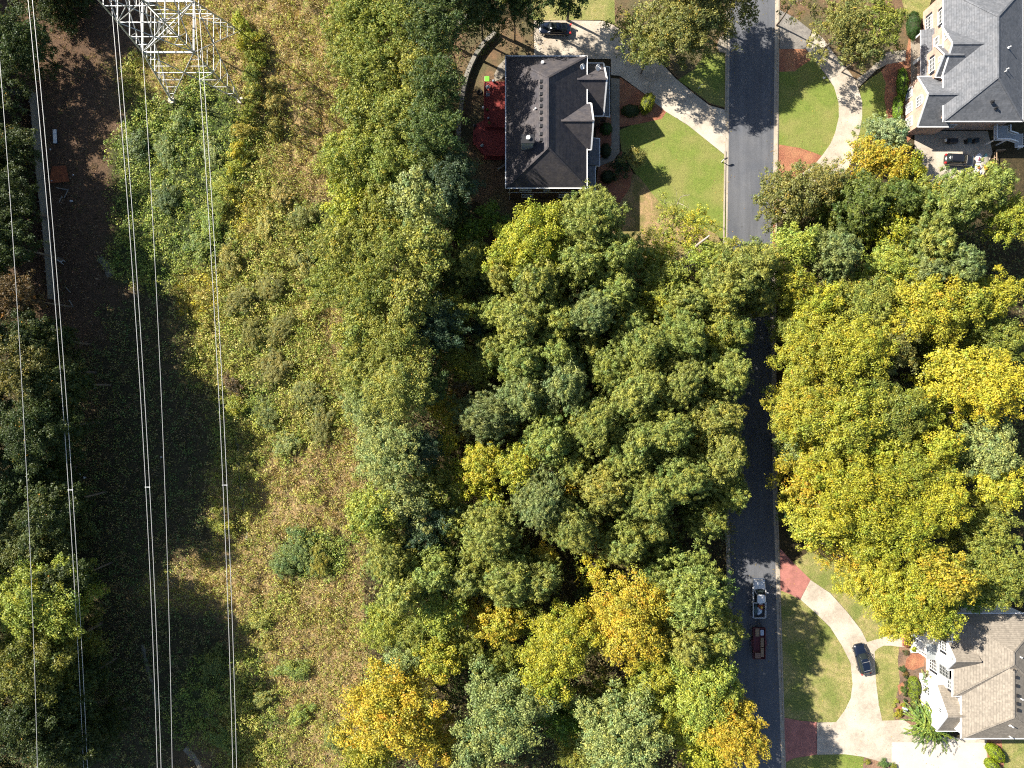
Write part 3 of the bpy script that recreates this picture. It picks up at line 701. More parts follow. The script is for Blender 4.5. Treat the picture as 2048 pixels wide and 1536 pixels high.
def crown_broad(seed, R=4.5, Hc=5.5, nl=7, per=30, leaf=0.27, dens=1.0, cr=(0.5, 0.95), gap=0.0):
    """lobed broadleaf crown; z=0 is its top"""
    r = np.random.default_rng(seed)
    lob = [(r.normal() * R * .08, r.normal() * R * .08, -0.10 * Hc, R * 0.36)]
    a0 = r.random() * 6.28; ph = r.random(3) * 6.28
    def rim(a): return 1 + .14 * math.sin(2 * a + ph[0]) + .11 * math.sin(3 * a + ph[1]) + .08 * math.sin(5 * a + ph[2])
    for k in range(nl):
        a = a0 + 2 * PI * k / nl + r.uniform(-0.35, 0.35); d = R * r.uniform(0.28, 0.52) * rim(a)
        lob.append((d * math.cos(a), d * math.sin(a), -Hc * r.uniform(0.12, 0.42), R * r.uniform(0.20, 0.32)))
    for k in range(nl + 4):
        a = a0 + 2 * PI * k / (nl + 4) + r.uniform(-0.3, 0.3); d = R * r.uniform(0.58, 0.86) * rim(a)
        lob.append((d * math.cos(a), d * math.sin(a), -Hc * r.uniform(0.32, 0.75), R * r.uniform(0.16, 0.27)))
    cs = []; rs = []
    for (lx, ly, lz, lr) in lob:
        n = int(19 * dens * (lr / 1.6) ** 2 + 4)
        d = unit(r.normal(size=(n, 3))); d[:, 2] = np.abs(d[:, 2]) * 0.95 - 0.12
        q = d * (lr * r.uniform(0.55, 1.1, (n, 1))); h_ = math.hypot(lx, ly); ux, uy = (lx / h_, ly / h_) if h_ > .3 else (1, 0)
        rad_ = (q[:, 0] * ux + q[:, 1] * uy) * 1.45; tan_ = (-q[:, 0] * uy + q[:, 1] * ux) * .9
        p = np.array([lx, ly, lz - lr * 0.4]) + np.stack([rad_ * ux - tan_ * uy, rad_ * uy + tan_ * ux, q[:, 2] * .62 - .10 * np.abs(rad_)], 1)
        cs.append(p); rs.append(cr[0] * .8 + (cr[1] - cr[0] * .8) * r.random(n) ** 1.6)
    cs = np.concatenate(cs); rs = np.concatenate(rs)
    if gap:
        k = r.random(len(cs)) > gap; cs = cs[k]; rs = rs[k]
    cs[:, 2] -= cs[:, 2].max() + 0.5
    v, idx = clump_cards(cs, rs, per, leaf, leaf * 0.72, r)
    ct = np.clip(r.normal(0.5, 0.24, len(cs)), 0, 1)
    tint = r.random(len(idx))
    return v, tint, ct[idx], lob

def crown_pine(seed, R=4.0, Hc=7.0, wh=7, per=30, leaf=0.30, dens=1.0):
    """pine: whorls of boughs carrying many small needle tufts"""
    r = np.random.default_rng(seed)
    cs = []; rs = []; cl = []
    for k in range(wh):
        f = (k + 0.4) / wh
        z = -Hc * f * 0.92; rad = R * (0.22 + 0.78 * f ** 0.7)
        nb = int(5 + 4 * f)
        a0 = r.random() * 6.28
        for b in range(nb):
            a = a0 + 2 * PI * b / nb + r.uniform(-0.35, 0.35); LL = rad * r.uniform(0.68, 1.15)
            nt_ = int((3 + LL * 2.8) * dens); tone = np.clip(r.normal(0.5, 0.2), 0, 1)
            for _ in range(nt_):
                s = LL * (r.random() ** 0.55); wd = 0.32 + 0.22 * s
                o = r.normal() * wd * 0.62
                cs.append((s * math.cos(a) - o * math.sin(a), s * math.sin(a) + o * math.cos(a), z + 0.35 * s * (1 - f) + r.normal() * 0.22 - 0.04 * s * s))
                rs.append(r.uniform(0.22, 0.5)); cl.append(tone + r.normal() * 0.12)
    cs = np.array(cs); rs = np.array(rs); cl = np.clip(np.array(cl), 0, 1)
    cs[:, 2] -= cs[:, 2].max() + 0.4
    v, idx = clump_cards(cs, rs, per, leaf, leaf * 0.34, r, flat=0.8, out=0.9, up=0.3, shell=0.6)
    return v, r.random(len(idx)), cl[idx], None

def mk(name, gen, mat):
    v, tint, cl, lob = gen
    return quad_mesh(name, v, mat, tint, cl)

def trunk_mesh(name, mat, h=1.0, limbs=6, seed=0, R=1.0, r0=0.02):
    """unit-height trunk with limbs reaching radius R near the top (z scaled by the tree's height)"""
    r = random.Random(seed); mb = MB()
    pts = [(0, 0, -0.02), (0.01, 0, 0.25), (0.0, 0.012, 0.55), (0.01, 0.0, 0.92)]
    mb.tube(pts, [r0 * 1.25, r0, r0 * 0.75, r0 * 0.25], 8)
    for k in range(limbs):
        a = 2 * PI * k / limbs + r.uniform(-.3, .3); zb = r.uniform(0.5, 0.72); d = R * r.uniform(0.55, 0.85)
        e = (d * math.cos(a), d * math.sin(a), min(0.93, zb + r.uniform(0.12, 0.22)))
        mid = (d * 0.5 * math.cos(a + .15), d * 0.5 * math.sin(a + .15), (zb + e[2]) / 2 - 0.01)
        mb.tube([(0, 0, zb), mid, e], [r0 * 0.55, r0 * 0.35, r0 * 0.12], 5)
        for q in range(2):
            a2 = a + r.choice((-1, 1)) * r.uniform(.4, .9); e2 = (mid[0] + 0.35 * R * math.cos(a2), mid[1] + 0.35 * R * math.sin(a2), mid[2] + 0.09)
            mb.tube([mid, e2], [r0 * 0.28, r0 * 0.1], 4)
    return mb.mesh(name, mat, True)

TRUNKS = [trunk_mesh('trunk', M['bark'], seed=s, R=0.26) for s in range(3)] + [trunk_mesh('trunk', M['pale_bark'], seed=9, R=0.26)]
VAR = {}
sd_ = 100
for size, R, Hc, nl in (('s', 2.3, 3.0, 5), ('m', 4.0, 4.6, 7), ('l', 6.2, 6.2, 9)):
    sd_ += 10
    VAR['broad', size] = [(mk('crown', crown_broad(sd_ + k, R, Hc, nl, per=32 if size != 'l' else 40, leaf=0.25, cr=(0.38, 0.8) if size != 'l' else (0.5, 1.0)), M['leaf']), R, Hc) for k in range(3)]
    VAR['sparse', size] = [(mk('crown', crown_broad(sd_ + 40 + k, R, Hc, nl, per=20, leaf=0.22, dens=1.05, cr=(0.3, 0.75), gap=0.25), M['leaf']), R, Hc) for k in range(2)]
    VAR['fine', size] = [(mk('crown', crown_broad(sd_ + 50 + k, R, Hc, nl + 3, per=28, leaf=0.20 if size != 'l' else 0.24, dens=1.35, cr=(0.3, 0.6) if size != 'l' else (0.38, 0.75)), M['leaf']), R, Hc) for k in range(2)]
for size, R, Hc, wh in (('s', 2.2, 4.0, 5), ('m', 3.8, 6.0, 7), ('l', 5.6, 7.5, 9)):
    sd_ += 10
    VAR['pine', size] = [(mk('crown', crown_pine(sd_ + k, R, Hc, wh, per=26 if size == 'l' else 30, leaf=0.33, dens=1.0 if size != 'l' else 1.15), M['needle']), R, Hc) for k in range(3)]

# ================================================================= SCRUB of the power-line clearing
PAL = {  # leaf colours for each kind of cover
 1: [(0.46, 0.36, 0.15), (0.37, 0.26, 0.105), (0.50, 0.42, 0.20), (0.32, 0.31, 0.065)],
 2: [(0.28, 0.30, 0.05), (0.36, 0.35, 0.08), (0.18, 0.225, 0.04), (0.40, 0.34, 0.10)],
 3: [(0.20, 0.26, 0.045), (0.28, 0.32, 0.07), (0.30, 0.31, 0.06), (0.12, 0.18, 0.035)],
 4: [(0.24, 0.165, 0.10), (0.31, 0.22, 0.14), (0.16, 0.15, 0.065), (0.26, 0.175, 0.105)],
 5: [(0.46, 0.38, 0.035), (0.29, 0.29, 0.06), (0.34, 0.30, 0.08), (0.21, 0.23, 0.05)],
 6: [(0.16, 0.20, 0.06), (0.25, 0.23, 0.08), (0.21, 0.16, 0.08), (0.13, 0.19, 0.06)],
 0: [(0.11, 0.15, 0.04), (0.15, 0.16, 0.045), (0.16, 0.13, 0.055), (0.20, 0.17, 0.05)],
}
def scatter(name, n, x0, x1, y0, y1, types, per, L, Wd, hgt, rad, seed, litter_ok=False, label=None, mode='leaf'):
    r = np.random.default_rng(seed)
    x = r.uniform(x0, x1, n); y = r.uniform(y0, y1, n)
    S_ = scores(x, y)
    ty = np.argmax(S_ * (0.6 + 0.8 * r.random(S_.shape)), -1)
    keep = np.isin(ty, types)
    if litter_ok is not False: keep &= litter_ok(x, y)
    x, y, ty = x[keep], y[keep], ty[keep]
    K = len(x)
    hs = hgt * r.uniform(0.4, 1.25, K) * (1 + 0.5 * fbm(x, y, 4.0, 77)); rr = rad * r.uniform(0.6, 1.4, K)
    base = np.stack([x, y, ground_z(x, y)], 1)
    pk = r.integers(0, 4, K)
    if name == 'low_scrub': pk = np.full(K, 3); ty = np.where(r.random(K) < .6, 2, 1); pk = np.where(ty == 2, r.integers(0, 3, K), 3)
    bc = np.array([PAL[t_][k] for t_, k in zip(ty, pk)])
    if mode == 'leaf':
        cc = base + np.stack([np.zeros(K), np.zeros(K), hs * 0.35], 1)
        idx = np.repeat(np.arange(K), per)
        d = unit(r.normal(size=(len(idx), 3))); d[:, 2] = np.abs(d[:, 2])
        p = cc[idx] + d * np.stack([rr[idx], rr[idx], hs[idx] * 0.65], 1) * (1 - 0.35 * r.random((len(idx), 1)))
        nn = unit(d * 0.7 + np.array([0, 0, 0.45]) + 0.5 * r.normal(size=d.shape))
        v = cards(p, nn, L * r.uniform(0.6, 1.4, len(idx)), Wd * r.uniform(0.6, 1.4, len(idx)), r, fold=0.1)
    else:
        idx = np.repeat(np.arange(K), per)
        off_ = r.normal(size=(len(idx), 2)) * rr[idx, None] * 0.55
        lean = unit(np.concatenate([off_ / rad * 0.9 + 0.5 * r.normal(size=off_.shape), np.full((len(idx), 1), 0.75)], 1))
        p = base[idx].copy(); p[:, :2] += off_; LL = L * r.uniform(0.6, 1.4, len(idx)) * hs[idx] / hgt
        p += lean * LL[:, None] * 0.45
        nn = unit(np.cross(lean, r.normal(size=lean.shape)))
        v = cards(p, nn, LL, Wd * r.uniform(0.7, 1.4, len(idx)), r, along=lean * 3)
    col = (bc * r.uniform(.75, 1.25, (K, 1)))[idx] * r.uniform(0.85, 1.2, (len(idx), 1)) * (1 + 0.05 * r.normal(size=(len(idx), 3)))
    m = quad_mesh(name, v, M['scrub'], r.random(len(idx)), None, np.clip(col, 0.01, 0.9))
    o = link(name, m); tag(o, label, None, kind='stuff')
    return o
LX0, LX1, LY0, LY1 = -79, -22, -60, 60
scatter('dry_grass', 40000, LX0, LX1, LY0, LY1, (1, 2, 5), 9, 0.5, 0.085, 0.5, 0.42, 1, mode='blade', label='tan and rust dry grass and weeds across the clearing')
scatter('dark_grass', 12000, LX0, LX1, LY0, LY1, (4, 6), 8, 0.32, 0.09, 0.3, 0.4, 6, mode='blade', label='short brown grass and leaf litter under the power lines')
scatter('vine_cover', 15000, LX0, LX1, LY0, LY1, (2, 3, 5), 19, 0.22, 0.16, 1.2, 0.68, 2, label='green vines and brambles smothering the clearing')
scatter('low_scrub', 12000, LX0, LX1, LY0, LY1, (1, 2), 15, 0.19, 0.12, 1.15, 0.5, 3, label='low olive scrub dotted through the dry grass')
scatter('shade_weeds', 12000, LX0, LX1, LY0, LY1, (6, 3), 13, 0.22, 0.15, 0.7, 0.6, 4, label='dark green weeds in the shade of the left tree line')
def wood(x, y):
    px = x * 13 + 1024; py = 768 - y * 13
    a = (px > 690) & (px < 1462) & (py > 500)
    b = (px > 650) & (px < 925) & (py <= 480)
    c_ = (px > 1575) & (py > 440) & (py < 1085)
    return a | b | c_
scatter('undergrowth', 20000, -26, 79, -60, 60, (0,), 15, 0.26, 0.19, 2.8, 1.0, 5, litter_ok=wood, label='shrubby undergrowth on the forest floor between the trees')

# fallen leaves along gutters, on lawns and drives
def leaves(name, n, label, seed, fn, cols, size=.13):
    r = np.random.default_rng(seed); x = r.uniform(-12, 79, n); y = r.uniform(-60, 60, n)
    k = r.random(n) < fn(x * 13 + 1024, 768 - y * 13, x, y); x = x[k]; y = y[k]; K = len(x)
    c = np.stack([x, y, np.full(K, .075)], 1); nn = unit(np.array([0, 0, 1]) + .25 * r.normal(size=(K, 3)))
    v = cards(c, nn, size * r.uniform(.6, 1.5, K), size * .7 * r.uniform(.6, 1.5, K), r)
    tag(link(name, quad_mesh(name, v, M['scrub'], r.random(K), None, np.array(cols)[r.integers(0, len(cols), K)])), label, kind='stuff')
def p_leaf(px, py, x, y):
    re = np.interp(py, [q[1] for q in RE], [q[0] for q in RE]); d = np.minimum(np.abs(px - (re - 8)), np.abs(px - (re - 98)))
    g = np.exp(-(d / 7.0) ** 2) * (.25 + .75 * (vnoise(x, y, 3, 5) > -.2))
    shade = ((py > 560) & (py < 1400) & (px > 1450) & (px < re)) * .10
    yard = (px > 1559) * .05 + ((px > 1230) & (px < 1450) & (py < 480)) * .05 + ((px > 1010) & (px < 1240) & (py < 118)) * .14
    return np.clip(g + shade + yard + .03 * (fbm(x, y, 4, 8) > .25) * (px > 1230), 0, 1)
leaves('fallen_leaves', 60000, 'fallen autumn leaves along the gutters and on the lawns', 12, p_leaf, [(.42, .30, .05), (.36, .2, .06), (.22, .13, .07), (.45, .36, .12), (.3, .26, .08)])
# ================================================================= HOUSES
def trim_line(parent, pts, wd=0.14, hh=0.16, name='gutter', mat=None):
    mb = MB()
    for a, b in zip(pts[:-1], pts[1:]): mb.beam(a, b, wd, hh)
    return mb.build(name, mat or M['white'], parent)

def hip(parent, mat, x0, x1, y0, y1, ze, zr, hs, hn, xm=None, t=0.14, ridge=True, trims=('w', 'e', 's', 'n')):
    """hip roof, ridge running north-south"""
    xm = (x0 + x1) / 2 if xm is None else xm
    A, B, Cc, D = (x0, y0, ze), (x1, y0, ze), (x1, y1, ze), (x0, y1, ze)
    S_, N_ = (xm, y0 + hs, zr), (xm, y1 - hn, zr)
    for pts in ([A, S_, N_, D], [B, Cc, N_, S_], [A, B, S_], [Cc, D, N_]):
        MB().plate(pts, t).build('roof_slope', mat, parent)
    if ridge:
        mb = MB()
        for a, b in ((S_, N_), (A, S_), (B, S_), (Cc, N_), (D, N_)):
            a = Vector(a) + Vector((0, 0, 0.02)); b = Vector(b) + Vector((0, 0, 0.02)); mb.beam(a, b, 0.26, 0.05)
        mb.build('ridge_cap', mat, parent)
    e = 0.06
    if 'w' in trims: trim_line(parent, [(x0 - e, y0 - .1, ze - .06), (x0 - e, y1 + .1, ze - .06)])
    if 'e' in trims: trim_line(parent, [(x1 + e, y0 - .1, ze - .06), (x1 + e, y1 + .1, ze - .06)])
    if 's' in trims: trim_line(parent, [(x0 - .1, y0 - e, ze - .06), (x1 + .1, y0 - e, ze - .06)])
    if 'n' in trims: trim_line(parent, [(x0 - .1, y1 + e, ze - .06), (x1 + .1, y1 + e, ze - .06)])

def gable_x(parent, mat, wall, xg, xin, y0, y1, ze, zr, over=0.15, t=0.12, ze1=None, yr=None, wallz=0.0, sgn=1, trim=True):
    """gable roof with ridge along x; gable face at xg, roof runs inside to xin. ze at y0, ze1 at y1"""
    ze1 = ze if ze1 is None else ze1
    yr = (y0 + y1) / 2 if yr is None else yr
    d = -over if xin > xg else over
    MB().plate([(xg + d, y0, ze), (xin, y0, ze), (xin, yr, zr), (xg + d, yr, zr)], t).build('roof_slope', mat, parent)
    MB().plate([(xg + d, y1, ze1), (xin, y1, ze1), (xin, yr, zr), (xg + d, yr, zr)], t).build('roof_slope', mat, parent)
    MB().beam((xg + d, yr, zr + .02), (xin, yr, zr + .02), 0.26, 0.05).build('ridge_cap', mat, parent)
    if wall:
        mb = MB(); i = 0.12
        f = [(xg, y0 + i, wallz), (xg, y1 - i, wallz), (xg, y1 - i, ze1 - .12), (xg, yr, zr - .14), (xg, y0 + i, ze - .12)]
        bk = [(xin, p[1], p[2]) for p in f]
        mb.add(f + bk, [(0, 1, 2, 3, 4), (9, 8, 7, 6, 5), (0, 5, 6, 1), (1, 6, 7, 2), (4, 9, 5, 0), (2, 7, 8, 3), (3, 8, 9, 4)])
        m_ = mb.build('gable_wall', wall, parent)
    if trim:
        xx = xg + d
        MB().beam((xx, y0, ze - .04), (xx, yr, zr - .04), 0.1, 0.22, up=(1, 0, 0)).beam((xx, y1, ze1 - .04), (xx, yr, zr - .04), 0.1, 0.22, up=(1, 0, 0)).build('rake_board', M['white'], parent)
        trim_line(parent, [(xx, y0 - .05, ze - .06), (xin, y0 - .05, ze - .06)], .12, .14)
        trim_line(parent, [(xx, y1 + .05, ze1 - .06), (xin, y1 + .05, ze1 - .06)], .12, .14)

def window(parent, c, wd, ht, n, cols=2, rows=3, shutters=False, arch=False, frame=None):
    """window on a vertical wall: centre c, normal n ('w','s','e','n')"""
    ax = {'w': (-1, 0), 's': (0, -1), 'e': (1, 0), 'n': (0, 1)}[n]
    nv = Vector((ax[0], ax[1], 0)); sv = Vector((-ax[1], ax[0], 0)); c = Vector(c)
    def bx(mb, s0, s1, z0, z1, d0, d1):
        p = [c + sv * s + nv * d + Vector((0, 0, z)) for s in (s0, s1) for d in (d0, d1) for z in (z0, z1)]
        lo = [min(q[i] for q in p) for i in range(3)]; hi = [max(q[i] for q in p) for i in range(3)]
        mb.box(lo[0], hi[0], lo[1], hi[1], lo[2], hi[2])
    f = MB(); b = 0.09
    bx(f, -wd / 2 - b, wd / 2 + b, ht / 2, ht / 2 + b * 1.3, -0.05, 0.10)
    bx(f, -wd / 2 - b * 1.5, wd / 2 + b * 1.5, -ht / 2 - b * 1.3, -ht / 2, -0.05, 0.14)
    bx(f, -wd / 2 - b, -wd / 2, -ht / 2, ht / 2, -0.05, 0.10); bx(f, wd / 2, wd / 2 + b, -ht / 2, ht / 2, -0.05, 0.10)
    for k in range(1, cols): s = -wd / 2 + wd * k / cols; bx(f, s - .025, s + .025, -ht / 2, ht / 2, 0.03, 0.065)
    for k in range(1, rows): z = -ht / 2 + ht * k / rows; bx(f, -wd / 2, wd / 2, z - .025, z + .025, 0.032, 0.067)
    if arch:
        for k in range(8):
            a = PI * k / 8; a2 = PI * (k + 1) / 8
            p1 = c + sv * (wd / 2 + .04) * math.cos(a) + Vector((0, 0, ht / 2 + (wd / 2) * math.sin(a))) + nv * .05
            p2 = c + sv * (wd / 2 + .04) * math.cos(a2) + Vector((0, 0, ht / 2 + (wd / 2) * math.sin(a2))) + nv * .05
            f.beam(p1, p2, 0.12, 0.12)
    fo = f.build('window', frame or M['white'], parent)
    g = MB(); bx(g, -wd / 2, wd / 2, -ht / 2, ht / 2, -0.03, 0.02)
    if arch:
        pts = [c + sv * (wd / 2) * math.cos(PI * k / 8) + Vector((0, 0, ht / 2 + (wd / 2) * math.sin(PI * k / 8))) + nv * .021 for k in range(9)]
        g.add([tuple(p) for p in pts], [tuple(range(9)), tuple(range(8, -1, -1))])
    g.build('pane', M['glass'], fo)
    if shutters:
        for s in (-1, 1):
            sh = MB(); s0 = s * (wd / 2 + .12); s1 = s * (wd / 2 + .50)
            bx(sh, min(s0, s1), max(s0, s1), -ht / 2, ht / 2, 0.0, 0.06)
            for k in range(8): z = -ht / 2 + ht * (k + .5) / 8; bx(sh, min(s0, s1) + .05, max(s0, s1) - .05, z - .04, z + .04, 0.06, 0.08)
            sh.build('shutter', M['shutter'], parent)

def pipe_vent(parent, x, y, z, h=0.45, r=0.07, mat=None, name='vent_pipe'):
    MB().cyl((x, y), r, z, z + h, 10).cyl((x, y), r * 2.2, z - .02, z + .06, 10).build(name, mat or M['metal'], parent)

def dish(x, y, z, label, face=(0.6, -0.5, 0.62), r=0.42):
    t_ = empty('satellite_dish', (x, y, z), label, 'satellite dish', 'satellite dishes on the left house')
    n = Vector(face).normalized(); u = n.cross(Vector((0, 0, 1))).normalized(); v_ = n.cross(u)
    cc = Vector((0, 0, 0.55)); vs = [tuple(cc - n * 0.08)]; fs = []
    for j, (rr, dd) in enumerate(((r * .5, -0.055), (r, 0.0))):
        for k in range(16): a = 2 * PI * k / 16; vs.append(tuple(cc + u * rr * math.cos(a) + v_ * rr * 1.15 * math.sin(a) + n * dd))
    for k in range(16):
        fs.append((0, 1 + k, 1 + (k + 1) % 16)); fs.append((1 + k, 17 + k, 17 + (k + 1) % 16, 1 + (k + 1) % 16))
    o = MB().add(vs, fs).build('reflector', M['white'], t_)
    sm = o.modifiers.new('s', 'SOLIDIFY'); sm.thickness = 0.03
    MB().tube([(0, 0, 0), (0, 0, .3), tuple(cc - n * .08)], .03, 6).build('mast', M['metal'], t_)
    MB().beam(tuple(cc - v_ * r * .9), tuple(cc + n * .5), .03).box(*[q for i in range(3) for q in ((cc + n * .5)[i] - .06, (cc + n * .5)[i] + .06)]).build('feed_arm', M['white'], t_)
    return t_

# ---------------------------------------------------- left house (brown shingle, dark brick)
h1 = empty('house', (5, 37, 0), 'two storey dark brick house with brown hip roof beside the red deck', 'house')
def loc(o_parent):  # parts are written in world metres
    pass
h1.location = (0, 0, 0)
x0, x1, y0, y1, ze, zr = -0.85, 10.7, 28.1, 46.9, 7.5, 11.6
MB().box(x0 + .35, x1 - .35, y0 + .35, y1 - .35, 0, ze - 0.02).build('wall', M['brick_dark'], h1)
hip(h1, M['roof_brown'], x0, x1, y0, y1, ze, zr, 4.4, 4.8)
gable_x(h1, M['roof_brown'], M['brick_dark'], 13.3, 6.0, 39.4, 47.1, 4.9, 8.5)
gable_x(h1, M['roof_brown'], M['brick_dark'], 11.2, 5.2, 33.6, 40.2, 7.45, 10.2, yr=36.7)
for pts, nm in (([(13.3, 40.0, 3.4), (14.6, 40.0, 2.8), (14.6, 47.5, 2.8), (13.3, 47.5, 3.4)], 'lean_to_roof'),
            ([(10.4, 32.6, 3.9), (13.05, 32.6, 3.2), (13.05, 36.6, 3.2), (10.4, 36.6, 3.9)], 'porch_roof'),
            ([(10.3, 28.5, 3.8), (12.4, 28.5, 3.2), (12.4, 32.58, 3.2), (10.3, 32.58, 3.8)], 'porch_roof')):
    MB().plate(pts, .1).build(nm, M['roof_grey'], h1)
trim_line(h1, [(13.3, 40.0, 3.3), (14.65, 40.0, 2.75), (14.65, 47.5, 2.75), (13.3, 47.5, 3.3)], .1, .12)
trim_line(h1, [(10.9, 36.65, 3.7), (13.1, 36.65, 3.14), (13.1, 32.55, 3.14), (12.45, 32.55, 3.14), (12.45, 28.45, 3.14), (10.3, 28.45, 3.6)], .1, .12)
for a, b in ((12.7, 32.8), (12.7, 36.1), (12.05, 28.7)): MB().box(a, a + .2, b, b + .2, 0, 3.2).build('porch_post', M['white'], h1)
MB().box(13.1, 14.3, 40.3, 47.2, 0, 2.85).build('garage_wall', M['brick_dark'], h1)
for k in range(2): window(h1, (14.3, 42.0 + 3.6 * k, 1.2), 2.4, 2.0, 'e', 4, 4)
for xx in (2.0, 5.1):
    window(h1, (xx, y0 + .35, 5.6), 1.6 if xx < 3 else .7, 1.3, 's', 3, 3)
window(h1, (8.0, y0 + .35, 2.0), 1.8, 1.2, 's', 3, 2); window(h1, (2.3, y0 + .35, 2.0), 1.6, 1.2, 's', 3, 2)
for k in range(4): window(h1, (x0 + .35, 31 + 4.4 * k, 5.5), 1.1, 1.5, 'w', 2, 3)
for yy in (30.5, 34.5): window(h1, (x1 - .35, yy, 5.5), 1.1, 1.4, 'e', 2, 3)
trim_line(h1, [(x0 + .3, y0 + .3, 3.9), (x1 - .3, y0 + .3, 3.9)], .08, .12, 'band_course')
trim_line(h1, [(x0 + .5, y0 + .2, 7.2), (x0 + .5, y0 + .2, 0.1)], .09, .09, 'downspout')
trim_line(h1, [(x1 - .9, y0 + .2, 7.2), (x1 - .9, y0 + .2, 0.1)], .09, .09, 'downspout')
MB().box(1.3, 2.95, 32.9, 33.9, 8.6, 12.3).build('chimney', M['siding'], h1)
ch = MB().box(1.2, 3.05, 32.8, 34.0, 12.3, 12.42).build('chimney_cap', M['black'], h1)
MB().cyl((2.2, 33.5), .28, 12.42, 12.75, 14).build('flue', M['white'], ch)
for k, py in enumerate((163, 174, 188, 199, 212, 225, 238, 252, 268, 280)):
    yy = (768 - py) * 97 / F; xx = 4.05
    MB().box(xx - .26, xx + .26, yy - .22, yy + .22, 10.95, 11.18).build('roof_vent', M['black'], h1, bevel=.03)
pipe_vent(h1, 4.3, 45.3, 8.4, .9, .22, M['white']); pipe_vent(h1, 4.6, 44.6, 8.9, .5); pipe_vent(h1, 3.25, 38.2, 10.2, .6, .12, M['white']); pipe_vent(h1, 4.9, 30.4, 9.2, .4)
tag(h1, 'two storey dark brick house with brown hip roof beside the red deck', 'house')
dish(12.4, 45.5, 6.5, 'white satellite dish on the garage roof corner by the driveway')
dish(10.0, 44.9, 8.1, 'white satellite dish on the main roof edge above the garage roof', (0.2, -0.7, 0.6), .36)

# ---- red deck behind the left house
dk = empty('deck', (0, 0, 0), 'red stained two level wooden deck behind the brown roofed house', 'deck')
up = [(969, 163), (1014, 163), (1014, 254), (969, 254)]; lo_ = [(948, 262), (953, 248), (969, 240), (969, 254.5), (1014, 254.5), (1014, 312), (968, 312), (947, 287)]
def P3(z, pts): return [tuple(W(a, b, z))[:2] for a, b in pts]
MB().prism(P3(1.5, up), 1.36, 1.5).build('platform', M['red_deck'], dk)
MB().prism(P3(1.1, lo_), 0.96, 1.1).build('platform', M['red_deck'], dk)
mb = MB()
for px_, py_ in ((972, 166), (972, 205), (972, 250), (1005, 166), (1005, 250), (950, 286), (968, 309), (1005, 309)):
    v = W(px_, py_, 1.2); MB().box(v.x - .07, v.x + .07, v.y - .07, v.y + .07, -.05, 1.0).build('post', M['red_deck'], dk)
for (z, pts) in ((1.5, [(969, 163), (969, 240)]), (1.1, [(948, 262), (947, 287), (968, 312), (1012, 312)])):
    P_ = [W(a, b, z) for a, b in pts]
    for a, b in zip(P_[:-1], P_[1:]):
        mb = MB(); mb.beam(a + Vector((0, 0, .92)), b + Vector((0, 0, .92)), .11, .05)
        mb.beam(a + Vector((0, 0, .12)), b + Vector((0, 0, .12)), .06, .05)
        n = max(2, int((b - a).length / .35))
        for k in range(n + 1):
            p = a.lerp(b, k / n); mb.beam(p, p + Vector((0, 0, .9)), .05)
        mb.build('railing', M['red_deck'], dk)
for k in range(2):
    a = W(969, 255 + k * 2.3, 1.3 - .12 * k); b = W(1013, 255 + k * 2.3, 1.3 - .12 * k)
    MB().beam(a, b, .28, .05).build('step', M['red_deck'], dk)
for k in range(2):
    a = W(968, 313 + 4 * k, .8 - .35 * k); b = W(1012, 313 + 4 * k, .8 - .35 * k)
    MB().beam(a, b, .34, .06).build('step', M['red_deck'], dk)

# ---------------------------------------------------- upper right house (grey shingle, pink brick)
h2 = empty('house', (0, 0, 0), 'large pink brick house with grey shingle gables at the upper right corner', 'house')
X0, X1, Y0, Y1 = 61.55, 72.8, 37.5, 56.3
MB().box(X0 + .3, X1 - .3, Y0 + .75, Y1 - .3, 0, 7.95).build('wall', M['brick_pink'], h2)
hip(h2, M['roof_grey'], X0, X1, Y0, Y1, 8.0, 12.5, 4.9, 5.5)
gable_x(h2, M['roof_grey'], M['brick_pink'], 61.6, 67.0, 43.7, 51.2, 7.75, 11.35, over=.2)
gable_x(h2, M['roof_grey'], M['brick_pink'], 60.9, 63.5, 44.0, 48.5, 7.3, 10.3, over=.2)
gable_x(h2, M['roof_grey'], M['brick_pink'], 59.05, 63.4, 37.35, 44.6, 5.5, 9.3, over=.2)
MB().plate([(60.2, 44.9, 3.4), (62.0, 44.9, 4.3), (62.0, 52.1, 4.3), (60.2, 52.1, 3.4)], .12).build('porch_roof', M['roof_grey'], h2)
trim_line(h2, [(60.15, 44.9, 3.35), (60.15, 52.1, 3.35)], .1, .12)
for yy in (51.8, 48.4):
    for dx in ((0,) if yy > 50 else (0, .28)):
        MB().box(60.35, 60.55, yy - .12 - dx, yy + .12 - dx, .1, 3.35).build('porch_column', M['white'], h2)
MB().box(60.0, 61.9, 45.0, 52.2, 0, .16).build('porch_floor', M['old_concrete'], h2)
WX = 61.85
window(h2, (WX, 52.9, 6.4), 1.7, 1.5, 'w', 3, 3, True); window(h2, (WX, 53.4, 2.3), 1.9, 2.2, 'w', 4, 4, True)
window(h2, (61.6, 49.7, 5.6), 1.0, 1.3, 'w', 2, 3); window(h2, (60.9, 46.2, 5.7), 1.7, 1.6, 'w', 3, 3, True)
window(h2, (61.6, 49.2, 8.9), .5, .8, 'w', 1, 2); window(h2, (60.9, 46.2, 8.5), .5, .7, 'w', 1, 2)
for yy in (43.2, 41.0, 38.9): window(h2, (59.05, yy, 2.0), 1.3, 2.0, 'w', 3, 5)
window(h2, (59.05, 41.0, 5.6), 1.3, 1.5, 'w', 3, 3, False, True)
for xx in (63.3, 66.3): window(h2, (xx, Y0 + .75, 6.6), 1.1, 1.3, 's', 2, 3)
window(h2, (64.9, Y0 + .75, 2.6), 1.2, 1.3, 's', 2, 3)
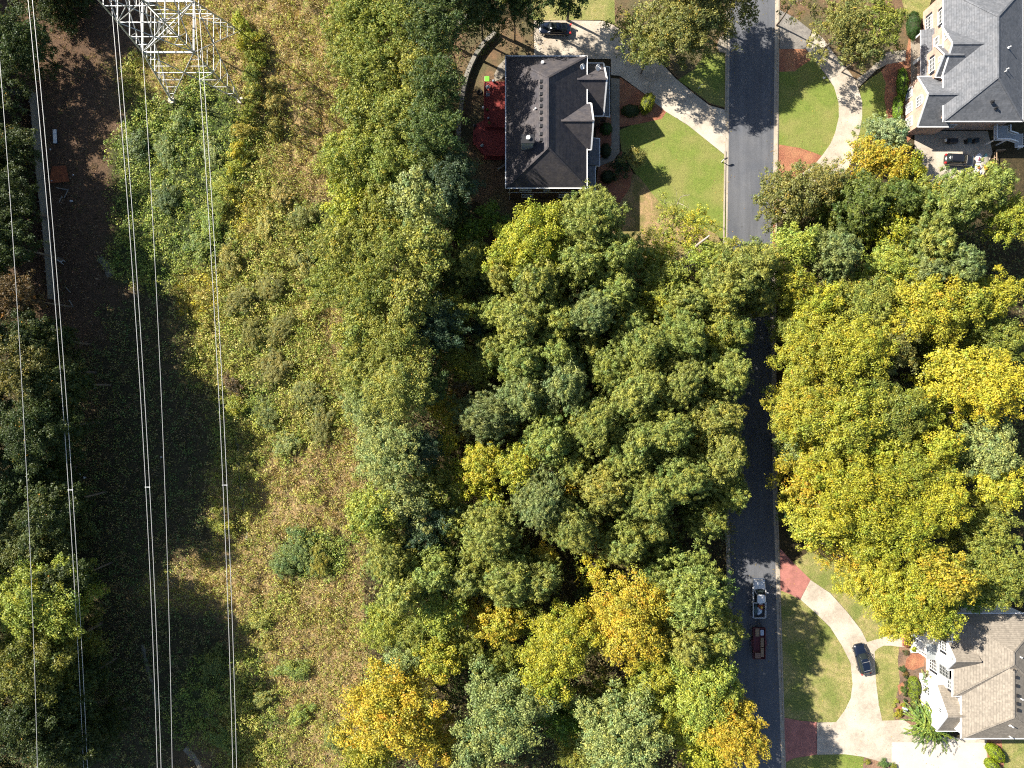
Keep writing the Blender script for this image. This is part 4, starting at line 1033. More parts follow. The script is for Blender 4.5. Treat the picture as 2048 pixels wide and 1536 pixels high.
MB().box(61.2, 62.6, Y0 + .65, Y0 + .74, 0, 2.3).build('side_door', M['siding'], h2)
for (px_, py_, zz) in ((2028, 88, 10.9), (2020, 137, 11.2), (2024, 132, 11.0), (1993, 199, 10.2), (1997, 213, 9.4)):
    v = W(px_, py_, zz); s = 0.5 if px_ > 2010 else .45
    pipe_vent(h2, v.x, v.y, zz - .1, s + .2, .07 if px_ > 2010 else .13, M['white'] if px_ > 2010 else M['black'])
# back porch with stair, white railings
pc = empty('back_porch', (0, 0, 0), 'raised dark porch with white railings and turning stair by the grey roofed house', 'porch')
PO = Vector((1.75, 1.55, 0))
def pbox(x0, x1, y0, y1, z0, z1): return MB().box(x0 + PO.x, x1 + PO.x, y0 + PO.y, y1 + PO.y, z0, z1)
pbox(69.4, 71.4, 34.4, 36.6, 2.75, 2.9).build('platform', M['siding'], pc)
for k in range(7): pbox(71.45 + .28 * k, 71.75 + .28 * k, 34.5, 35.6, 2.55 - .2 * k, 2.62 - .2 * k).build('stair_tread', M['siding'], pc)
pbox(73.45, 74.6, 33.8, 35.9, 1.05, 1.15).build('landing', M['siding'], pc)
for a, b in (((69.4, 34.4, 2.9), (71.4, 34.4, 2.9)), ((69.4, 34.4, 2.9), (69.4, 36.5, 2.9)), ((71.4, 35.7, 2.9), (71.4, 36.5, 2.9)), ((71.45, 34.45, 2.7), (73.4, 34.45, 1.3)), ((71.45, 35.65, 2.7), (73.4, 35.65, 1.3)), ((73.45, 33.8, 1.1), (74.6, 33.8, 1.1)), ((74.6, 33.8, 1.1), (74.6, 35.9, 1.1))):
    a = Vector(a) + PO; b = Vector(b) + PO; mb = MB(); mb.beam(a + Vector((0, 0, .95)), b + Vector((0, 0, .95)), .15, .06); mb.beam(a + Vector((0, 0, .12)), b + Vector((0, 0, .12)), .06)
    n = max(2, int((b - a).length / .25))
    for k in range(n + 1): p = a.lerp(b, k / n); mb.beam(p, p + Vector((0, 0, .95)), .04)
    mb.build('railing', M['white'], pc)
for xx, yy in ((69.5, 34.5), (71.3, 34.5), (74.5, 33.9), (74.5, 35.8)): pbox(xx - .08, xx + .08, yy - .08, yy + .08, 0, 2.75 if xx < 72 else 1.05).build('post', M['white'], pc)

# ---------------------------------------------------- lower right house (tan shingle, white walls)
h3 = empty('house', (0, 0, 0), 'white walled house with tan shingle roof at the lower right corner', 'house')
MB().box(63.7, 74.4, -44.55, -33.3, 0, 7.05).build('wall', M['white_wall'], h3)
MB().box(64.9, 74.4, -50.6, -44.5, 0, 7.02).build('wall', M['white_wall'], h3)
hip(h3, M['roof_tan'], 63.4, 76.6, -44.85, -33.0, 7.1, 10.05, 5.7, 4.5, xm=70.0)
hip(h3, M['roof_tan'], 64.6, 76.5, -50.9, -36.0, 7.12, 9.9, 4.3, 4.3, xm=70.1, trims=('w', 's', 'e'))
gable_x(h3, M['roof_tan'], M['white_wall'], 62.75, 66.2, -41.1, -37.1, 7.0, 9.0, over=.15)
gable_x(h3, M['roof_tan'], M['white_wall'], 62.65, 66.0, -51.1, -44.3, 4.6, 7.3, over=.15)
# entry porch with grey metal roof, steps, tall arched window, other windows
MB().plate([(61.6, -40.9, 3.7), (63.2, -40.9, 4.25), (63.2, -38.6, 4.25), (61.6, -38.6, 3.7)], .1).build('porch_roof', plain('standing_seam', (0.30, 0.32, 0.32), .4, metallic=.3), h3)
for yy in (-40.7, -38.8): MB().box(61.75, 61.95, yy - .12, yy + .12, 0, 3.65).build('porch_column', M['white'], h3)
MB().box(61.2, 63.7, -41.2, -38.3, 0, .45).build('porch_floor', M['white_wall'], h3)
for k in range(4): MB().box(60.0 + .35 * k, 60.42 + .35 * k, -40.3, -38.5, 0, .12 + .1 * k).build('brick_step', M['red_paver'], h3)
window(h3, (63.7, -41.9, 4.6), 2.2, 2.2, 'w', 5, 6, False, True, frame=M['siding'])
window(h3, (62.75, -38.1, 5.9), 1.2, 1.5, 'w', 3, 4, True); window(h3, (62.75, -39.1, 7.9), .45, .6, 'w', 1, 2)
window(h3, (63.7, -43.7, 6.0), 1.1, 1.2, 'w', 2, 3, True); window(h3, (63.7, -42.2, 1.9), 1.9, 1.9, 'w', 4, 4, True)
for yy in (-46.2, -49.3): window(h3, (62.65, yy, 1.9), 1.2, 1.6, 'w', 3, 4)
window(h3, (62.65, -47.7, 5.3), .6, .8, 'w', 2, 2)
for (px_, py_) in ((2028, 1313), (2029, 1325), (2029, 1342), (2034, 1355), (2034.5, 1372), (2036, 1392), (2036, 1408), (2037, 1421)):
    v = W(px_, py_, 9.8); MB().box(v.x - .16, v.x + .16, v.y - .2, v.y + .2, 9.2, 9.85).build('roof_vent', M['black'], h3)
for (px_, py_, zz) in ((2041, 1314, 9.5), (2024, 1453, 9.3), (2021, 1474, 7.6), (2043, 1398, 9.4)):
    v = W(px_, py_, zz); pipe_vent(h3, v.x, v.y, zz - .5, .8, .09, M['white'])

def settle(root, base, sc=(1, 1, 1)):
    """move the root Empty to the thing's base without moving its parts, then size the whole thing"""
    b = Vector(base)
    for c_ in root.children: c_.location = c_.location - b
    root.location = (b.x * sc[0], b.y * sc[1], 0); root.scale = sc
settle(h1, (5, 37.5, 0)); settle(dk, (-3, 39.5, 0)); settle(h2, (67, 47, 0), (1.022, 1.022, .71)); settle(pc, (73, 36, 0), (1.02, 1.02, .78)); settle(h3, (69, -42, 0))
# ================================================================= VEHICLES
def paint(name, c, rough=0.25, coat=0.8):
    return plain(name, c, rough, coat=coat, var=0.03)
def loft(secs, name, mat, parent, smooth=True, sub=1):
    """secs: list of (x, [(y,z)...]) closed cross sections"""
    vs = []; fs = []; n = len(secs[0][1])
    for x, s in secs:
        for y, z in s: vs.append((x, y, z))
    for i in range(len(secs) - 1):
        for k in range(n):
            a = i * n + k; b = i * n + (k + 1) % n
            fs.append((a, a + n, b + n, b))
    fs.append(tuple(range(n))); m_ = (len(secs) - 1) * n; fs.append(tuple(range(m_ + n - 1, m_ - 1, -1)))
    o = MB().add(vs, fs).build(name, mat, parent, smooth)
    bm = bmesh.new(); bm.from_mesh(o.data); bmesh.ops.recalc_face_normals(bm, faces=bm.faces[:]); bm.to_mesh(o.data); bm.free()
    if smooth: o.data.polygons.foreach_set('use_smooth', [True] * len(o.data.polygons))
    if sub: s = o.modifiers.new('s', 'SUBSURF'); s.levels = sub; s.render_levels = sub
    return o
def body_sec(w, zb, zt, crown=0.05, sh=0.8):
    w *= 0.5
    return [(-w * .86, zb), (-w, zb + .15), (-w, zt * .62), (-w * .97, zt * .86), (-w * sh, zt), (-w * .4, zt + crown), (0, zt + crown * 1.2),
            (w * .4, zt + crown), (w * sh, zt), (w * .97, zt * .86), (w, zt * .62), (w, zb + .15), (w * .86, zb)]
def wheel(parent, x, y, r=0.34, wd=0.22):
    t_ = MB().tube([(x, y - wd / 2, r), (x, y - wd / 2 + .03, r), (x, y + wd / 2 - .03, r), (x, y + wd / 2, r)], [r * .9, r, r, r * .9], 18).build('wheel', M['rubber'], parent, True)
    s = 1 if y > 0 else -1
    MB().tube([(x, y + s * (wd / 2 - .02), r), (x, y + s * (wd / 2 + .012), r)], [r * .62, r * .55], 12).build('rim', M['chrome'], t_)

def car(name, label, loc_, rz, pm, L=4.8, Wd=1.85, suv=False, rails=False, sunroof=False, scoop=None, group=None):
    c = empty(name, loc_, label, 'car', group, rz)
    h = L / 2; zt = 0.92 if not suv else 1.02
    nose = [(-h, .68, .35, .62), (-h + .12, .86, .25, .78), (-h + .5, .97, .2, .9), (-h + 1.1, 1, .2, .97), (0, 1, .2, .96), (h - 1.5, 1, .2, .93), (h - .9, .98, .2, .88), (h - .35, .9, .22, .78), (h - .1, .78, .28, .66), (h, .6, .34, .56)]
    loft([(x, body_sec(Wd * w_, zb, z * zt / .92)) for x, w_, zb, z in nose], 'body', pm, c)
    # greenhouse: dark glass with painted roof and pillars
    if suv: st_ = [(-h + .18, .74, .95, 1.05), (-h + .42, .80, 1.0, 1.55), (-h + 1.2, .82, 1.0, 1.68), (0.1, .83, 1.0, 1.70), (h - 2.0, .80, .98, 1.58), (h - 1.28, .80, .92, 1.02)]
    else: st_ = [(-h + .62, .74, .9, .98), (-h + 1.25, .78, .9, 1.34), (-h + 1.8, .80, .9, 1.43), (0.0, .81, .9, 1.45), (h - 2.15, .80, .9, 1.38), (h - 1.35, .82, .88, .96)]
    def cab(w, zb, z): 
        w *= .5; t = w * .80
        return [(-w * 1.12, zb - .1), (-w * 1.08, zb), (-t, z * .97), (-t * .6, z), (0, z + .01), (t * .6, z), (t, z * .97), (w * 1.08, zb), (w * 1.12, zb - .1)]
    loft([(x, cab(Wd * w_, zb, z)) for x, w_, zb, z in st_], 'windows', M['glass'], c)
    rx0, rx1 = (st_[1][0] + .1, st_[4][0] + .02) if suv else (st_[1][0] + .18, st_[4][0] - .02)
    zr_ = st_[3][3]
    def rf(w, z): w *= .5; return [(-w, z - .05), (-w * .95, z + .012), (0, z + .04), (w * .95, z + .012), (w, z - .05), (0, z - .06)]
    secs = []
    for k in range(7):
        f = k / 6; x = rx0 + (rx1 - rx0) * f; bz = zr_ - .10 * abs(2 * f - 1) ** 2.2 - (.05 if f > .9 and not suv else 0)
        secs.append((x, rf(Wd * (.66 - .05 * abs(2 * f - 1) ** 3), bz)))
    loft(secs, 'roof', pm, c)
    for s in (-1, 1):
        mb = MB()
        mb.beam((rx1 + .02, s * Wd * .30, zr_ - .12), (st_[5][0] - .05, s * Wd * .42, st_[5][3] + .02), .07, .04)
        mb.beam((rx0, s * Wd * .30, zr_ - .12), (st_[0][0] + .08, s * Wd * .39, st_[0][3] + .03), .12, .04)
        mb.beam((-.2, s * Wd * .335, zr_ - .08), (-.2, s * Wd * .44, .95), .07, .04)
        mb.build('pillar', pm, c)
        MB().box(h - 1.75, h - 1.58, s * Wd * .47 - (0.0 if s > 0 else .2), s * Wd * .47 + (.2 if s > 0 else 0.0), .93, 1.05).build('mirror', pm, c, bevel=.03)
        MB().box(h - .36, h - .1, s * Wd * .33 - .17, s * Wd * .33 + .17, .62, .735).build('headlight', M['chrome'], c, bevel=.03)
        MB().box(-h - .01, -h + .22, s * Wd * .34 - .14, s * Wd * .34 + .14, .74, .93).build('tail_light', M['tail'], c, bevel=.03)
        for x in (h - .85, -h + .95): wheel(c, x, s * (Wd / 2 - .10))
        if rails:
            MB().tube([(rx0 + .1, s * Wd * .31, zr_ - .02), (rx0 + .25, s * Wd * .31, zr_ + .07), (rx1 - .3, s * Wd * .31, zr_ + .07), (rx1 - .1, s * Wd * .31, zr_ - .02)], .028, 6).build('roof_rail', M['chrome'], c)
    if rails:
        for x in (rx0 + .45, rx1 - .5): MB().beam((x, -Wd * .31, zr_ + .075), (x, Wd * .31, zr_ + .075), .04, .03).build('roof_bar', M['metal'], c)
    if sunroof: MB().box(-.15, .62, -.38, .38, zr_ + .005, zr_ + .045).build('sunroof', M['glass'], c)
    MB().beam((st_[5][0] + .05, 0, .99), (st_[5][0] - .1, -.6, 1.05), .03).beam((st_[5][0] + .05, .1, .99), (st_[5][0] - .1, .65, 1.05), .03).build('wiper', M['black'], c)
    return c
M['tail'] = plain('tail_light', (0.55, 0.02, 0.02), .25)
navy = paint('navy_paint', (0.006, 0.010, 0.022), .2); blackp = paint('black_paint', (0.012, 0.012, 0.014), .2); whitep = paint('white_paint', (0.75, 0.76, 0.78), .3, .4)
v = W(1110, 57, .7); car('parked_car', 'dark navy sedan with a sunroof parked at the top of the driveway', (v.x, v.y, .05), math.radians(177), navy, 4.95, 1.86, sunroof=True)
v = W(1918, 320, .7); c2 = car('parked_car', 'black hatchback with red tail lights on the shaded parking pad', (v.x, v.y, .05), math.radians(-4), blackp, 4.5, 1.8, suv=True)
MB().plate([(.86, -.6, 1.22), (.98, -.6, 1.11), (1.02, 0, 1.10), (.98, .6, 1.11), (.86, .6, 1.22), (.9, 0, 1.21)], .02).build('sunshade', plain('sunshade_foil', (.62, .56, .42), .5), c2)
v = W(1725, 1318, .8); car('parked_car', 'glossy black SUV with silver roof rails on the curved driveway', (v.x, v.y, .05), math.radians(90 + 14), navy, 4.75, 1.88, suv=True, rails=True)

# ---- white pickup on the street
v = W(1518, 1197, .8)
tk = empty('pickup_truck', (v.x, v.y, .02), 'white pickup truck with a loaded open bed parked on the shaded street', 'pickup truck', None, math.radians(90))
L, Wd = 5.75, 1.98; h = L / 2
loft([(x, body_sec(Wd * w_, .35, z, .04)) for x, w_, z in ((h, .78, .8), (h - .1, .9, .98), (h - .6, .98, 1.08), (h - 1.35, 1, 1.12), (h - 3.3, 1, 1.1), (h - 3.35, 1, 1.1))], 'body', whitep, tk)
def cab2(w, z): w *= .5; t = w * .84; return [(-w, 1.0), (-w, 1.1), (-t, z * .98), (-t * .6, z), (0, z + .01), (t * .6, z), (t, z * .98), (w, 1.1), (w, 1.0)]
loft([(h - 1.25, cab2(Wd * .90, 1.16)), (h - 1.9, cab2(Wd * .9, 1.72)), (h - 2.2, cab2(Wd * .9, 1.80)), (h - 3.2, cab2(Wd * .9, 1.78)), (h - 3.33, cab2(Wd * .9, 1.2))], 'windows', M['glass'], tk)
loft([(x, [(-.72, z - .05), (-.66, z + .01), (0, z + .05), (.66, z + .01), (.72, z - .05), (0, z - .07)]) for x, z in ((h - 1.95, 1.76), (h - 2.3, 1.83), (h - 2.9, 1.83), (h - 3.28, 1.78))], 'roof', whitep, tk)
bed = MB().box(-h, h - 3.4, -.88, .88, .55, .62).box(-h, h - 3.4, .88, .98, .4, 1.14).box(-h, h - 3.4, -.98, -.88, .4, 1.14).box(h - 3.5, h - 3.4, -.88, .88, .6, 1.12).build('bed', whitep, tk, bevel=.02)
MB().box(-h - .06, -h - .005, -.86, .86, .5, 1.1).build('tailgate', whitep, tk)
MB().box(-h + .02, h - 3.52, -.86, .86, .625, .65).build('bed_liner', M['black'], tk)
MB().box(h - .02, h + .14, -.9, .9, .35, .58).build('bumper', M['chrome'], tk, bevel=.05); MB().box(-h - .2, -h - .07, -.9, .9, .35, .5).build('bumper', M['chrome'], tk, bevel=.03)
for s in (-1, 1):
    MB().box(h - .2, h - .02, s * .72 - .16, s * .72 + .16, .72, .9).build('headlight', M['chrome'], tk, bevel=.03)
    MB().box(h - 1.95, h - 1.8, s * 1.12 - .13, s * 1.12 + .13, 1.15, 1.35).build('mirror', whitep, tk, bevel=.03)
    MB().beam((h - 1.92, s * .74, 1.72), (h - 1.28, s * .86, 1.17), .08).beam((h - 3.26, s * .74, 1.76), (h - 3.34, s * .88, 1.15), .14).build('pillar', whitep, tk)
    for x in (h - .95, -h + 1.2): wheel(tk, x, s * .87, .38, .24)
bx_, by_ = v.x, v.y
def blob(name, label, cat, x, y, z, sx, sy, sz, mat, seed, group=None, n=2):
    bm = bmesh.new(); bmesh.ops.create_icosphere(bm, subdivisions=n + 1, radius=1)
    r = random.Random(seed); k = [Vector((r.uniform(-1, 1), r.uniform(-1, 1), r.uniform(-1, 1))) * 2.3 for _ in range(4)]
    for vtx in bm.verts:
        d = vtx.co.copy(); f = 1 + .16 * sum(math.sin(d.dot(q) * 1.7 + i) for i, q in enumerate(k)) / 2
        vtx.co = Vector((d.x * sx * f, d.y * sy * f, max(d.z, -.3) * sz * f))
    m_ = bpy.data.meshes.new(name); bm.to_mesh(m_); bm.free(); m_.materials.append(mat)
    m_.polygons.foreach_set('use_smooth', [True] * len(m_.polygons))
    o = link(name, m_); o.location = (x, y, z); return tag(o, label, cat, group)
blob('rubbish_bag', 'crumpled pale blue plastic sheet heaped in the pickup bed', 'plastic sheet', bx_ + .05, by_ - 1.9, .85, .42, .62, .3, plain('blue_plastic', (.50, .58, .68), .5), 3)
blob('tarp', 'crumpled rust orange tarp in the pickup bed', 'tarp', bx_ + .25, by_ - 1.25, .82, .48, .42, .28, plain('rust_tarp', (.32, .07, .03), .7), 4)
blob('hard_hat', 'small yellow round bucket lid on the orange tarp in the pickup', 'bucket', bx_ + .28, by_ - 1.25, 1.1, .2, .2, .16, plain('yellow_plastic', (.75, .45, .03), .4), 5)
blob('rag', 'white rags behind the pickup cab on the bed', 'rags', bx_ + .2, by_ - .75, .9, .3, .16, .16, plain('white_rag', (.6, .6, .62), .8), 6)
blob('bag', 'dark green garden bag on the left side of the pickup bed', 'bag', bx_ - .5, by_ - 1.7, .85, .3, .75, .25, plain('green_bag', (.05, .09, .09), .6), 7)

# ---- trailer behind the pickup
v = W(1518, 1286, .7)
tr = empty('utility_trailer', (v.x, v.y, .02), 'maroon utility trailer with plank boxes on the shaded street behind the pickup', 'trailer', None, math.radians(90))
mar = surf('maroon_paint', (0.14, 0.035, 0.04), (0.10, 0.03, 0.035), scale=2, fine=14, fine_amt=.2, rough=.6)
MB().box(-2.35, 2.3, -.85, .85, .5, .6).build('bed', mar, tr)
for k in range(7): MB().box(-2.3, 1.2, -.82 + .17 * k, -.70 + .17 * k, .605, .635).build('bed_plank', mar, tr)
MB().box(-2.4, 2.35, -.93, -.85, .45, .95).box(-2.4, 2.35, .85, .93, .45, .95).box(2.3, 2.36, -.85, .85, .5, .95).box(-2.4, -2.34, -.85, .85, .5, .9).build('side_rail', mar, tr)
MB().beam((2.35, .5, .5), (3.5, 0, .5), .09).beam((2.35, -.5, .5), (3.5, 0, .5), .09).build('tongue', M['black'], tr)
for s in (-1, 1):
    MB().box(-.5, .5, s * 1.05 - .12, s * 1.05 + .12, .62, .68).build('fender', mar, tr)
    wheel(tr, 0, s * 1.05, .32, .2)
def crate(name, label, cat, px0, py0, px1, py1, z0, z1, mat, n=4, horiz=False, group=None):
    a = W(px0, py0, z1); b = W(px1, py1, z1); xa, xb = sorted((a.x, b.x)); ya, yb = sorted((a.y, b.y))
    e = empty(name, ((xa + xb) / 2, (ya + yb) / 2, z0), label, cat, group)
    sx, sy = (xb - xa) / 2, (yb - ya) / 2
    MB().box(-sx + .02, sx - .02, -sy + .02, sy - .02, 0, z1 - z0 - .04).build('box', mat, e)
    for k in range(n):
        if horiz: MB().box(-sx, sx, -sy + 2 * sy * k / n + .015, -sy + 2 * sy * (k + 1) / n - .015, z1 - z0 - .04, z1 - z0 + random.uniform(-.01, .01)).build('plank', mat, e)
        else: MB().box(-sx + 2 * sx * k / n + .012, -sx + 2 * sx * (k + 1) / n - .012, -sy, sy, z1 - z0 - .04, z1 - z0 + random.uniform(-.01, .01)).build('plank', mat, e)
    return e
G_ = 'plank boxes on the trailer'
crate('wooden_box', 'tan plank box at the front left of the maroon trailer', 'wooden box', 1511, 1256, 1519, 1273, .64, .95, M['wood'], 3, group=G_)
crate('wooden_box', 'long plank box against the right trailer rail, nearer the pickup', 'wooden box', 1521.5, 1276, 1528, 1294, .64, .95, M['wood'], 3, group=G_)
crate('wooden_box', 'long plank box on the right trailer rail, rear half', 'wooden box', 1521.5, 1296, 1528, 1314, .64, .95, M['wood'], 3, group=G_)
crate('wooden_box', 'wide brownish plank box across the rear end of the trailer', 'wooden box', 1510, 1306, 1521, 1317, .64, 1.0, plain('red_wood', (.26, .15, .11), .8), 3, True, group=G_)
crate('cooler', 'pale blue cooler box at the front right of the trailer', 'cooler', 1521, 1260, 1528, 1271, .64, 1.0, plain('pale_blue', (.45, .5, .6), .5), 1)

# ================================================================= TRANSMISSION TOWER AND LINES
TX, TY = -47.0, 48.85
tw = empty('transmission_tower', (TX, TY, 0), 'white galvanised steel lattice transmission tower standing in the clearing', 'transmission tower')
UB = MB().box(-.5, .5, -.5, .5, 0, 1).mesh('steel', M['metal'])
def bar(p, q, wd, name='brace', mesh=UB):
    p = Vector(p); q = Vector(q); d = q - p
    o = link(name, mesh, tw)
    o.matrix_local = Matrix.Translation(p) @ d.to_track_quat('Z', 'Y').to_matrix().to_4x4() @ Matrix.Diagonal((wd, wd, d.length, 1))
    return o
def cor(hw, z): return [Vector((sx * hw, sy * hw, z)) for sx, sy in ((-1, -1), (1, -1), (1, 1), (-1, 1))]
B0, B1, B2, B3 = cor(5.3, .3), cor(3.5, 12), cor(3.0, 19), cor(2.6, 25.5)
for k in range(4):
    bar(B0[k], B1[k], .20, 'leg'); bar(B1[k], B2[k], .18, 'leg'); bar(B2[k], B3[k], .16, 'leg')
    f = B0[k]; MB().cyl((f.x, f.y), .55, -.2, .35, 16, .5).build('footing', M['footing'], tw)
def face(A, Bt, wd, sub=4, wsub=.075, top=.16):
    for k in range(4):
        a0, a1 = A[k], A[(k + 1) % 4]; b0, b1 = Bt[k], Bt[(k + 1) % 4]
        bar(a0, b1, wd); bar(a1, b0, wd); bar(b0, b1, top, 'horizontal')
        w0 = (a1 - a0).length; w1 = (b1 - b0).length; s = w0 / (w0 + w1); X_ = a0.lerp(b1, s)
        l = a0.lerp(b0, s); r_ = a1.lerp(b1, s); bar(l, r_, .1, 'horizontal')
        for L0, L1, D in ((a0, b0, X_), (a1, b1, X_)):
            lm = L0.lerp(L1, s)
            for q in range(1, sub):
                t = q / sub
                p = L0.lerp(lm, t); dd = L0.lerp(D, t); bar(p, dd, wsub)
                p2 = L0.lerp(lm, (q + 1) / sub); bar(dd, p2, wsub * .9)
            if sub > 3:
                for q in (1, 2):
                    t = q / 3; p = L1.lerp(lm, t); dd = L1.lerp(D, t); bar(p, dd, wsub); 
face(B0, B1, .11, 4, wsub=.06, top=.22); face(B1, B2, .10, 2, top=.12); face(B2, B3, .09, 1, top=.12)
bar(B1[0], B1[2], .1, 'diaphragm'); bar(B1[1], B1[3], .1, 'diaphragm'); bar(B3[0], B3[2], .1, 'diaphragm'); bar(B3[1], B3[3], .1, 'diaphragm')
# wide bridge arm and earth wire peaks
for yy in (-1.3, 1.3):
    for zz in (25.6, 27.4): bar((-13, yy, zz), (13, yy, zz), .16, 'crossarm')
    for k in range(13):
        x_ = -13 + 2 * k; bar((x_, yy, 25.6), (x_ + 2, yy, 27.4), .08, 'crossarm_brace'); bar((x_, yy, 27.4), (x_ + 2, yy, 25.6), .08, 'crossarm_brace')
for sx in (-1, 1):
    for yy in (-1.3, 1.3): bar((sx * 6.2, yy, 27.4), (sx * 8, 0, 31), .12, 'peak'); bar((sx * 9.8, yy, 27.4), (sx * 8, 0, 31), .12, 'peak')
for x_ in (-11, -1, 9):
    MB().tube([(x_, 0, 25.5), (x_, 0, 23.6)], .12, 8).build('insulator', M['glass'], tw)

def zline(P, y):     # heights measured along the span
    return float(np.interp(y, [p[0] for p in P], [p[1] for p in P]))
def cable_pts(X, zs, dx=0.0):
    """height at four stations of world Y, smoothed by a quadratic sag"""
    c_ = np.polyfit([p[0] for p in zs], [p[1] for p in zs], 2)
    ys_ = np.linspace(48.85, -75, 40); return [(X + dx, y, float(np.polyval(c_, y))) for y in ys_]
def bundle(Xc, offs, label, spx):
    # offs: photograph columns of the bundle's middle at rows 0, 500, 1000, 1500
    zs = []
    for row, col_ in zip((0, 500, 1000, 1500), offs):
        hz = Xc * F / (col_ - 1024.0); z = H - hz; zs.append(((768 - row) * hz / F, z))
    e = empty('power_line', (Xc, 0, 0), label, 'power line', 'twin conductor power lines')
    for s in (-1, 1):
        MB().tube([(p[0] - Xc, p[1], p[2]) for p in cable_pts(Xc, zs, s * .26)], .036, 6).build('conductor', M['wire'], e, True)
    cp = cable_pts(Xc, zs); yy = (768 - spx) * 93 / F; z = float(np.interp(-yy, [-p[1] for p in cp], [p[2] for p in cp]))
    MB().box(-.33, .33, yy - .05, yy + .05, z - .05, z + .05).cyl((-.26, yy), .09, z - .08, z + .08, 8).cyl((.26, yy), .09, z - .08, z + .08, 8).build('spacer', M['metal'], e)
bundle(-58.0, (60, 107.5, 141, 170), 'leftmost twin conductor power line crossing above the wooden fence', 978)
bundle(-48.0, (226.5, 266.5, 296.5, 317.5), 'middle twin conductor power line of the three pairs', 973)
bundle(-38.0, (393, 425, 452, 468.5), 'right twin conductor power line running along the sunny scrub edge', 970)
def shield(X, cols, rows, label):
    zs = [((768 - r_) * (X * F / (c_ - 1024)) / F, H - X * F / (c_ - 1024)) for c_, r_ in zip(cols, rows)]
    e = link('earth_wire', MB().tube(cable_pts(X, zs), .026, 6).mesh('earth_wire', M['wire'], True)); tag(e, label, 'power line', 'single earth wires')
shield(-57.0, (0.5, 27, 56, 74), (130, 500, 1000, 1500), 'single thin wire nearest the left edge of the photo')
shield(-41.2, (285, 309, 331, 344.5), (100, 500, 1012, 1530), 'single thin wire between the middle and right twin power lines')
# ================================================================= FENCES, WALLS, GARDEN THINGS
def wood_fence(pts, label, hgt=1.9):
    P_ = [Vector(WG(*p)).to_3d() for p in pts]
    f = empty('wooden_fence', P_[0], label, 'fence'); O = P_[0]
    for a, b in zip(P_[:-1], P_[1:]):
        n = max(1, round((b - a).length / 2.4)); d = (b - a) / n; u = d.normalized()
        for k in range(n):
            p = a + d * k - O; q = p + d; mb = MB(); m_ = int(d.length / .16)
            for j in range(m_):
                c_ = p + u * (.08 + j * (d.length / m_)); hh = hgt + random.uniform(-.05, .05)
                mb.beam(c_, c_ + Vector((0, 0, hh)), .02 + .02 * random.random(), .135, up=u)
            o = mb.build('board', M['fence_wood'], f); o['kind'] = 'stuff'
            MB().beam(p + Vector((-.06, 0, .4)), q + Vector((-.06, 0, .4)), .05, .09).beam(p + Vector((-.06, 0, 1.55)), q + Vector((-.06, 0, 1.55)), .05, .09).build('rail', M['fence_wood'], f)
            MB().box(p.x - .16, p.x - .05, p.y - .06, p.y + .06, 0, hgt + .1).build('post', M['fence_wood'], f)
wood_fence([(74, 188), (79, 240), (84, 300), (91, 380), (99, 440), (106, 520), (112, 600)], 'weathered grey board fence running down the left clearing edge')
wood_fence([(28, 190), (73, 187)], 'short weathered board fence meeting the long fence at its top end')

def wall_ribbon(pts, w, hgt, label, name='retaining_wall', mat=None, seg=1.6):
    P_ = [Vector(WG(*p)) for p in catmull(pts, 6)]
    O = P_[0]; e = empty(name, (O.x, O.y, 0), label, 'retaining wall')
    # resample into blocks
    dist = 0; cur = [P_[0]]; acc = 0
    res = [P_[0]]
    for a, b in zip(P_[:-1], P_[1:]):
        L_ = (b - a).length
        while acc + L_ >= seg:
            t = (seg - acc) / L_; a = a.lerp(b, t); res.append(a.copy()); L_ = (b - a).length; acc = 0
        acc += L_
    res.append(P_[-1])
    for i in range(len(res) - 1):
        a, b = res[i] - O, res[i + 1] - O
        if (b - a).length < .2: continue
        def nrm(j):
            p = res[max(j - 1, 0)]; q = res[min(j + 1, len(res) - 1)]; d = (q - p).normalized(); return Vector((-d.y, d.x)) * w / 2
        n0, n1 = nrm(i), nrm(i + 1); g = (b - a).normalized() * .012
        MB().prism([tuple(a + n0 + g), tuple(b + n1 - g), tuple(b - n1 - g), tuple(a - n0 + g)], -.1, hgt + random.uniform(-.01, .01)).build('wall_block', mat or M['stone'], e)
    return e
wall_ribbon([(918, 296), (918, 262), (922, 225), (928, 180), (937, 145), (955, 108), (975, 84), (991, 69)], .62, .9, 'long curved grey retaining wall behind the red deck')
wall_ribbon([(908, 60), (918, 50), (932, 37), (941, 29)], .5, .8, 'short curved grey retaining wall piece under the trees above the long one')
wall_ribbon([(995, 341), (1004, 335), (1013, 329)], .3, .5, 'short low wall beside the left house below the deck')

def pot(px, py, z, r, label, mat, plant=None, h=.4, group='plant pots on the red deck'):
    v_ = W(px, py, z); e = empty('plant_pot', v_, label, 'plant pot', group)
    MB().tube([(0, 0, 0), (0, 0, h), (0, 0, h + .03), (0, 0, h - .04)], [r * .7, r, r * 1.08, r * .85], 16).build('pot', mat, e, True)
    if plant is not None:
        vv_, idx = clump_cards(np.array([[0, 0, h + r * .5]]), np.array([r * .9]), 60, .16, .09, np.random.default_rng(int(px)))
        o = link('leaves', quad_mesh('leaves', vv_, M['leaf'], rng.random(60), rng.random(60)), e); o.color = plant
wp = plain('white_pot', (.6, .6, .6), .5); tp = plain('terracotta', (.28, .11, .07), .8); gp = plain('grey_pot', (.22, .24, .28), .6)
pot(967, 217, 1.5, .22, 'round white pot on the deck edge by the step', wp)
pot(977, 238, 1.5, .18, 'small grey blue pot in the middle of the deck', gp)
pot(979, 248, 1.5, .22, 'green planted pot just above the deck steps', tp, (.12, .14, .03, 0))
pot(987, 164, 1.5, .2, 'small dark pot on the upper end of the deck', gp)
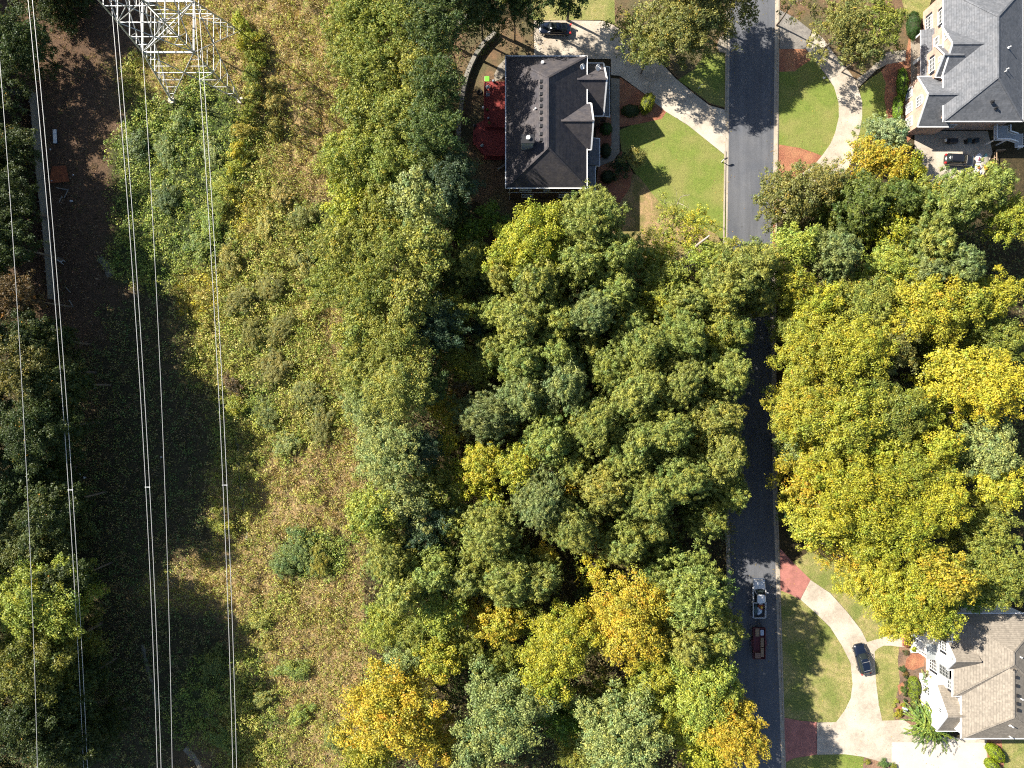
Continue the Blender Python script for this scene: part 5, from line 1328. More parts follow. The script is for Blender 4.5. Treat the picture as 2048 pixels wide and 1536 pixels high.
pot(964.5, 292.5, 1.1, .25, 'pot with a pale blue spiky plant at the lower deck corner', gp, (.45, .55, .62, 0), .3)
pot(975, 221, 1.5, .2, 'bright green leafy pot beside the round white pot', tp, (.09, .20, .03, 0), .25)
# green cube table, grill, round table, bench, tyre
v = W(974, 157.5, .7); t_ = empty('garden_table', (v.x, v.y, 0), 'bright green square plastic table at the deck top end', 'table')
MB().box(-.36, .36, -.4, .4, .62, .7).build('table_top', plain('lime_plastic', (.16, .52, .05), .4), t_, bevel=.05)
for sx in (-1, 1):
    for sy in (-1, 1): MB().cyl((sx * .28, sy * .32), .04, 0, .62, 8).build('leg', plain('lime_plastic', (.16, .52, .05), .4), t_)
def chair(px, py, z, rz, label):
    v_ = W(px, py, z); e = empty('garden_chair', v_, label, 'chair', 'dark chairs on the red deck', rz); m_ = plain('dark_wicker', (.09, .10, .12), .6)
    MB().box(-.28, .28, -.26, .28, .36, .43).build('seat', plain('grey_cushion', (.16, .18, .22), .8), e, bevel=.03)
    MB().tube([(-.32, .3, .45), (-.36, 0, .62), (-.25, -.3, .82), (0, -.38, .85), (.25, -.3, .82), (.36, 0, .62), (.32, .3, .45)], .035, 8).build('backrest', m_, e)
    for sx in (-1, 1):
        for sy in (-1, 1): MB().cyl((sx * .25, sy * .24), .025, 0, .36, 6).build('leg', m_, e)
chair(976, 176, 1.5, math.radians(200), 'grey blue round backed chair at the upper deck corner')
chair(976, 191, 1.5, math.radians(90), 'darker round chair just below the grey blue deck chair')
v = W(950, 255, 1.1); e = empty('grill', (v.x, v.y, 1.1), 'black kettle grill on the outer edge of the lower deck', 'grill')
MB().tube([(0, 0, .55), (0, 0, .72), (0, 0, .9), (0, 0, .98)], [.15, .3, .22, .04], 14).build('kettle', M['black'], e, True)
for a in (0, 2.1, 4.2): MB().beam((0, 0, .6), (.28 * math.cos(a), .28 * math.sin(a), 0), .03).build('leg', M['black'], e)
v = W(959, 184, .1)
def ring(name, label, cat, v_, R_, r_, mat, group=None):
    bm = bmesh.new(); n, k = 20, 8; vs = [[bm.verts.new(((R_ + r_ * math.cos(b)) * math.cos(a), (R_ + r_ * math.cos(b)) * math.sin(a), r_ + r_ * math.sin(b))) for b in [2 * PI * j / k for j in range(k)]] for a in [2 * PI * i / n for i in range(n)]]
    for i in range(n):
        for j in range(k): bm.faces.new((vs[i][j], vs[(i + 1) % n][j], vs[(i + 1) % n][(j + 1) % k], vs[i][(j + 1) % k]))
    m_ = bpy.data.meshes.new(name); bm.to_mesh(m_); bm.free(); m_.materials.append(mat); m_.polygons.foreach_set('use_smooth', [True] * len(m_.polygons))
    o = link(name, m_); o.location = v_; return tag(o, label, cat, group)
ring('tyre_planter', 'black tyre lying on the ground left of the red deck', 'tyre', (v.x, v.y, 0), .3, .11, M['rubber'])

# mailbox at the street
v = W(1443, 324, 0); e = empty('mailbox', (v.x, v.y, 0), 'black mailbox on a white post by the kerb at the lawn corner', 'mailbox', None, math.radians(25))
MB().box(-.05, .05, -.05, .05, 0, 1.15).box(-.05, .5, -.05, .05, .95, 1.03).build('post', M['white'], e)
MB().box(.12, .62, -.11, .11, 1.04, 1.15).tube([(.12, 0, 1.15), (.62, 0, 1.15)], .11, 12).build('box', M['black'], e)
v = W(1401, 172, .6); e = empty('yard_sign', (v.x, v.y, 0), 'small white sign stake leaning in the shaded lawn by the big oaks', 'sign', None, math.radians(45))
MB().beam((-.35, 0, .25), (.35, 0, .75), .05, .09).build('stake', M['white'], e)
v = W(1649, 155, .2); blob('garden_stone', 'pale round stone at the inner edge of the curved drive lawn', 'stone', v.x, v.y, .1, .22, .17, .16, M['white'], 9)
# bins, grill and junk by the grey roofed house
def bin_(px, py, label, lid, group='wheeled bins against the brick house'):
    v_ = W(px, py, 1.0); e = empty('wheelie_bin', (v_.x, v_.y, .05), label, 'bin', group)
    MB().add([(-.22, -.25, 0), (.22, -.25, 0), (.22, .22, 0), (-.22, .22, 0), (-.3, -.34, 1.0), (.3, -.34, 1.0), (.3, .3, 1.0), (-.3, .3, 1.0)], [(3, 2, 1, 0), (4, 5, 6, 7), (0, 1, 5, 4), (1, 2, 6, 5), (2, 3, 7, 6), (3, 0, 4, 7)]).build('body', M['black'], e, bevel=.03)
    MB().box(-.33, .33, -.37, .33, 1.0, 1.06).build('lid', lid, e, bevel=.03)
    for s in (-1, 1): MB().tube([(s * .3, .28, .12), (s * .22, .28, .12)], .12, 10).build('wheel', M['rubber'], e)
    MB().tube([(-.2, .36, .98), (.2, .36, .98)], .025, 6).build('handle', M['black'], e)
bin_(1939, 281, 'left one of two dark wheeled bins on the shaded pad', plain('teal_lid', (.03, .06, .07), .4))
bin_(1954, 280, 'right one of two dark wheeled bins, next to the porch', plain('dark_lid', (.02, .03, .035), .4))
v = W(1907, 281, .9); e = empty('barbecue', (v.x, v.y, .05), 'covered black barbecue against the brick wall with a bag beside it', 'barbecue')
MB().box(-.55, .75, -.35, .35, .1, .95).build('cover', plain('grill_cover', (.03, .03, .035), .7), e, bevel=.12)
MB().box(-.85, -.55, -.3, .3, .7, .75).build('shelf', M['black'], e)
blob('shopping_bag', 'white plastic bag on the left end of the black barbecue', 'bag', W(1892, 280, .9).x, W(1892, 280, .9).y, .82, .17, .3, .2, M['white'], 12)
whp = surf('printed_plastic', (.75, .75, .78), (.70, .70, .74), scale=2)
for i, (px, py, rx, ry, lab) in enumerate(((1957, 316, .55, .75, 'flattened white plastic sheet in front of the black hatchback'), (1957, 333, .6, .5, 'white plastic bag with orange print below the white sheet'), (1956, 345, .6, .5, 'lowest white bag by the green pine branches'))):
    v = W(px, py, .2); blob('plastic_bag', lab, 'plastic bag', v.x, v.y, .15, rx, ry, .16, whp, 20 + i, 'white bags by the parked hatchback')
    v = W(px + 2, py + 1, .4); blob('cardboard_scrap', ('purple brown scrap', 'orange cloth scrap', 'red orange cloth scrap')[i] + ' lying on ' + ('the top white sheet', 'the middle white bag', 'the lowest white bag')[i], 'scrap', v.x, v.y, .3, .22, .3, .1, plain('scrap', ((.2, .06, .09), (.55, .18, .08), (.5, .15, .06))[i], .7), 30 + i)
v = W(1976, 333, .4); e = empty('toy_slide', (v.x, v.y, .05), 'small yellow orange garden tool with a raised arm beside the white bags', 'garden tool', None, math.radians(40))
yo = plain('yellow_orange', (.75, .38, .02), .4)
MB().box(-.45, .05, -.28, .28, 0, .45).build('body', yo, e, bevel=.1); MB().tube([(0, 0, .3), (.95, 0, .75)], .05, 8).build('arm', yo, e)
v = W(1973, 312, .2); blob('hose_heap', 'pale teal tangled hose heap next to the top white sheet', 'hose', v.x, v.y, .1, .3, .45, .15, plain('teal_hose', (.2, .42, .42), .5), 41)
v = W(1972, 322, .2); blob('rubble_heap', 'grey green rubble heap between the white bags and fence', 'rubble heap', v.x, v.y, .05, .65, .8, .25, M['stone'], 42)
e = empty('garden_fence', (*WG(1985, 304), 0), 'low pale timber edging fence right of the parking pad junk', 'fence')
o_ = Vector((*WG(1985, 304), 0)); 
for a, b in (((1985, 304), (1986, 345)), ((1985, 304), (2003, 303))):
    A_ = Vector((*WG(*a), 0)) - o_; B_ = Vector((*WG(*b), 0)) - o_
    MB().beam(A_ + Vector((0, 0, .9)), B_ + Vector((0, 0, .9)), .12, .08).build('rail', M['wood'], e); MB().beam(A_ + Vector((0, 0, .4)), B_ + Vector((0, 0, .4)), .06, .1).build('rail', M['wood'], e)
    for k in range(4): p = A_.lerp(B_, k / 3); MB().box(p.x - .06, p.x + .06, p.y - .06, p.y + .06, 0, .9).build('post', M['wood'], e)
# junk in the left clearing
v = W(110, 273, .2); e = empty('boat_hull', (v.x, v.y, .2), 'long narrow white plastic panel lying beside the board fence', 'panel', None, math.radians(2)); MB().box(-.27, .27, -1.05, 1.05, 0, .12).build('panel', M['white'], e, bevel=.05); MB().box(-.3, .3, -1.1, 1.1, -.03, .0).build('backing', plain('blue_edge', (.05, .12, .25), .5), e)
v = W(119, 350, .2); tag(MB().plate([(v.x - 1.5, v.y - 1.3, .32), (v.x + 1.5, v.y - 1.0, .25), (v.x + 1.1, v.y + 1.4, .42), (v.x - 1.1, v.y + 1.3, .3)], .05).build('metal_sheet', surf('rusty_sheet', (.30, .10, .04), (.2, .06, .03), scale=2, fine=8, fine_amt=.4)), 'rusty orange sheet lying flat near the board fence', 'metal sheet')
v = W(122, 521, .3); e = empty('broken_chair', (v.x, v.y, .2), 'overturned white plastic chair at the lower end of the board fence', 'chair', None, math.radians(-35))
MB().box(-.35, .35, -.25, .25, .25, .3).build('seat', M['white'], e, bevel=.03); MB().box(-.35, -.3, -.28, .28, .0, .6).build('backrest', M['white'], e, bevel=.02)
for s in (-1, 1): MB().tube([(.3, s * .22, .27), (.75, s * .25, .15)], .025, 6).build('leg', M['white'], e)
r_ = random.Random(4)
for i, (px, py, lab) in enumerate(((147, 350, 'pale scrap just right of the rusty sheet'), (104, 362, 'white scrap on the left corner of the rusty sheet'), (101, 299, 'small pale bag between the white panel and the fence'), (143, 402, 'grey scrap below the rusty sheet'), (165, 786, 'small white litter piece in the shaded clearing under the gravel'), (191, 776, 'tiny white litter scrap right of the shaded dirt'), (323, 914, 'pale broken board in the shaded scrub near the middle'), (160, 948, 'small white litter scraps at the tree line by the spacer'), (169, 955, 'lower white litter scrap by the left line spacer'))):
    v = W(px, py, .2); blob('litter_scrap', lab, 'litter', v.x, v.y, .25, r_.uniform(.12, .3), r_.uniform(.1, .2), .1, plain('litter_plastic', (.5, .52, .55), .6), 60 + i, 'litter scraps in the shaded clearing', n=1)
for i, (a, b, lab) in enumerate((((112, 375), (136, 380), 'pale plank lying under the rusty sheet'), ((128, 396), (137, 378), 'grey plank crossing beside the pale plank'), ((118, 405), (124, 392), 'short plank at the left of the plank pile'), ((138, 600), (147, 614), 'broken plank in the dark soil below the fence'), ((132, 575), (141, 585), 'grey broken plank close to the fence end'))):
    A_ = W(*a, .25); B_ = W(*b, .35); tag(MB().beam(A_, B_, .14, .06).build('plank', M['fence_wood']), lab, 'plank', 'scattered planks near the fence')

# ---- shrubs and small plants
def bush(px, py, r_, h, key, color, label, group=None, size='s', name='shrub', zb=0.0):
    v_ = W(px, py, h * .6); e = empty(name, (v_.x, v_.y, zb), label, 'shrub' if name == 'shrub' else 'plant', group, random.uniform(0, 6))
    me_, R_, Hc_ = random.choice(VAR[key, size]); s = r_ * (H - h * .6) / F / R_
    if 'row' in label or 'shrub' in label and px > 430 and py < 420: color = (color[0] * .95, color[1] * 1.05, color[2], color[3])
    sq = 1.0
    if group and 'clearing' in group: sq = random.uniform(.72, 1.3); h *= .8; color = (color[0] * 1.7, color[1] * 1.55, color[2] * 1.2, color[3])
    o = link('foliage', me_, e); o.scale = (s * sq, s / sq, h / Hc_ * .92); o.location = (0, 0, h); o.color = color
    mb = STEM; o2 = link('stem', STEM, e); o2.scale = (s, s, h * .8)
    return e
STEM = MB().tube([(0, 0, 0), (.3, .1, .6), (.5, .2, 1)], [.12, .08, .04], 6).tube([(0, 0, 0), (-.3, .3, .6), (-.6, .5, 1)], [.1, .06, .03], 6).tube([(0, 0, 0), (.1, -.4, .6), (.1, -.8, .95)], [.1, .06, .03], 6).mesh('stem', M['bark'], True)
def clipped(px, py, rx, ry, h, color, label, rz=0.0, group=None, seed=1, name='clipped_shrub'):
    """tight clipped shrub: dense small leaves on a rounded body"""
    v_ = W(px, py, h * .6); k = (H - h * .6) / F; rx *= k; ry *= k
    e = empty(name, (v_.x, v_.y, 0), label, 'shrub', group, rz)
    r = np.random.default_rng(seed); N = int(2600 * max(.35, rx * ry / 1.2))
    d = unit(r.normal(size=(N, 3))); d[:, 2] = np.abs(d[:, 2]) - .1
    f = 1 + .05 * np.sin(d[:, 0] * 9 + seed) + .05 * np.sin(d[:, 1] * 11)
    p = d * np.array([rx, ry, h * .75]) * (f * r.uniform(.9, 1.02, N))[:, None] + np.array([0, 0, h * .25])
    vv_ = cards(p, unit(d + .35 * r.normal(size=d.shape)), r.uniform(.07, .13, N), r.uniform(.05, .09, N), r)
    o = link('foliage', quad_mesh('foliage', vv_, M['leaf'], r.random(N), np.clip(r.normal(.5, .15, N), 0, 1)), e); o.color = color
    bm = bmesh.new(); bmesh.ops.create_icosphere(bm, subdivisions=3, radius=1)
    for vtx in bm.verts: vtx.co = Vector((vtx.co.x * rx * .86, vtx.co.y * ry * .86, max(vtx.co.z, -.25) * h * .65 + h * .25))
    m_ = bpy.data.meshes.new('inner_twigs'); bm.to_mesh(m_); bm.free(); m_.materials.append(M['twig'])
    link('inner_twigs', m_, e)
    return e
M['twig'] = surf('twig_mass', (.035, .045, .015), (.02, .025, .01), scale=6)
clipped(1296, 204, 14, 23, 2.0, (.21, .24, .02, 0), 'tall rounded golden shrub beside the left driveway', math.radians(-22), seed=2)
clipped(1262, 220, 20, 13, 1.2, (.06, .09, .03, 0), 'low dark green shrub left of the golden shrub', seed=3)
clipped(1213, 256, 13, 13, 1.3, (.05, .12, .025, 0), 'round green shrub between the walkway and the left house', seed=4)
clipped(1212, 300, 11, 16, 1.1, (.03, .055, .02, 0), 'dark shrub by the left house porch below the round one', seed=5)
clipped(1216, 352, 15, 14, 1.4, (.03, .05, .02, 0), 'very dark shrub at the foot of the left walkway', seed=6)
bush(1243, 330, 24, 3.0, 'fine', (.045, .07, .03, 0), 'dark spreading shrub under the thin tan tree', size='s')
clipped(1808, 165, 11, 34, 1.7, (.19, .32, .03, 0), 'long clipped bright green hedge, upper part, at the pink brick house', seed=7, name='hedge')
clipped(1798, 215, 9, 28, 1.7, (.2, .33, .03, 0), 'clipped bright green hedge, lower part, under the garage gable', seed=8, name='hedge')
clipped(1830, 48, 14, 30, 1.6, (.04, .09, .02, 0), 'dark green hedge in shade north of the pink house porch', seed=9, name='hedge')
clipped(1832, 1374, 12, 21, 1.5, (.17, .22, .02, 0), 'large oval clipped lime shrub at the white house wall', math.radians(12), seed=10)
clipped(1829, 1391, 10, 10, 1.3, (.17, .22, .02, 0), 'small round clipped lime shrub below the oval one', seed=11)
clipped(1833, 1409, 9, 17, 1.3, (.15, .18, .04, 0), 'narrow clipped shrub above the weeping evergreen', seed=12)
clipped(1995, 1509, 13, 24, 2.1, (.20, .26, .01, 0), 'tall leaning lime conifer by the lower right lawn', math.radians(42), seed=13)
clipped(1988, 1534, 12, 16, 2.0, (.20, .26, .01, 0), 'second lime conifer cut by the bottom edge', math.radians(42), seed=14)
clipped(1815, 1290, 6, 6, .9, (.24, .10, .05, 0), 'small rust red round shrub beside the white house walkway', seed=15)
clipped(1829, 1299, 6, 6, .9, (.34, .38, .03, 0), 'small chartreuse round shrub by the white house steps', seed=16)
GP = 'small bedding plants in the bark bed'
for i, (px, py, r_, c_, lab) in enumerate(((1812, 1305, 6, (.10, .10, .04, 0), 'olive tuft near the top of the bark bed'), (1806, 1338, 7, (.06, .10, .03, 0), 'dark green tuft at the widest point of the bark bed'), (1811, 1347, 6, (.14, .10, .03, .1), 'bronze tuft just under the dark green tuft'),
    (1813, 1354, 4, (.04, .06, .02, 0), 'little dark tuft under the bronze one'), (1812, 1367, 5, (.06, .07, .03, 0), 'small dark tuft halfway down the bark bed'), (1808, 1379, 8, (.10, .14, .03, 0), 'fresh green tuft halfway down the bark bed'),
    (1811, 1390, 4, (.05, .06, .02, 0), 'dark tuft below the fresh green one'), (1811, 1402, 4, (.05, .06, .02, 0), 'last dark tuft of the row in the bark bed'), (1793, 1403, 5, (.30, .32, .05, 0), 'lime dot plant at the grass edge of the bark bed'),
    (1789, 1412, 4, (.32, .32, .08, 0), 'pale lime dot plant beside the lime dot plant'), (1807, 1410, 5, (.28, .30, .03, 0), 'yellow green dot plant near the pale rock'), (1799, 1426, 9, (.26, .24, .02, .1), 'yellow green low shrub at the lower end of the bark bed'),
    (1790, 1431, 4, (.3, .3, .06, 0), 'lowest tiny lime plant of the bark bed'), (1735, 1524, 6, (.2, .2, .03, 0), 'yellow green tuft in the bottom mulch bed, leftmost'), (1768, 1528, 10, (.10, .17, .05, 0), 'large soft green shrub in the bottom mulch bed'), (1788, 1533, 7, (.18, .2, .03, 0), 'yellow tipped shrub at the right end of the bottom mulch bed'))):
    bush(px, py, r_, .25 + r_ * .06, 'broad', c_, lab, GP, 's', 'bedding_plant')
v = W(1811, 1420, .3); blob('garden_rock', 'pale blue grey boulder at the lower end of the bark bed', 'rock', v.x, v.y, .15, .5, .38, .35, plain('pale_rock', (.42, .46, .52), .8), 71)
for i in range(5):  # shadow lines on the walkway, put in as dark bars
    v = W(1813 + 5 * i, 1278, .3); tag(MB().box(v.x - .09, v.x + .09, v.y - .38, v.y + .38, .05, .5).build('shadow_bar', M['shutter']), 'dark bar drawn as a shadow line ' + ('nearest the lawn', 'second from the lawn', 'in the middle', 'second from the steps', 'nearest the brick steps')[i] + ' beside the white house walkway', 'shadow line', 'dark bars for shadow lines at the walkway')

# fronds: weeping evergreen with long drooping sprays, and the feathery one above it
def weeping(px, py, r_, h, color, label, n=90, seed=1, lean=(0.55, -0.35)):
    v_ = W(px, py, h * .5); e = empty('weeping_evergreen', (v_.x, v_.y, 0), label, 'shrub'); R_ = r_ * (H - h * .6) / F
    r = np.random.default_rng(seed); C_ = []; N_ = []; A_ = []
    for k in range(n):
        a = r.uniform(0, 6.28); L_ = R_ * r.uniform(.45, 1.1); el = r.uniform(.2, 1.2)
        o_ = np.array([r.normal() * R_ * .25, r.normal() * R_ * .25, h * r.uniform(.35, .75)])
        for s in np.linspace(.05, 1, 16):
            d = np.array([math.cos(a), math.sin(a), 0]) + np.array([*lean, 0]) * .5
            p = o_ + d * L_ * s * math.cos(el * .5) + np.array([0, 0, h * .38 * math.sin(el) * s - h * .40 * s * s])
            for q in range(5):
                C_.append(p + r.normal(size=3) * .05); N_.append(np.array([-d[1] * .3, d[0] * .3, 1]) + r.normal(size=3) * .5); A_.append(d + np.array([0, 0, -.3]))
    C_ = np.array(C_); C_[:, 2] = np.maximum(C_[:, 2], .1)
    vv_ = cards(C_, unit(np.array(N_)), .36, .085, r, along=np.array(A_) * 2.5); K = len(C_)
    o = link('foliage', quad_mesh('foliage', vv_, M['leaf'], r.random(K), np.repeat(r.random(n), 80)), e); o.color = color
    o2 = link('stem', STEM, e); o2.scale = (R_ * .3, R_ * .3, h * .6)
weeping(1856, 1444, 44, 4.2, (.17, .24, .05, 0), 'big weeping evergreen with drooping sprays over the white house driveway', 260, 1)
weeping(1855, 1362, 20, 3.0, (.2, .22, .09, 0), 'feathery grey green shrub in front of the tall arched window', 36, 2)
# ---- bare tree, fallen log, dead branches
def bare(px, py, pts_list, mat, label, name='bare_tree', cat='tree'):
    O = W(px, py, 0); e = empty(name, O, label, cat)
    for i, (pts, r0, r1) in enumerate(pts_list):
        n = len(pts); P_ = [W(a, b, z) - O for a, b, z in pts]
        MB().tube(P_, [r0 + (r1 - r0) * k / (n - 1) for k in range(n)], 7).build('trunk' if i == 0 else 'branch', mat, e, True)
B_ = [([(1347, 438, 0), (1349, 425, 1.2), (1352, 415, 2.5), (1357, 403, 4)], .10, .05), ([(1348, 434, .5), (1338, 420, 1.6), (1331, 408, 3), (1329, 400, 4)], .07, .03), ([(1357, 403, 4), (1362, 393, 5), (1372, 391, 5.5), (1379, 390, 6)], .05, .02),
      ([(1357, 406, 3.6), (1366, 410, 4.2), (1377, 416, 4.8)], .045, .02), ([(1354, 408, 3.2), (1345, 409, 4), (1338, 414, 4.5)], .04, .015), ([(1357, 403, 4), (1352, 394, 5), (1354, 383, 6)], .035, .01), ([(1331, 408, 3), (1325, 404, 4), (1321, 398, 5)], .03, .01), ([(1352, 415, 2.5), (1351, 404, 4), (1349, 396, 5)], .03, .01)]
rr_ = random.Random(8)
for k in range(26):
    b0 = rr_.choice(B_[1:8])[0]; p = rr_.choice(b0[1:]); B_.append(([p, (p[0] + rr_.uniform(-9, 9), p[1] - rr_.uniform(1, 10), p[2] + rr_.uniform(.3, 1.3))], .018, .006))
bare(1347, 438, B_, M['pale_bark'], 'small bare leafless tree at the bottom of the left lawn')
e = empty('fallen_trunk', W(1376, 512, 4), 'broken bare trunk slanting up out of the trees beside the street', 'dead tree'); O = W(1376, 512, 4)
MB().tube([W(a, b, z) - O for a, b, z in ((1370, 520, 2.5), (1380, 504, 5.5), (1395, 490, 8), (1408, 480, 10), (1419, 471, 11.6))], [.24, .22, .19, .16, .10], 9).build('trunk', M['pale_bark'], e, True)
MB().tube([Vector((0, 0, -4)), W(1372, 518, 3) - O], [.25, .23], 8).build('stump', M['bark'], e, True)
tw_ = MB()
for k in range(60):
    a = W(1374 + rr_.uniform(-14, 14), 520 + rr_.uniform(-10, 18), 5 + rr_.uniform(-2, 2)) - O; b = a + Vector((rr_.uniform(-1.3, 1.3), rr_.uniform(-1.1, 1.1), rr_.uniform(-.6, .9))); tw_.tube([a, (a + b) / 2 + Vector((.1, .1, .1)), b], [.035, .02, .008], 4)
tw_.build('dead_twigs', M['pale_bark'], e)

# ---- tall shrubs in the clearing that can be told apart
SH = [
 (478, 45, 20, 3.4, 'broad', (.19, .20, .035, .0), 'top yellow green shrub of the row right of the tower'), (492, 80, 21, 3.6, 'broad', (.20, .20, .04, 0), 'second shrub down the row right of the tower'),
 (505, 112, 19, 3.0, 'fine', (.17, .18, .04, 0), 'third shrub down the row, with a pale one on its right'), (522, 66, 9, 1.4, 'fine', (.24, .21, .08, 0), 'little pale tuft in the shade right of the shrub row'),
 (521, 118, 14, 2.2, 'broad', (.14, .16, .03, 0), 'green shrub tucked against the row beside the rusty track'), (500, 150, 22, 3.0, 'fine', (.13, .15, .04, 0), 'olive shrub just above the corner footing of the tower'),
 (508, 185, 22, 2.8, 'broad', (.16, .16, .04, 0), 'broad yellow olive shrub below the tower corner footing'), (545, 165, 14, 1.8, 'fine', (.22, .2, .07, 0), 'small straw coloured tuft east of the tower footing'),
 (494, 222, 20, 2.8, 'fine', (.17, .18, .04, .0), 'shrub where the row bends away from the tower'), (482, 258, 20, 3.2, 'fine', (.21, .18, .05, .02), 'rusty green shrub above the line of yellow flowers'),
 (545, 205, 20, 2.2, 'fine', (.2, .18, .06, 0), 'straw green bush in the middle of the tan grass'), (548, 250, 18, 2.0, 'broad', (.15, .15, .04, 0), 'dull green bush under the straw green one'),
 (474, 300, 18, 2.8, 'broad', (.24, .21, .03, .08), 'golden flowered shrub beside the right power line'), (468, 335, 20, 3.0, 'broad', (.19, .2, .04, .05), 'yellow green shrub under the golden flowered one'),
 (448, 372, 22, 2.8, 'broad', (.18, .19, .045, 0), 'large light shrub leaning on the vine bank'), (436, 408, 18, 2.4, 'fine', (.15, .17, .05, 0), 'shrub at the lower tip of the vine bank'),
 (420, 455, 26, 2.2, 'broad', (.12, .17, .04, 0), 'bright green bush under the right power line near the shade'), (395, 490, 26, 2.0, 'broad', (.1, .14, .04, 0), 'green bush at the shade edge left of the right line'),
 (560, 390, 22, 2.0, 'fine', (.20, .18, .07, 0), 'straw olive bush level with the light green roadside oak'), (600, 430, 24, 2.2, 'fine', (.12, .14, .05, 0), 'dark olive thicket beside the tree wall'),
 (530, 450, 26, 2.2, 'fine', (.19, .19, .06, 0), 'pale olive bush in the middle of the scrub band'), (455, 520, 26, 2.4, 'fine', (.16, .16, .05, .05), 'goldenrod topped bush in the scrub'),
 (475, 600, 34, 2.6, 'fine', (.115, .125, .045, 0), 'wide olive mound beneath the right power line'), (540, 570, 30, 2.4, 'fine', (.13, .14, .05, 0), 'rounded mound in the centre of the scrub band'),
 (600, 520, 26, 2.2, 'broad', (.14, .15, .05, 0), 'mound close to the wall of oaks'), (500, 668, 30, 2.6, 'fine', (.12, .13, .045, 0), 'mound above the purple leaved bush'),
 (560, 655, 30, 2.4, 'fine', (.13, .14, .05, 0), 'mound in the middle of a cluster of four'), (545, 735, 36, 2.6, 'fine', (.15, .14, .06, 0), 'big soft brownish mound, largest of the scrub band'),
 (462, 770, 20, 2.4, 'fine', (.085, .06, .04, .05), 'purple brown leaved bush by the right power line'), (470, 815, 20, 2.4, 'broad', (.15, .16, .03, .05), 'yellow green bush under the purple brown one'),
 (610, 790, 34, 2.4, 'fine', (.12, .14, .055, 0), 'green mound against the lower oak wall'), (640, 850, 34, 2.2, 'fine', (.12, .135, .055, 0), 'green grey mound facing the grassy field'),
 (530, 830, 30, 2.2, 'broad', (.10, .13, .05, 0), 'green vine heap at the head of the pale path'), (570, 890, 26, 1.8, 'fine', (.12, .15, .055, 0), 'last vine heap before the tan field'),
 (600, 1100, 44, 3.0, 'broad', (.085, .125, .05, 0), 'big round green thicket alone in the tan field'), (635, 1120, 30, 2.8, 'fine', (.16, .17, .045, .04), 'yellowish side of the thicket in the tan field'), (565, 1130, 30, 2.4, 'broad', (.09, .13, .05, 0), 'left shoulder of the thicket in the tan field'),
 (440, 1050, 24, 2.2, 'broad', (.15, .17, .04, 0), 'lone yellow green bush at the shade edge by the right line'), (515, 1245, 22, 2.0, 'broad', (.14, .16, .045, 0), 'small bush casting a dark shadow in the lower tan field'), (532, 1290, 16, 1.6, 'fine', (.18, .17, .06, 0), 'pale bush under the small dark shadowed one'),
 (585, 1340, 26, 1.8, 'broad', (.11, .15, .045, 0), 'green patch bush in the lower tan field'), (520, 1400, 20, 2.0, 'broad', (.13, .15, .05, 0), 'bush at the lower left edge of the tan field'), (600, 1430, 22, 1.6, 'broad', (.13, .17, .04, 0), 'low bright bush in the lower tan field'), (665, 1480, 26, 2.0, 'fine', (.12, .14, .05, 0), 'bush beside the big orange tree at the bottom'),
 (425, 1330, 26, 2.4, 'broad', (.09, .12, .04, 0), 'dark bush at the tip of the lower shade'), (445, 1480, 26, 2.2, 'broad', (.10, .14, .04, 0), 'dark green bush near the bottom under the right line'), (360, 240, 22, 2.2, 'broad', (.10, .14, .05, 0), 'vine covered hump inside the tower foot'),
 (330, 300, 30, 2.0, 'broad', (.10, .14, .06, 0), 'vine hump between the middle lines and thin wire'), (270, 290, 26, 2.2, 'broad', (.06, .09, .035, 0), 'shaded vine hump left of the middle lines'), (420, 300, 26, 2.0, 'fine', (.11, .14, .055, 0), 'sunlit vine hump beneath the right twin line'), (330, 395, 30, 2.0, 'broad', (.06, .09, .035, 0), 'dark vine hump low in the vine bank'),
]
for a in SH: bush(a[0], a[1], a[2] * 1.05, a[3], a[4], a[5], a[6], 'shrubs in the power line clearing', 'm' if a[2] > 28 else 's')
# ================================================================= TREES
Y_ = (.39, .35, .034, .07); YG = (.31, .31, .03, .02); YO = (.38, .315, .035, .15); LG = (.25, .285, .048, 0); OL = (.20, .22, .04, 0); OLB = (.19, .19, .052, 0)
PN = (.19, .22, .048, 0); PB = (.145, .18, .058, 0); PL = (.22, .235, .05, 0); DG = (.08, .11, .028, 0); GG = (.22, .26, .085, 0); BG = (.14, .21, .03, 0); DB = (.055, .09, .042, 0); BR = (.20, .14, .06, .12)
CN = {id(Y_): 'bright yellow', id(YG): 'yellow green', id(YO): 'orange and yellow', id(LG): 'light green', id(OL): 'olive green', id(OLB): 'brownish olive', id(PN): 'green', id(PB): 'blue green', id(PL): 'light olive',
      id(DG): 'dark green', id(GG): 'grey green', id(BG): 'fresh green', id(DB): 'dark blue green', id(BR): 'brown leaved'}
KN = {'broad': 'broadleaf tree', 'pine': 'pine tree', 'sparse': 'thin crowned tree', 'fine': 'fine leaved tree'}
GRP = {'broad': 'broadleaf trees', 'pine': 'pine trees', 'sparse': 'thin crowned trees', 'fine': 'fine leaved trees'}
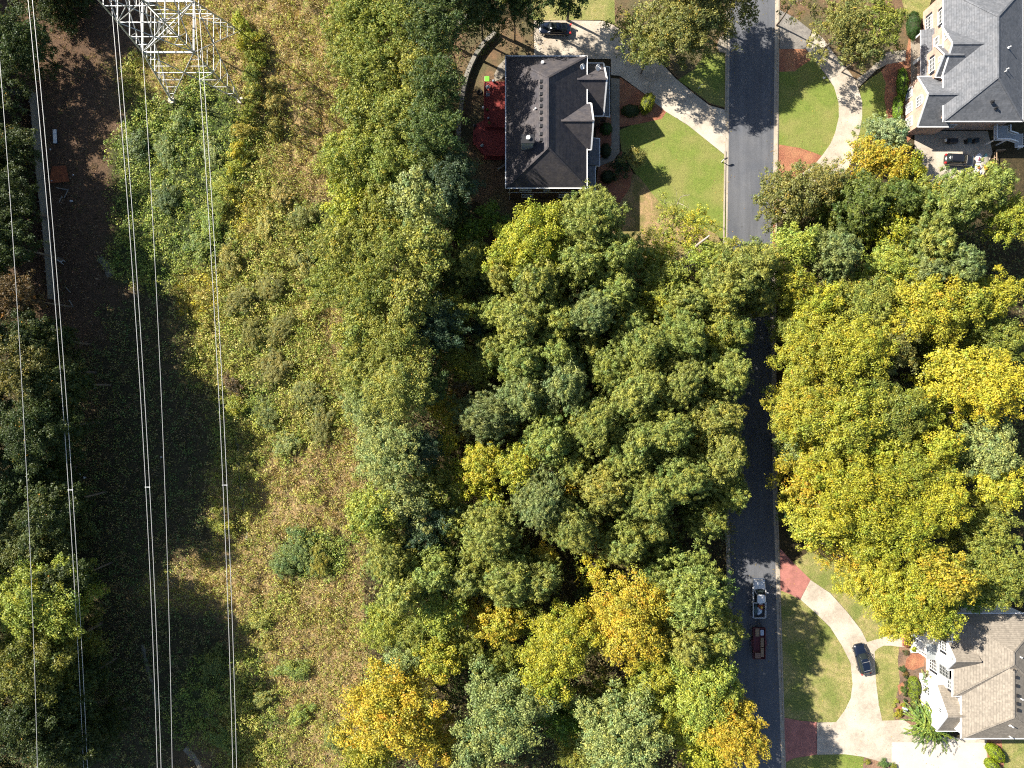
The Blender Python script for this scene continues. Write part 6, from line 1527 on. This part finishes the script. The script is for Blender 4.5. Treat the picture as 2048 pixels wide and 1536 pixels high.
T = [
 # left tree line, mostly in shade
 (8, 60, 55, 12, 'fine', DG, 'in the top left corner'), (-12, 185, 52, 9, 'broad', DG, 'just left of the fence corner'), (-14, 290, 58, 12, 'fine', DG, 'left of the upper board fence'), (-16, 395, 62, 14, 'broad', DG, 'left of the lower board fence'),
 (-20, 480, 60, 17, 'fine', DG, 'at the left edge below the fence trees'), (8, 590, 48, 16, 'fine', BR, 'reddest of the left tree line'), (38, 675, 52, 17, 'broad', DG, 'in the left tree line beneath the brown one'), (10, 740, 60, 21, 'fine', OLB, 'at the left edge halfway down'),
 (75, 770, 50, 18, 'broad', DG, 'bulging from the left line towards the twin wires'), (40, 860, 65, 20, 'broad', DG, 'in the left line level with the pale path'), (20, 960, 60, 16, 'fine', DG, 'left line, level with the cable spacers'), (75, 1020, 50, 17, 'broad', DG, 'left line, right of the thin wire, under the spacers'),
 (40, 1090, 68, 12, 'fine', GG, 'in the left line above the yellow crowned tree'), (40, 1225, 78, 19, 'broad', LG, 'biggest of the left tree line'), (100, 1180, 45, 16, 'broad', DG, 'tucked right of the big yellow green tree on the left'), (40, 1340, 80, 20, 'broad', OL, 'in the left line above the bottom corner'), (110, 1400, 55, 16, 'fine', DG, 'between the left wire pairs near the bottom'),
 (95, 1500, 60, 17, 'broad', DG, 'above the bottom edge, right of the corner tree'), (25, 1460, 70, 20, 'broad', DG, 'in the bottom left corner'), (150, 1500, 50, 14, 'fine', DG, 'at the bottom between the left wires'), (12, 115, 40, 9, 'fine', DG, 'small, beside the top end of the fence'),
 # wall of oaks beside the clearing
 (720, 25, 62, 18, 'fine', OL, 'first of the tree wall at the top edge'), (690, 80, 50, 16, 'fine', PL, 'at the top of the tree wall on the clearing side'), (800, 40, 68, 19, 'sparse', OL, 'in the tree wall top with pale twigs'), (862, 40, 56, 21, 'fine', DG, 'dark side of the tree wall near the short curved wall'),
 (745, 120, 62, 18, 'fine', OL, 'in the tree wall level with the left roof edge'), (835, 125, 68, 19, 'sparse', PL, 'with bare pale branches left of the curved retaining wall'), (868, 150, 52, 21, 'fine', DG, 'closest above the curved retaining wall'), (720, 205, 58, 17, 'broad', OL, 'on the clearing side level with the red deck'),
 (800, 220, 68, 18, 'fine', PL, 'in the tree wall centre left of the red deck'), (862, 245, 54, 21, 'fine', DG, 'shaded, left of the lower deck'), (700, 310, 64, 17, 'broad', LG, 'sunlit, bulging into the dry grass'), (770, 320, 62, 17, 'broad', OL, 'behind the sunlit bulging one'),
 (870, 330, 62, 16, 'broad', DG, 'dark, below the curved retaining wall end'), (900, 352, 50, 18, 'fine', DB, 'dark, left of the lower left house corner'), (835, 395, 60, 19, 'broad', GG, 'palest creamy crown of the tree wall'), (700, 400, 56, 16, 'broad', YG, 'under the sunlit bulging light green tree'),
 (760, 420, 60, 17, 'fine', OL, 'left of the palest creamy crown'), (690, 480, 60, 17, 'fine', OL, 'in the tree wall facing the scrub mounds'), (765, 500, 68, 18, 'sparse', OL, 'with white twigs in the middle of the tree wall'), (845, 490, 58, 18, 'broad', PL, 'just below the palest creamy crown'),
 (660, 560, 50, 15, 'fine', OL, 'stepping out furthest into the scrub'), (730, 580, 62, 17, 'fine', OL, 'middle of the tree wall'), (810, 590, 60, 18, 'broad', PL, 'above the dark blue green evergreen'), (868, 650, 58, 15, 'fine', DB, 'shaded evergreen at the edge of the dark gap'),
 (715, 665, 52, 16, 'broad', OL, 'on the clearing side beside the brown patch'), (785, 680, 64, 17, 'broad', OL, 'left of the dark blue green evergreen'), (720, 745, 52, 16, 'fine', PL, 'in the lower tree wall above the creamy one'), (790, 775, 62, 18, 'broad', PL, 'with creamy tips in the lower tree wall'),
 (730, 815, 46, 15, 'fine', GG, 'facing the green grey mound'), (850, 770, 45, 14, 'fine', DG, 'low and dark between the tree wall and small orange trees'), (770, 905, 66, 17, 'fine', GG, 'round one at the narrow waist of the tree wall'), (835, 900, 42, 14, 'fine', DB, 'dark half hidden behind the round grey green one'),
 (740, 1035, 56, 17, 'broad', LG, 'pale, beside the field thicket'), (805, 1005, 54, 16, 'broad', GG, 'pale green between the round one and the pines'), (850, 1060, 52, 14, 'fine', DB, 'dark under pale crowns in the lower wall'), (775, 1120, 62, 17, 'pine', PL, 'on the clearing side, topmost of the lower pines'), (800, 1190, 60, 18, 'pine', PN, 'nearest the lower tan field'),
 (865, 1150, 58, 17, 'pine', PN, 'behind the lower clearing side pines'), (765, 1260, 46, 12, 'fine', LG, 'small and pale on the lower field edge'), (825, 1270, 40, 12, 'broad', OL, 'small, left of the small yellow tree'), (800, 1330, 42, 12, 'broad', GG, 'small, directly above the big orange tree'),
 # understorey in the central gap
 (980, 430, 28, 8, 'broad', BG, 'small and bright in the shade under the left house'), (940, 460, 34, 8, 'broad', BG, 'small, left of its bright twin under the left house'), (915, 420, 34, 9, 'fine', DG, 'small dark one at the yard corner'), (960, 570, 45, 9, 'sparse', DG, 'low in the central dark gap'), (910, 560, 40, 10, 'fine', DG, 'low beside the tree wall in the dark gap'),
 (960, 660, 26, 8, 'pine', DB, 'small evergreen alone in the dark gap'), (925, 735, 38, 9, 'sparse', YG, 'small, top of the autumn row in the gap'), (920, 778, 27, 8, 'sparse', BR, 'small pinkish one in the autumn row'), (887, 815, 33, 9, 'broad', YO, 'small, brightest orange of the autumn row'), (897, 882, 26, 8, 'broad', Y_, 'small, under the orange one of the autumn row'),
 (960, 740, 32, 9, 'fine', OL, 'small, right of the autumn row'), (930, 960, 46, 11, 'sparse', YG, 'thin, below the yellow pair'), (975, 985, 34, 10, 'sparse', YG, 'thin gold flecked, right under the yellow pair'), (890, 960, 40, 10, 'fine', OL, 'small, between round grey green tree and yellow pair'),
 # central pines
 (1062, 478, 68, 17, 'broad', YG, 'nearest below the left house'), (1190, 430, 76, 20, 'pine', PN, 'big one just below the left house corner'), (1245, 500, 48, 18, 'pine', PN, 'right shoulder of the big pine under the house'), (1165, 520, 60, 18, 'pine', PN, 'under the big pine below the house'), (1075, 560, 60, 18, 'pine', PL, 'just under the yellow green tree below the house'),
 (1000, 545, 40, 15, 'pine', PL, 'left tip of the central pines'), (1235, 575, 50, 17, 'pine', PN, 'shaded one left of the yellow flecked shrub tree'), (1310, 505, 44, 11, 'sparse', YG, 'thin, left of the broken bare trunk'), (1345, 450, 46, 8, 'sparse', LG, 'low vine tangled one at the foot of the left lawn'), (1395, 455, 44, 9, 'sparse', YG, 'low golden vined one at the lawn foot by the street'),
 (1420, 515, 42, 10, 'broad', LG, 'small dark sided one right of the broken bare trunk'), (1497, 538, 80, 19, 'pine', PL, 'reaching right across the street'), (1455, 590, 50, 17, 'pine', PL, 'behind the one that crosses the street'), (1040, 640, 56, 18, 'pine', PN, 'left side of the central pines, upper'), (1120, 640, 48, 16, 'pine', PN, 'between the two gaps of the central pines'),
 (1190, 620, 48, 19, 'pine', PB, 'spreading pale boughs beside the central hollow'), (1535, 520, 44, 16, 'pine', PL, 'filling the street between both kerbs'), (1530, 590, 36, 14, 'pine', PL, 'lowest bough over the street crossing'), (1480, 660, 40, 15, 'pine', PN, 'just under the street crossing pair'), (1470, 990, 44, 15, 'pine', PN, 'street side above the shaded low pine'),
 (940, 520, 46, 13, 'pine', PN, 'in the dark gap below the small bright pair'), (900, 620, 46, 12, 'fine', OL, 'in the dark gap beside the shaded evergreen'), (990, 620, 40, 13, 'pine', PN, 'at the rim of the dark gap'), (985, 700, 40, 12, 'pine', PN, 'at the lower rim of the dark gap'), (900, 700, 34, 10, 'fine', OL, 'small, above the autumn row'),
 (1330, 560, 50, 13, 'broad', OL, 'under the broken bare trunk'), (1270, 640, 44, 14, 'pine', PN, 'upper rim of the central hollow'), (1180, 690, 40, 12, 'pine', PN, 'inside the central hollow'), (860, 980, 46, 13, 'broad', OL, 'between the waist tree and the pines'), (900, 1050, 46, 13, 'pine', PN, 'above the left flank of the lower pines'), (880, 1230, 50, 14, 'broad', LG, 'left of the small orange pair'), (1310, 1060, 46, 13, 'pine', PN, 'upper side of the dark lower hollow'),
 (1320, 610, 46, 13, 'sparse', YG, 'thin, in the hollow under the broken trunk'), (1380, 600, 48, 16, 'pine', PN, 'left of the street crossing pair'), (1045, 720, 50, 17, 'pine', PN, 'left side of the central pines, middle'), (1115, 700, 44, 16, 'pine', PN, 'left of the dark central hollow'),
 (1375, 670, 62, 19, 'pine', PN, 'centre right pine above the lemon bush'), (1290, 690, 64, 19, 'pine', PN, 'right rim of the dark central hollow'), (1435, 690, 40, 13, 'broad', YG, 'small lemon tree at the street side'), (1450, 650, 40, 15, 'broad', OL, 'small, above the lemon tree by the street'), (1220, 740, 46, 16, 'pine', PN, 'lower rim of the dark central hollow'),
 (1130, 770, 58, 18, 'pine', PB, 'centre left, below the hollow'), (1050, 790, 54, 17, 'pine', PB, 'left flank of the central pines'), (1462, 745, 62, 18, 'pine', PL, 'pointing out over the street'), (1370, 765, 62, 19, 'pine', PN, 'in the middle of the right hand pines'), (1280, 785, 64, 20, 'pine', PN, 'in the very middle of the central pines'),
 (970, 835, 64, 16, 'pine', PB, 'broad leftmost one right of the autumn row'), (1195, 850, 66, 19, 'pine', PN, 'left of centre, above the yellow flecked maple'), (1436, 835, 70, 18, 'pine', PL, 'street side, middle of the shaded road'), (1340, 865, 66, 20, 'pine', PN, 'below the central mass, right'), (1270, 900, 56, 19, 'pine', PN, 'below the central mass, left'),
 (1100, 880, 58, 17, 'pine', PN, 'right above the yellow pair'), (1452, 915, 74, 19, 'pine', PL, 'lower street side, spreading'), (1370, 960, 66, 20, 'pine', PN, 'lower right of the mass'), (1305, 1000, 62, 19, 'pine', PN, 'above the dark lower hollow'), (1215, 980, 58, 18, 'pine', PL, 'right of the yellow flecked maple'),
 (1150, 930, 44, 14, 'pine', PN, 'small, between pines and the yellow flecked maple'), (960, 928, 40, 13, 'broad', Y_, 'left one of the yellow pair'), (1036, 935, 46, 14, 'broad', YG, 'right one of the yellow pair'), (1143, 972, 27, 10, 'sparse', YO, 'yellow flecked maple amid the central pines'),
 (1085, 1010, 62, 18, 'pine', PB, 'large, under the yellow pair'), (1150, 1060, 62, 18, 'pine', PN, 'above the little yellow bush tree'), (975, 1080, 66, 18, 'pine', PL, 'big striped looking one on the left'), (1010, 1170, 68, 18, 'pine', PN, 'big striped looking one, lower'), (930, 1160, 50, 16, 'pine', PN, 'left flank of the lower pines'),
 (1080, 1170, 46, 16, 'pine', PN, 'right of the lower striped one'), (1255, 1095, 52, 16, 'pine', PN, 'alone, rising from the dark lower hollow'), (1425, 1040, 52, 14, 'pine', PN, 'shaded low one beside the road'), (1090, 1108, 22, 10, 'broad', YO, 'tiny golden flash among the pines'), (1185, 1140, 34, 10, 'sparse', Y_, 'small, left of the solitary pine in the lower hollow'),
 (1392, 1200, 92, 20, 'pine', PN, 'largest of all, beside the pickup'), (1440, 1275, 60, 16, 'pine', PN, 'next to the trailer'), (1380, 1300, 56, 18, 'pine', PL, 'below the largest pine'),
 (1268, 1250, 82, 18, 'broad', YO, 'large one left of the largest pine'), (1195, 1270, 44, 14, 'broad', YO, 'left shoulder of the large orange tree'), (1130, 1290, 66, 17, 'broad', YG, 'tall, in the lower middle'), (1095, 1370, 56, 16, 'broad', YG, 'lower half of the lower middle pair'), (1000, 1250, 46, 12, 'broad', YO, 'small, under the lower striped pine'),
 (940, 1225, 34, 10, 'broad', YO, 'small, at the left of a pair under the pines'), (870, 1325, 46, 13, 'broad', Y_, 'small and vivid above the big orange tree'), (930, 1290, 46, 10, 'fine', OL, 'low, right of the vivid yellow one'), (915, 1370, 50, 9, 'sparse', DG, 'low in the dark between the bottom trees'), (1050, 1240, 34, 9, 'fine', OL, 'low, between two autumn trees'),
 (780, 1440, 92, 18, 'broad', YO, 'very large one at the bottom left of the woods'), (860, 1500, 50, 14, 'broad', YO, 'at the bottom edge beside the very large orange one'), (730, 1530, 50, 14, 'broad', YG, 'at the bottom edge, field side'), (1005, 1450, 84, 18, 'broad', GG, 'large pale one at the bottom, left'), (940, 1510, 50, 15, 'broad', GG, 'left shoulder of the pale bottom one'),
 (1245, 1490, 82, 18, 'fine', GG, 'dome shaped one at the bottom centre'), (1130, 1450, 44, 11, 'broad', BG, 'small, between the two pale bottom trees'), (1160, 1520, 44, 12, 'fine', OL, 'at the bottom edge left of the dome'), (1330, 1340, 46, 14, 'broad', YG, 'small, right under the large orange tree'), (1408, 1395, 76, 16, 'broad', LG, 'at the road below the trailer'),
 (1300, 1400, 50, 13, 'broad', LG, 'left of the roadside light green one'), (1345, 1450, 46, 13, 'broad', YG, 'between the dome and the roadside trees'), (1472, 1478, 66, 16, 'fine', YO, 'overhanging the road at the bottom'), (1420, 1510, 56, 14, 'broad', YG, 'at the bottom edge left of the road'), (1220, 1400, 50, 9, 'broad', OL, 'low, in the hollow above the dome'),
 (1205, 1200, 46, 9, 'fine', DG, 'low and dark under the solitary pine'), (1320, 1120, 46, 9, 'fine', DG, 'low and dark in the lower hollow'), (1010, 1330, 46, 9, 'fine', OL, 'low, left of the lower middle pair'),
 # top, beside the street
 (1288, 45, 58, 12, 'sparse', OLB, 'over the top of the driveway'), (1370, 35, 68, 14, 'broad', OLB, 'centre of the three big oaks beside the street top'), (1436, 30, 46, 12, 'sparse', OLB, 'leaning over the street at the top'), (1308, 84, 36, 11, 'sparse', OL, 'lowest bough cluster over the driveway'),
 (960, 20, 50, 11, 'sparse', DG, 'shaded, above the curved retaining wall'), (1030, 5, 40, 12, 'sparse', DG, 'shaded, at the top edge above the navy sedan'), (1272, 310, 19, 4.5, 'broad', OLB, 'thin tan one on the left house lawn'),
 (1600, -12, 40, 10, 'sparse', OLB, 'above the grey paved apron'), (1692, 52, 62, 10, 'fine', OLB, 'largest of the top right oaks'), (1765, 42, 56, 10, 'fine', OL, 'closest to the pink brick house'), (1735, 96, 32, 9, 'fine', OLB, 'bottom bulge of the top right oaks'),
 (1785, 270, 52, 8, 'pine', (.19, .235, .105, 0), 'silvery, at the corner of the pink brick house'), (1790, 322, 46, 9, 'broad', YO, 'right part of the orange pair by the black hatchback'), (1740, 318, 46, 9, 'broad', YO, 'left part of the orange pair above the woods'), (1825, 335, 32, 8, 'broad', YG, 'small, touching the parking pad'),
 (1590, 385, 60, 12, 'fine', OLB, 'loose one overhanging the road from the east'), (1655, 358, 42, 12, 'fine', OLB, 'loose one covering the lower drive end'), (1735, 400, 78, 15, 'pine', (.12, .15, .03, 0), 'bright green one below the orange pair'), (1810, 395, 54, 14, 'pine', (.11, .145, .03, 0), 'bright green one below the parking pad'),
 (1690, 500, 54, 17, 'pine', PB, 'round blue green one east of the street'), (1600, 490, 48, 14, 'broad', LG, 'upper roadside tree east of the street'), (1590, 570, 46, 15, 'broad', YG, 'second roadside tree east of the street'), (1640, 610, 46, 15, 'broad', YG, 'beside the second roadside tree'), (1800, 455, 54, 13, 'sparse', YG, 'gold flecked with a white twig'),
 (1790, 530, 50, 14, 'fine', LG, 'under the gold flecked one'), (1925, 400, 80, 18, 'pine', PN, 'wide one below the hatchback'), (1990, 370, 60, 18, 'pine', PN, 'wide one at the right edge, upper'), (2035, 430, 44, 16, 'broad', YG, 'at the right edge beside the wide pines'), (1880, 480, 50, 16, 'pine', PN, 'lower lobe of the wide right pines'), (1935, 530, 56, 17, 'pine', PB, 'flat blue green one at the right'), (1860, 545, 50, 16, 'pine', PB, 'left companion of the flat blue green pine'),
 (1740, 610, 64, 15, 'fine', OL, 'above the big yellow roadside crowns'), (1870, 610, 78, 17, 'broad', Y_, 'spreading gold tinted one at the upper right'), (1950, 600, 50, 16, 'broad', YG, 'right half of the gold tinted spread'), (2005, 590, 44, 15, 'broad', YG, 'small, at the right, with dark gap above'), (2010, 680, 56, 14, 'fine', OL, 'at the right edge above the golden mass'),
 (1640, 700, 66, 17, 'broad', YG, 'roadside, above the two big golden crowns'), (1720, 700, 66, 18, 'broad', YG, 'right beside the roadside yellow green one'), (1800, 690, 54, 15, 'fine', OLB, 'dull, between golden crowns'), (1920, 750, 60, 17, 'broad', Y_, 'left lobe of the right edge golden mass'), (1990, 770, 74, 18, 'broad', Y_, 'large right edge golden mass'),
 (1620, 820, 64, 17, 'broad', Y_, 'roadside, top left of the great golden group'), (1700, 850, 78, 19, 'broad', YG, 'centre of the great golden group'), (1790, 830, 66, 17, 'broad', OL, 'dull top right of the great golden group'), (1770, 900, 56, 17, 'broad', YG, 'inner right of the great golden group'), (1885, 890, 50, 15, 'broad', Y_, 'detached, left of the round grey green dome at the right'), (1850, 820, 44, 15, 'broad', YG, 'above the detached golden one'),
 (1995, 900, 60, 15, 'fine', GG, 'round dome at the right edge'), (1630, 960, 58, 16, 'broad', YO, 'roadside, orange edge of the great golden group'), (1720, 990, 80, 20, 'broad', YG, 'largest crown east of the street'), (1820, 950, 66, 18, 'broad', YG, 'upper right of the largest crown'), (1880, 1000, 64, 18, 'broad', YG, 'right rim of the largest crown'), (1800, 1050, 76, 19, 'broad', YG, 'under the largest crown'),
 (1650, 1050, 58, 15, 'broad', Y_, 'left rim, just above the red paved apron'), (2015, 980, 50, 14, 'broad', Y_, 'golden at the right edge below the dome'), (1985, 1060, 60, 14, 'fine', OL, 'olive at the right edge below the golden one'), (2000, 1150, 70, 15, 'fine', OL, 'olive at the right edge above the tan roof'), (1690, 1110, 44, 12, 'sparse', YO, 'browning edge above the upper curved drive'), (1735, 1080, 48, 15, 'broad', YG, 'lower bulge of the golden group'),
 (1770, 1170, 62, 15, 'broad', Y_, 'left half of the crowns before the white house'), (1850, 1190, 72, 18, 'broad', YG, 'in front of the white house'), (1905, 1160, 58, 19, 'broad', YO, 'upper right of the crowns before the white house'), (1820, 1245, 46, 12, 'broad', Y_, 'lowest golden bough over the white house steps'), (1890, 1235, 46, 16, 'broad', YG, 'touching the tan roof corner'), (1960, 1190, 40, 11, 'broad', BG, 'small green one beside the tan roof'),
 (1600, 905, 34, 12, 'fine', GG, 'small, peeking from under the great golden group'), (1590, 650, 36, 12, 'fine', OL, 'small, roadside in the shade'), (1600, 1020, 34, 9, 'broad', DG, 'small dark roadside one above the red apron'), (1860, 700, 44, 11, 'fine', DG, 'low and dark between golden crowns'), (1900, 660, 40, 11, 'fine', OLB, 'low, under the gold tinted spread'), (1960, 830, 36, 11, 'fine', DG, 'low and dark near the round dome'),
]
# trees standing just outside the picture whose shade falls into it
TO = [(-190 - 25 * (i % 2), y, 85, h, 'fine' if i % 2 else 'broad', DG, s) for i, (y, h, s) in enumerate(((-130, 9, 'first'), (-30, 9, 'second'), (70, 13, 'third'), (170, 14, 'fourth'), (270, 16, 'fifth'), (370, 17, 'sixth'), (470, 20, 'seventh'), (570, 21, 'eighth'), (670, 23, 'ninth'), (770, 24, 'tenth'), (860, 23, 'eleventh'), (950, 21, 'twelfth'), (1040, 17, 'thirteenth'), (1130, 11, 'fourteenth'), (1230, 24, 'fifteenth'), (1330, 22, 'sixteenth'), (1430, 23, 'seventeenth'), (1530, 22, 'eighteenth'), (1640, 22, 'nineteenth')))]
TO += [(850, -60, 80, 20, 'fine', DG, 'above the tree wall'), (960, -70, 75, 18, 'fine', DG, 'above the curved wall'), (1060, -75, 70, 17, 'fine', DG, 'above the navy sedan'), (1150, -60, 60, 15, 'broad', DG, 'above the driveway top'), (1400, -60, 75, 16, 'broad', OLB, 'above the three oaks'), (60, -70, 75, 11, 'fine', DG, 'above the top left corner'),
       (1480, -40, 60, 14, 'broad', OLB, 'over the street top')]
rt = random.Random(77)
def tree(px, py, r_, h, kind, color, label, group):
    if color[0] > .25 and color[3] < .1:
        q = rt.uniform(0, .5) ** 1.4; color = tuple(a * (1 - q) + b * q for a, b in zip(color, (.17, .21, .04, color[3] * 1.6)))
    key = 's' if r_ < 36 else ('m' if r_ < 62 else 'l')
    me_, R_, Hc_ = rt.choice(VAR[kind, key])
    s = r_ * 1.12 * (H - h * .9) / F / R_; sz = min(1.25, max(.7, s)); sz = min(sz, h * .72 / Hc_)
    zc = h - Hc_ * sz * .35
    v_ = W(px, py, zc)
    e = empty('tree', (v_.x, v_.y, 0), label, 'tree', group, rt.uniform(0, 6.28))
    o = link('crown', me_, e); o.location = (0, 0, h); sq = rt.uniform(.86, 1.16); o.scale = (s * sq, s / sq, sz)
    j = rt.uniform(.9, 1.12) * (.62 if px < 170 and color is not LG else 1.0); jr = rt.uniform(.95, 1.06)  # shade on the left tree line put into a darker leaf colour
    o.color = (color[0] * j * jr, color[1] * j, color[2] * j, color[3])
    zz = h; n_low = (1 if 100 < py < 620 and px > -60 else 3) if (px < 170 and h > 9) else (1 if h > 10 else 0)
    for k in range(n_low):
        zz -= Hc_ * sz * .62
        if zz < Hc_ * sz * .6: break
        o2 = link('crown', me_, e); o2.location = (0, 0, zz); q_ = ((1.08, 1.0, .85) if px < -60 else (.95, .85, .7))[k] if n_low > 1 else (.96 if px > 170 else .8)
        o2.scale = (s * q_, s * q_, sz); o2.rotation_euler = (0, 0, 1.7 + k); o2.color = (o.color[0] * .95, o.color[1], o.color[2], 0 if color[3] < .1 else color[3])
    tk_ = link('trunk', rt.choice(TRUNKS[:3]), e); q = max(.6, s) * R_; tk_.scale = (q * 1.9, q * 1.9, h * .93)
    return e
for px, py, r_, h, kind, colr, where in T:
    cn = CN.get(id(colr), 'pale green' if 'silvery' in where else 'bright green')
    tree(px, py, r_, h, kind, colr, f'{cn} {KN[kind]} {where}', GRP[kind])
for px, py, r_, h, kind, colr, where in TO:
    tree(px, py, r_, h, kind, colr, f'tall shade tree outside the photo {where if "above" in where or "over" in where else where + " down the left side"}', 'shade trees just outside the picture')
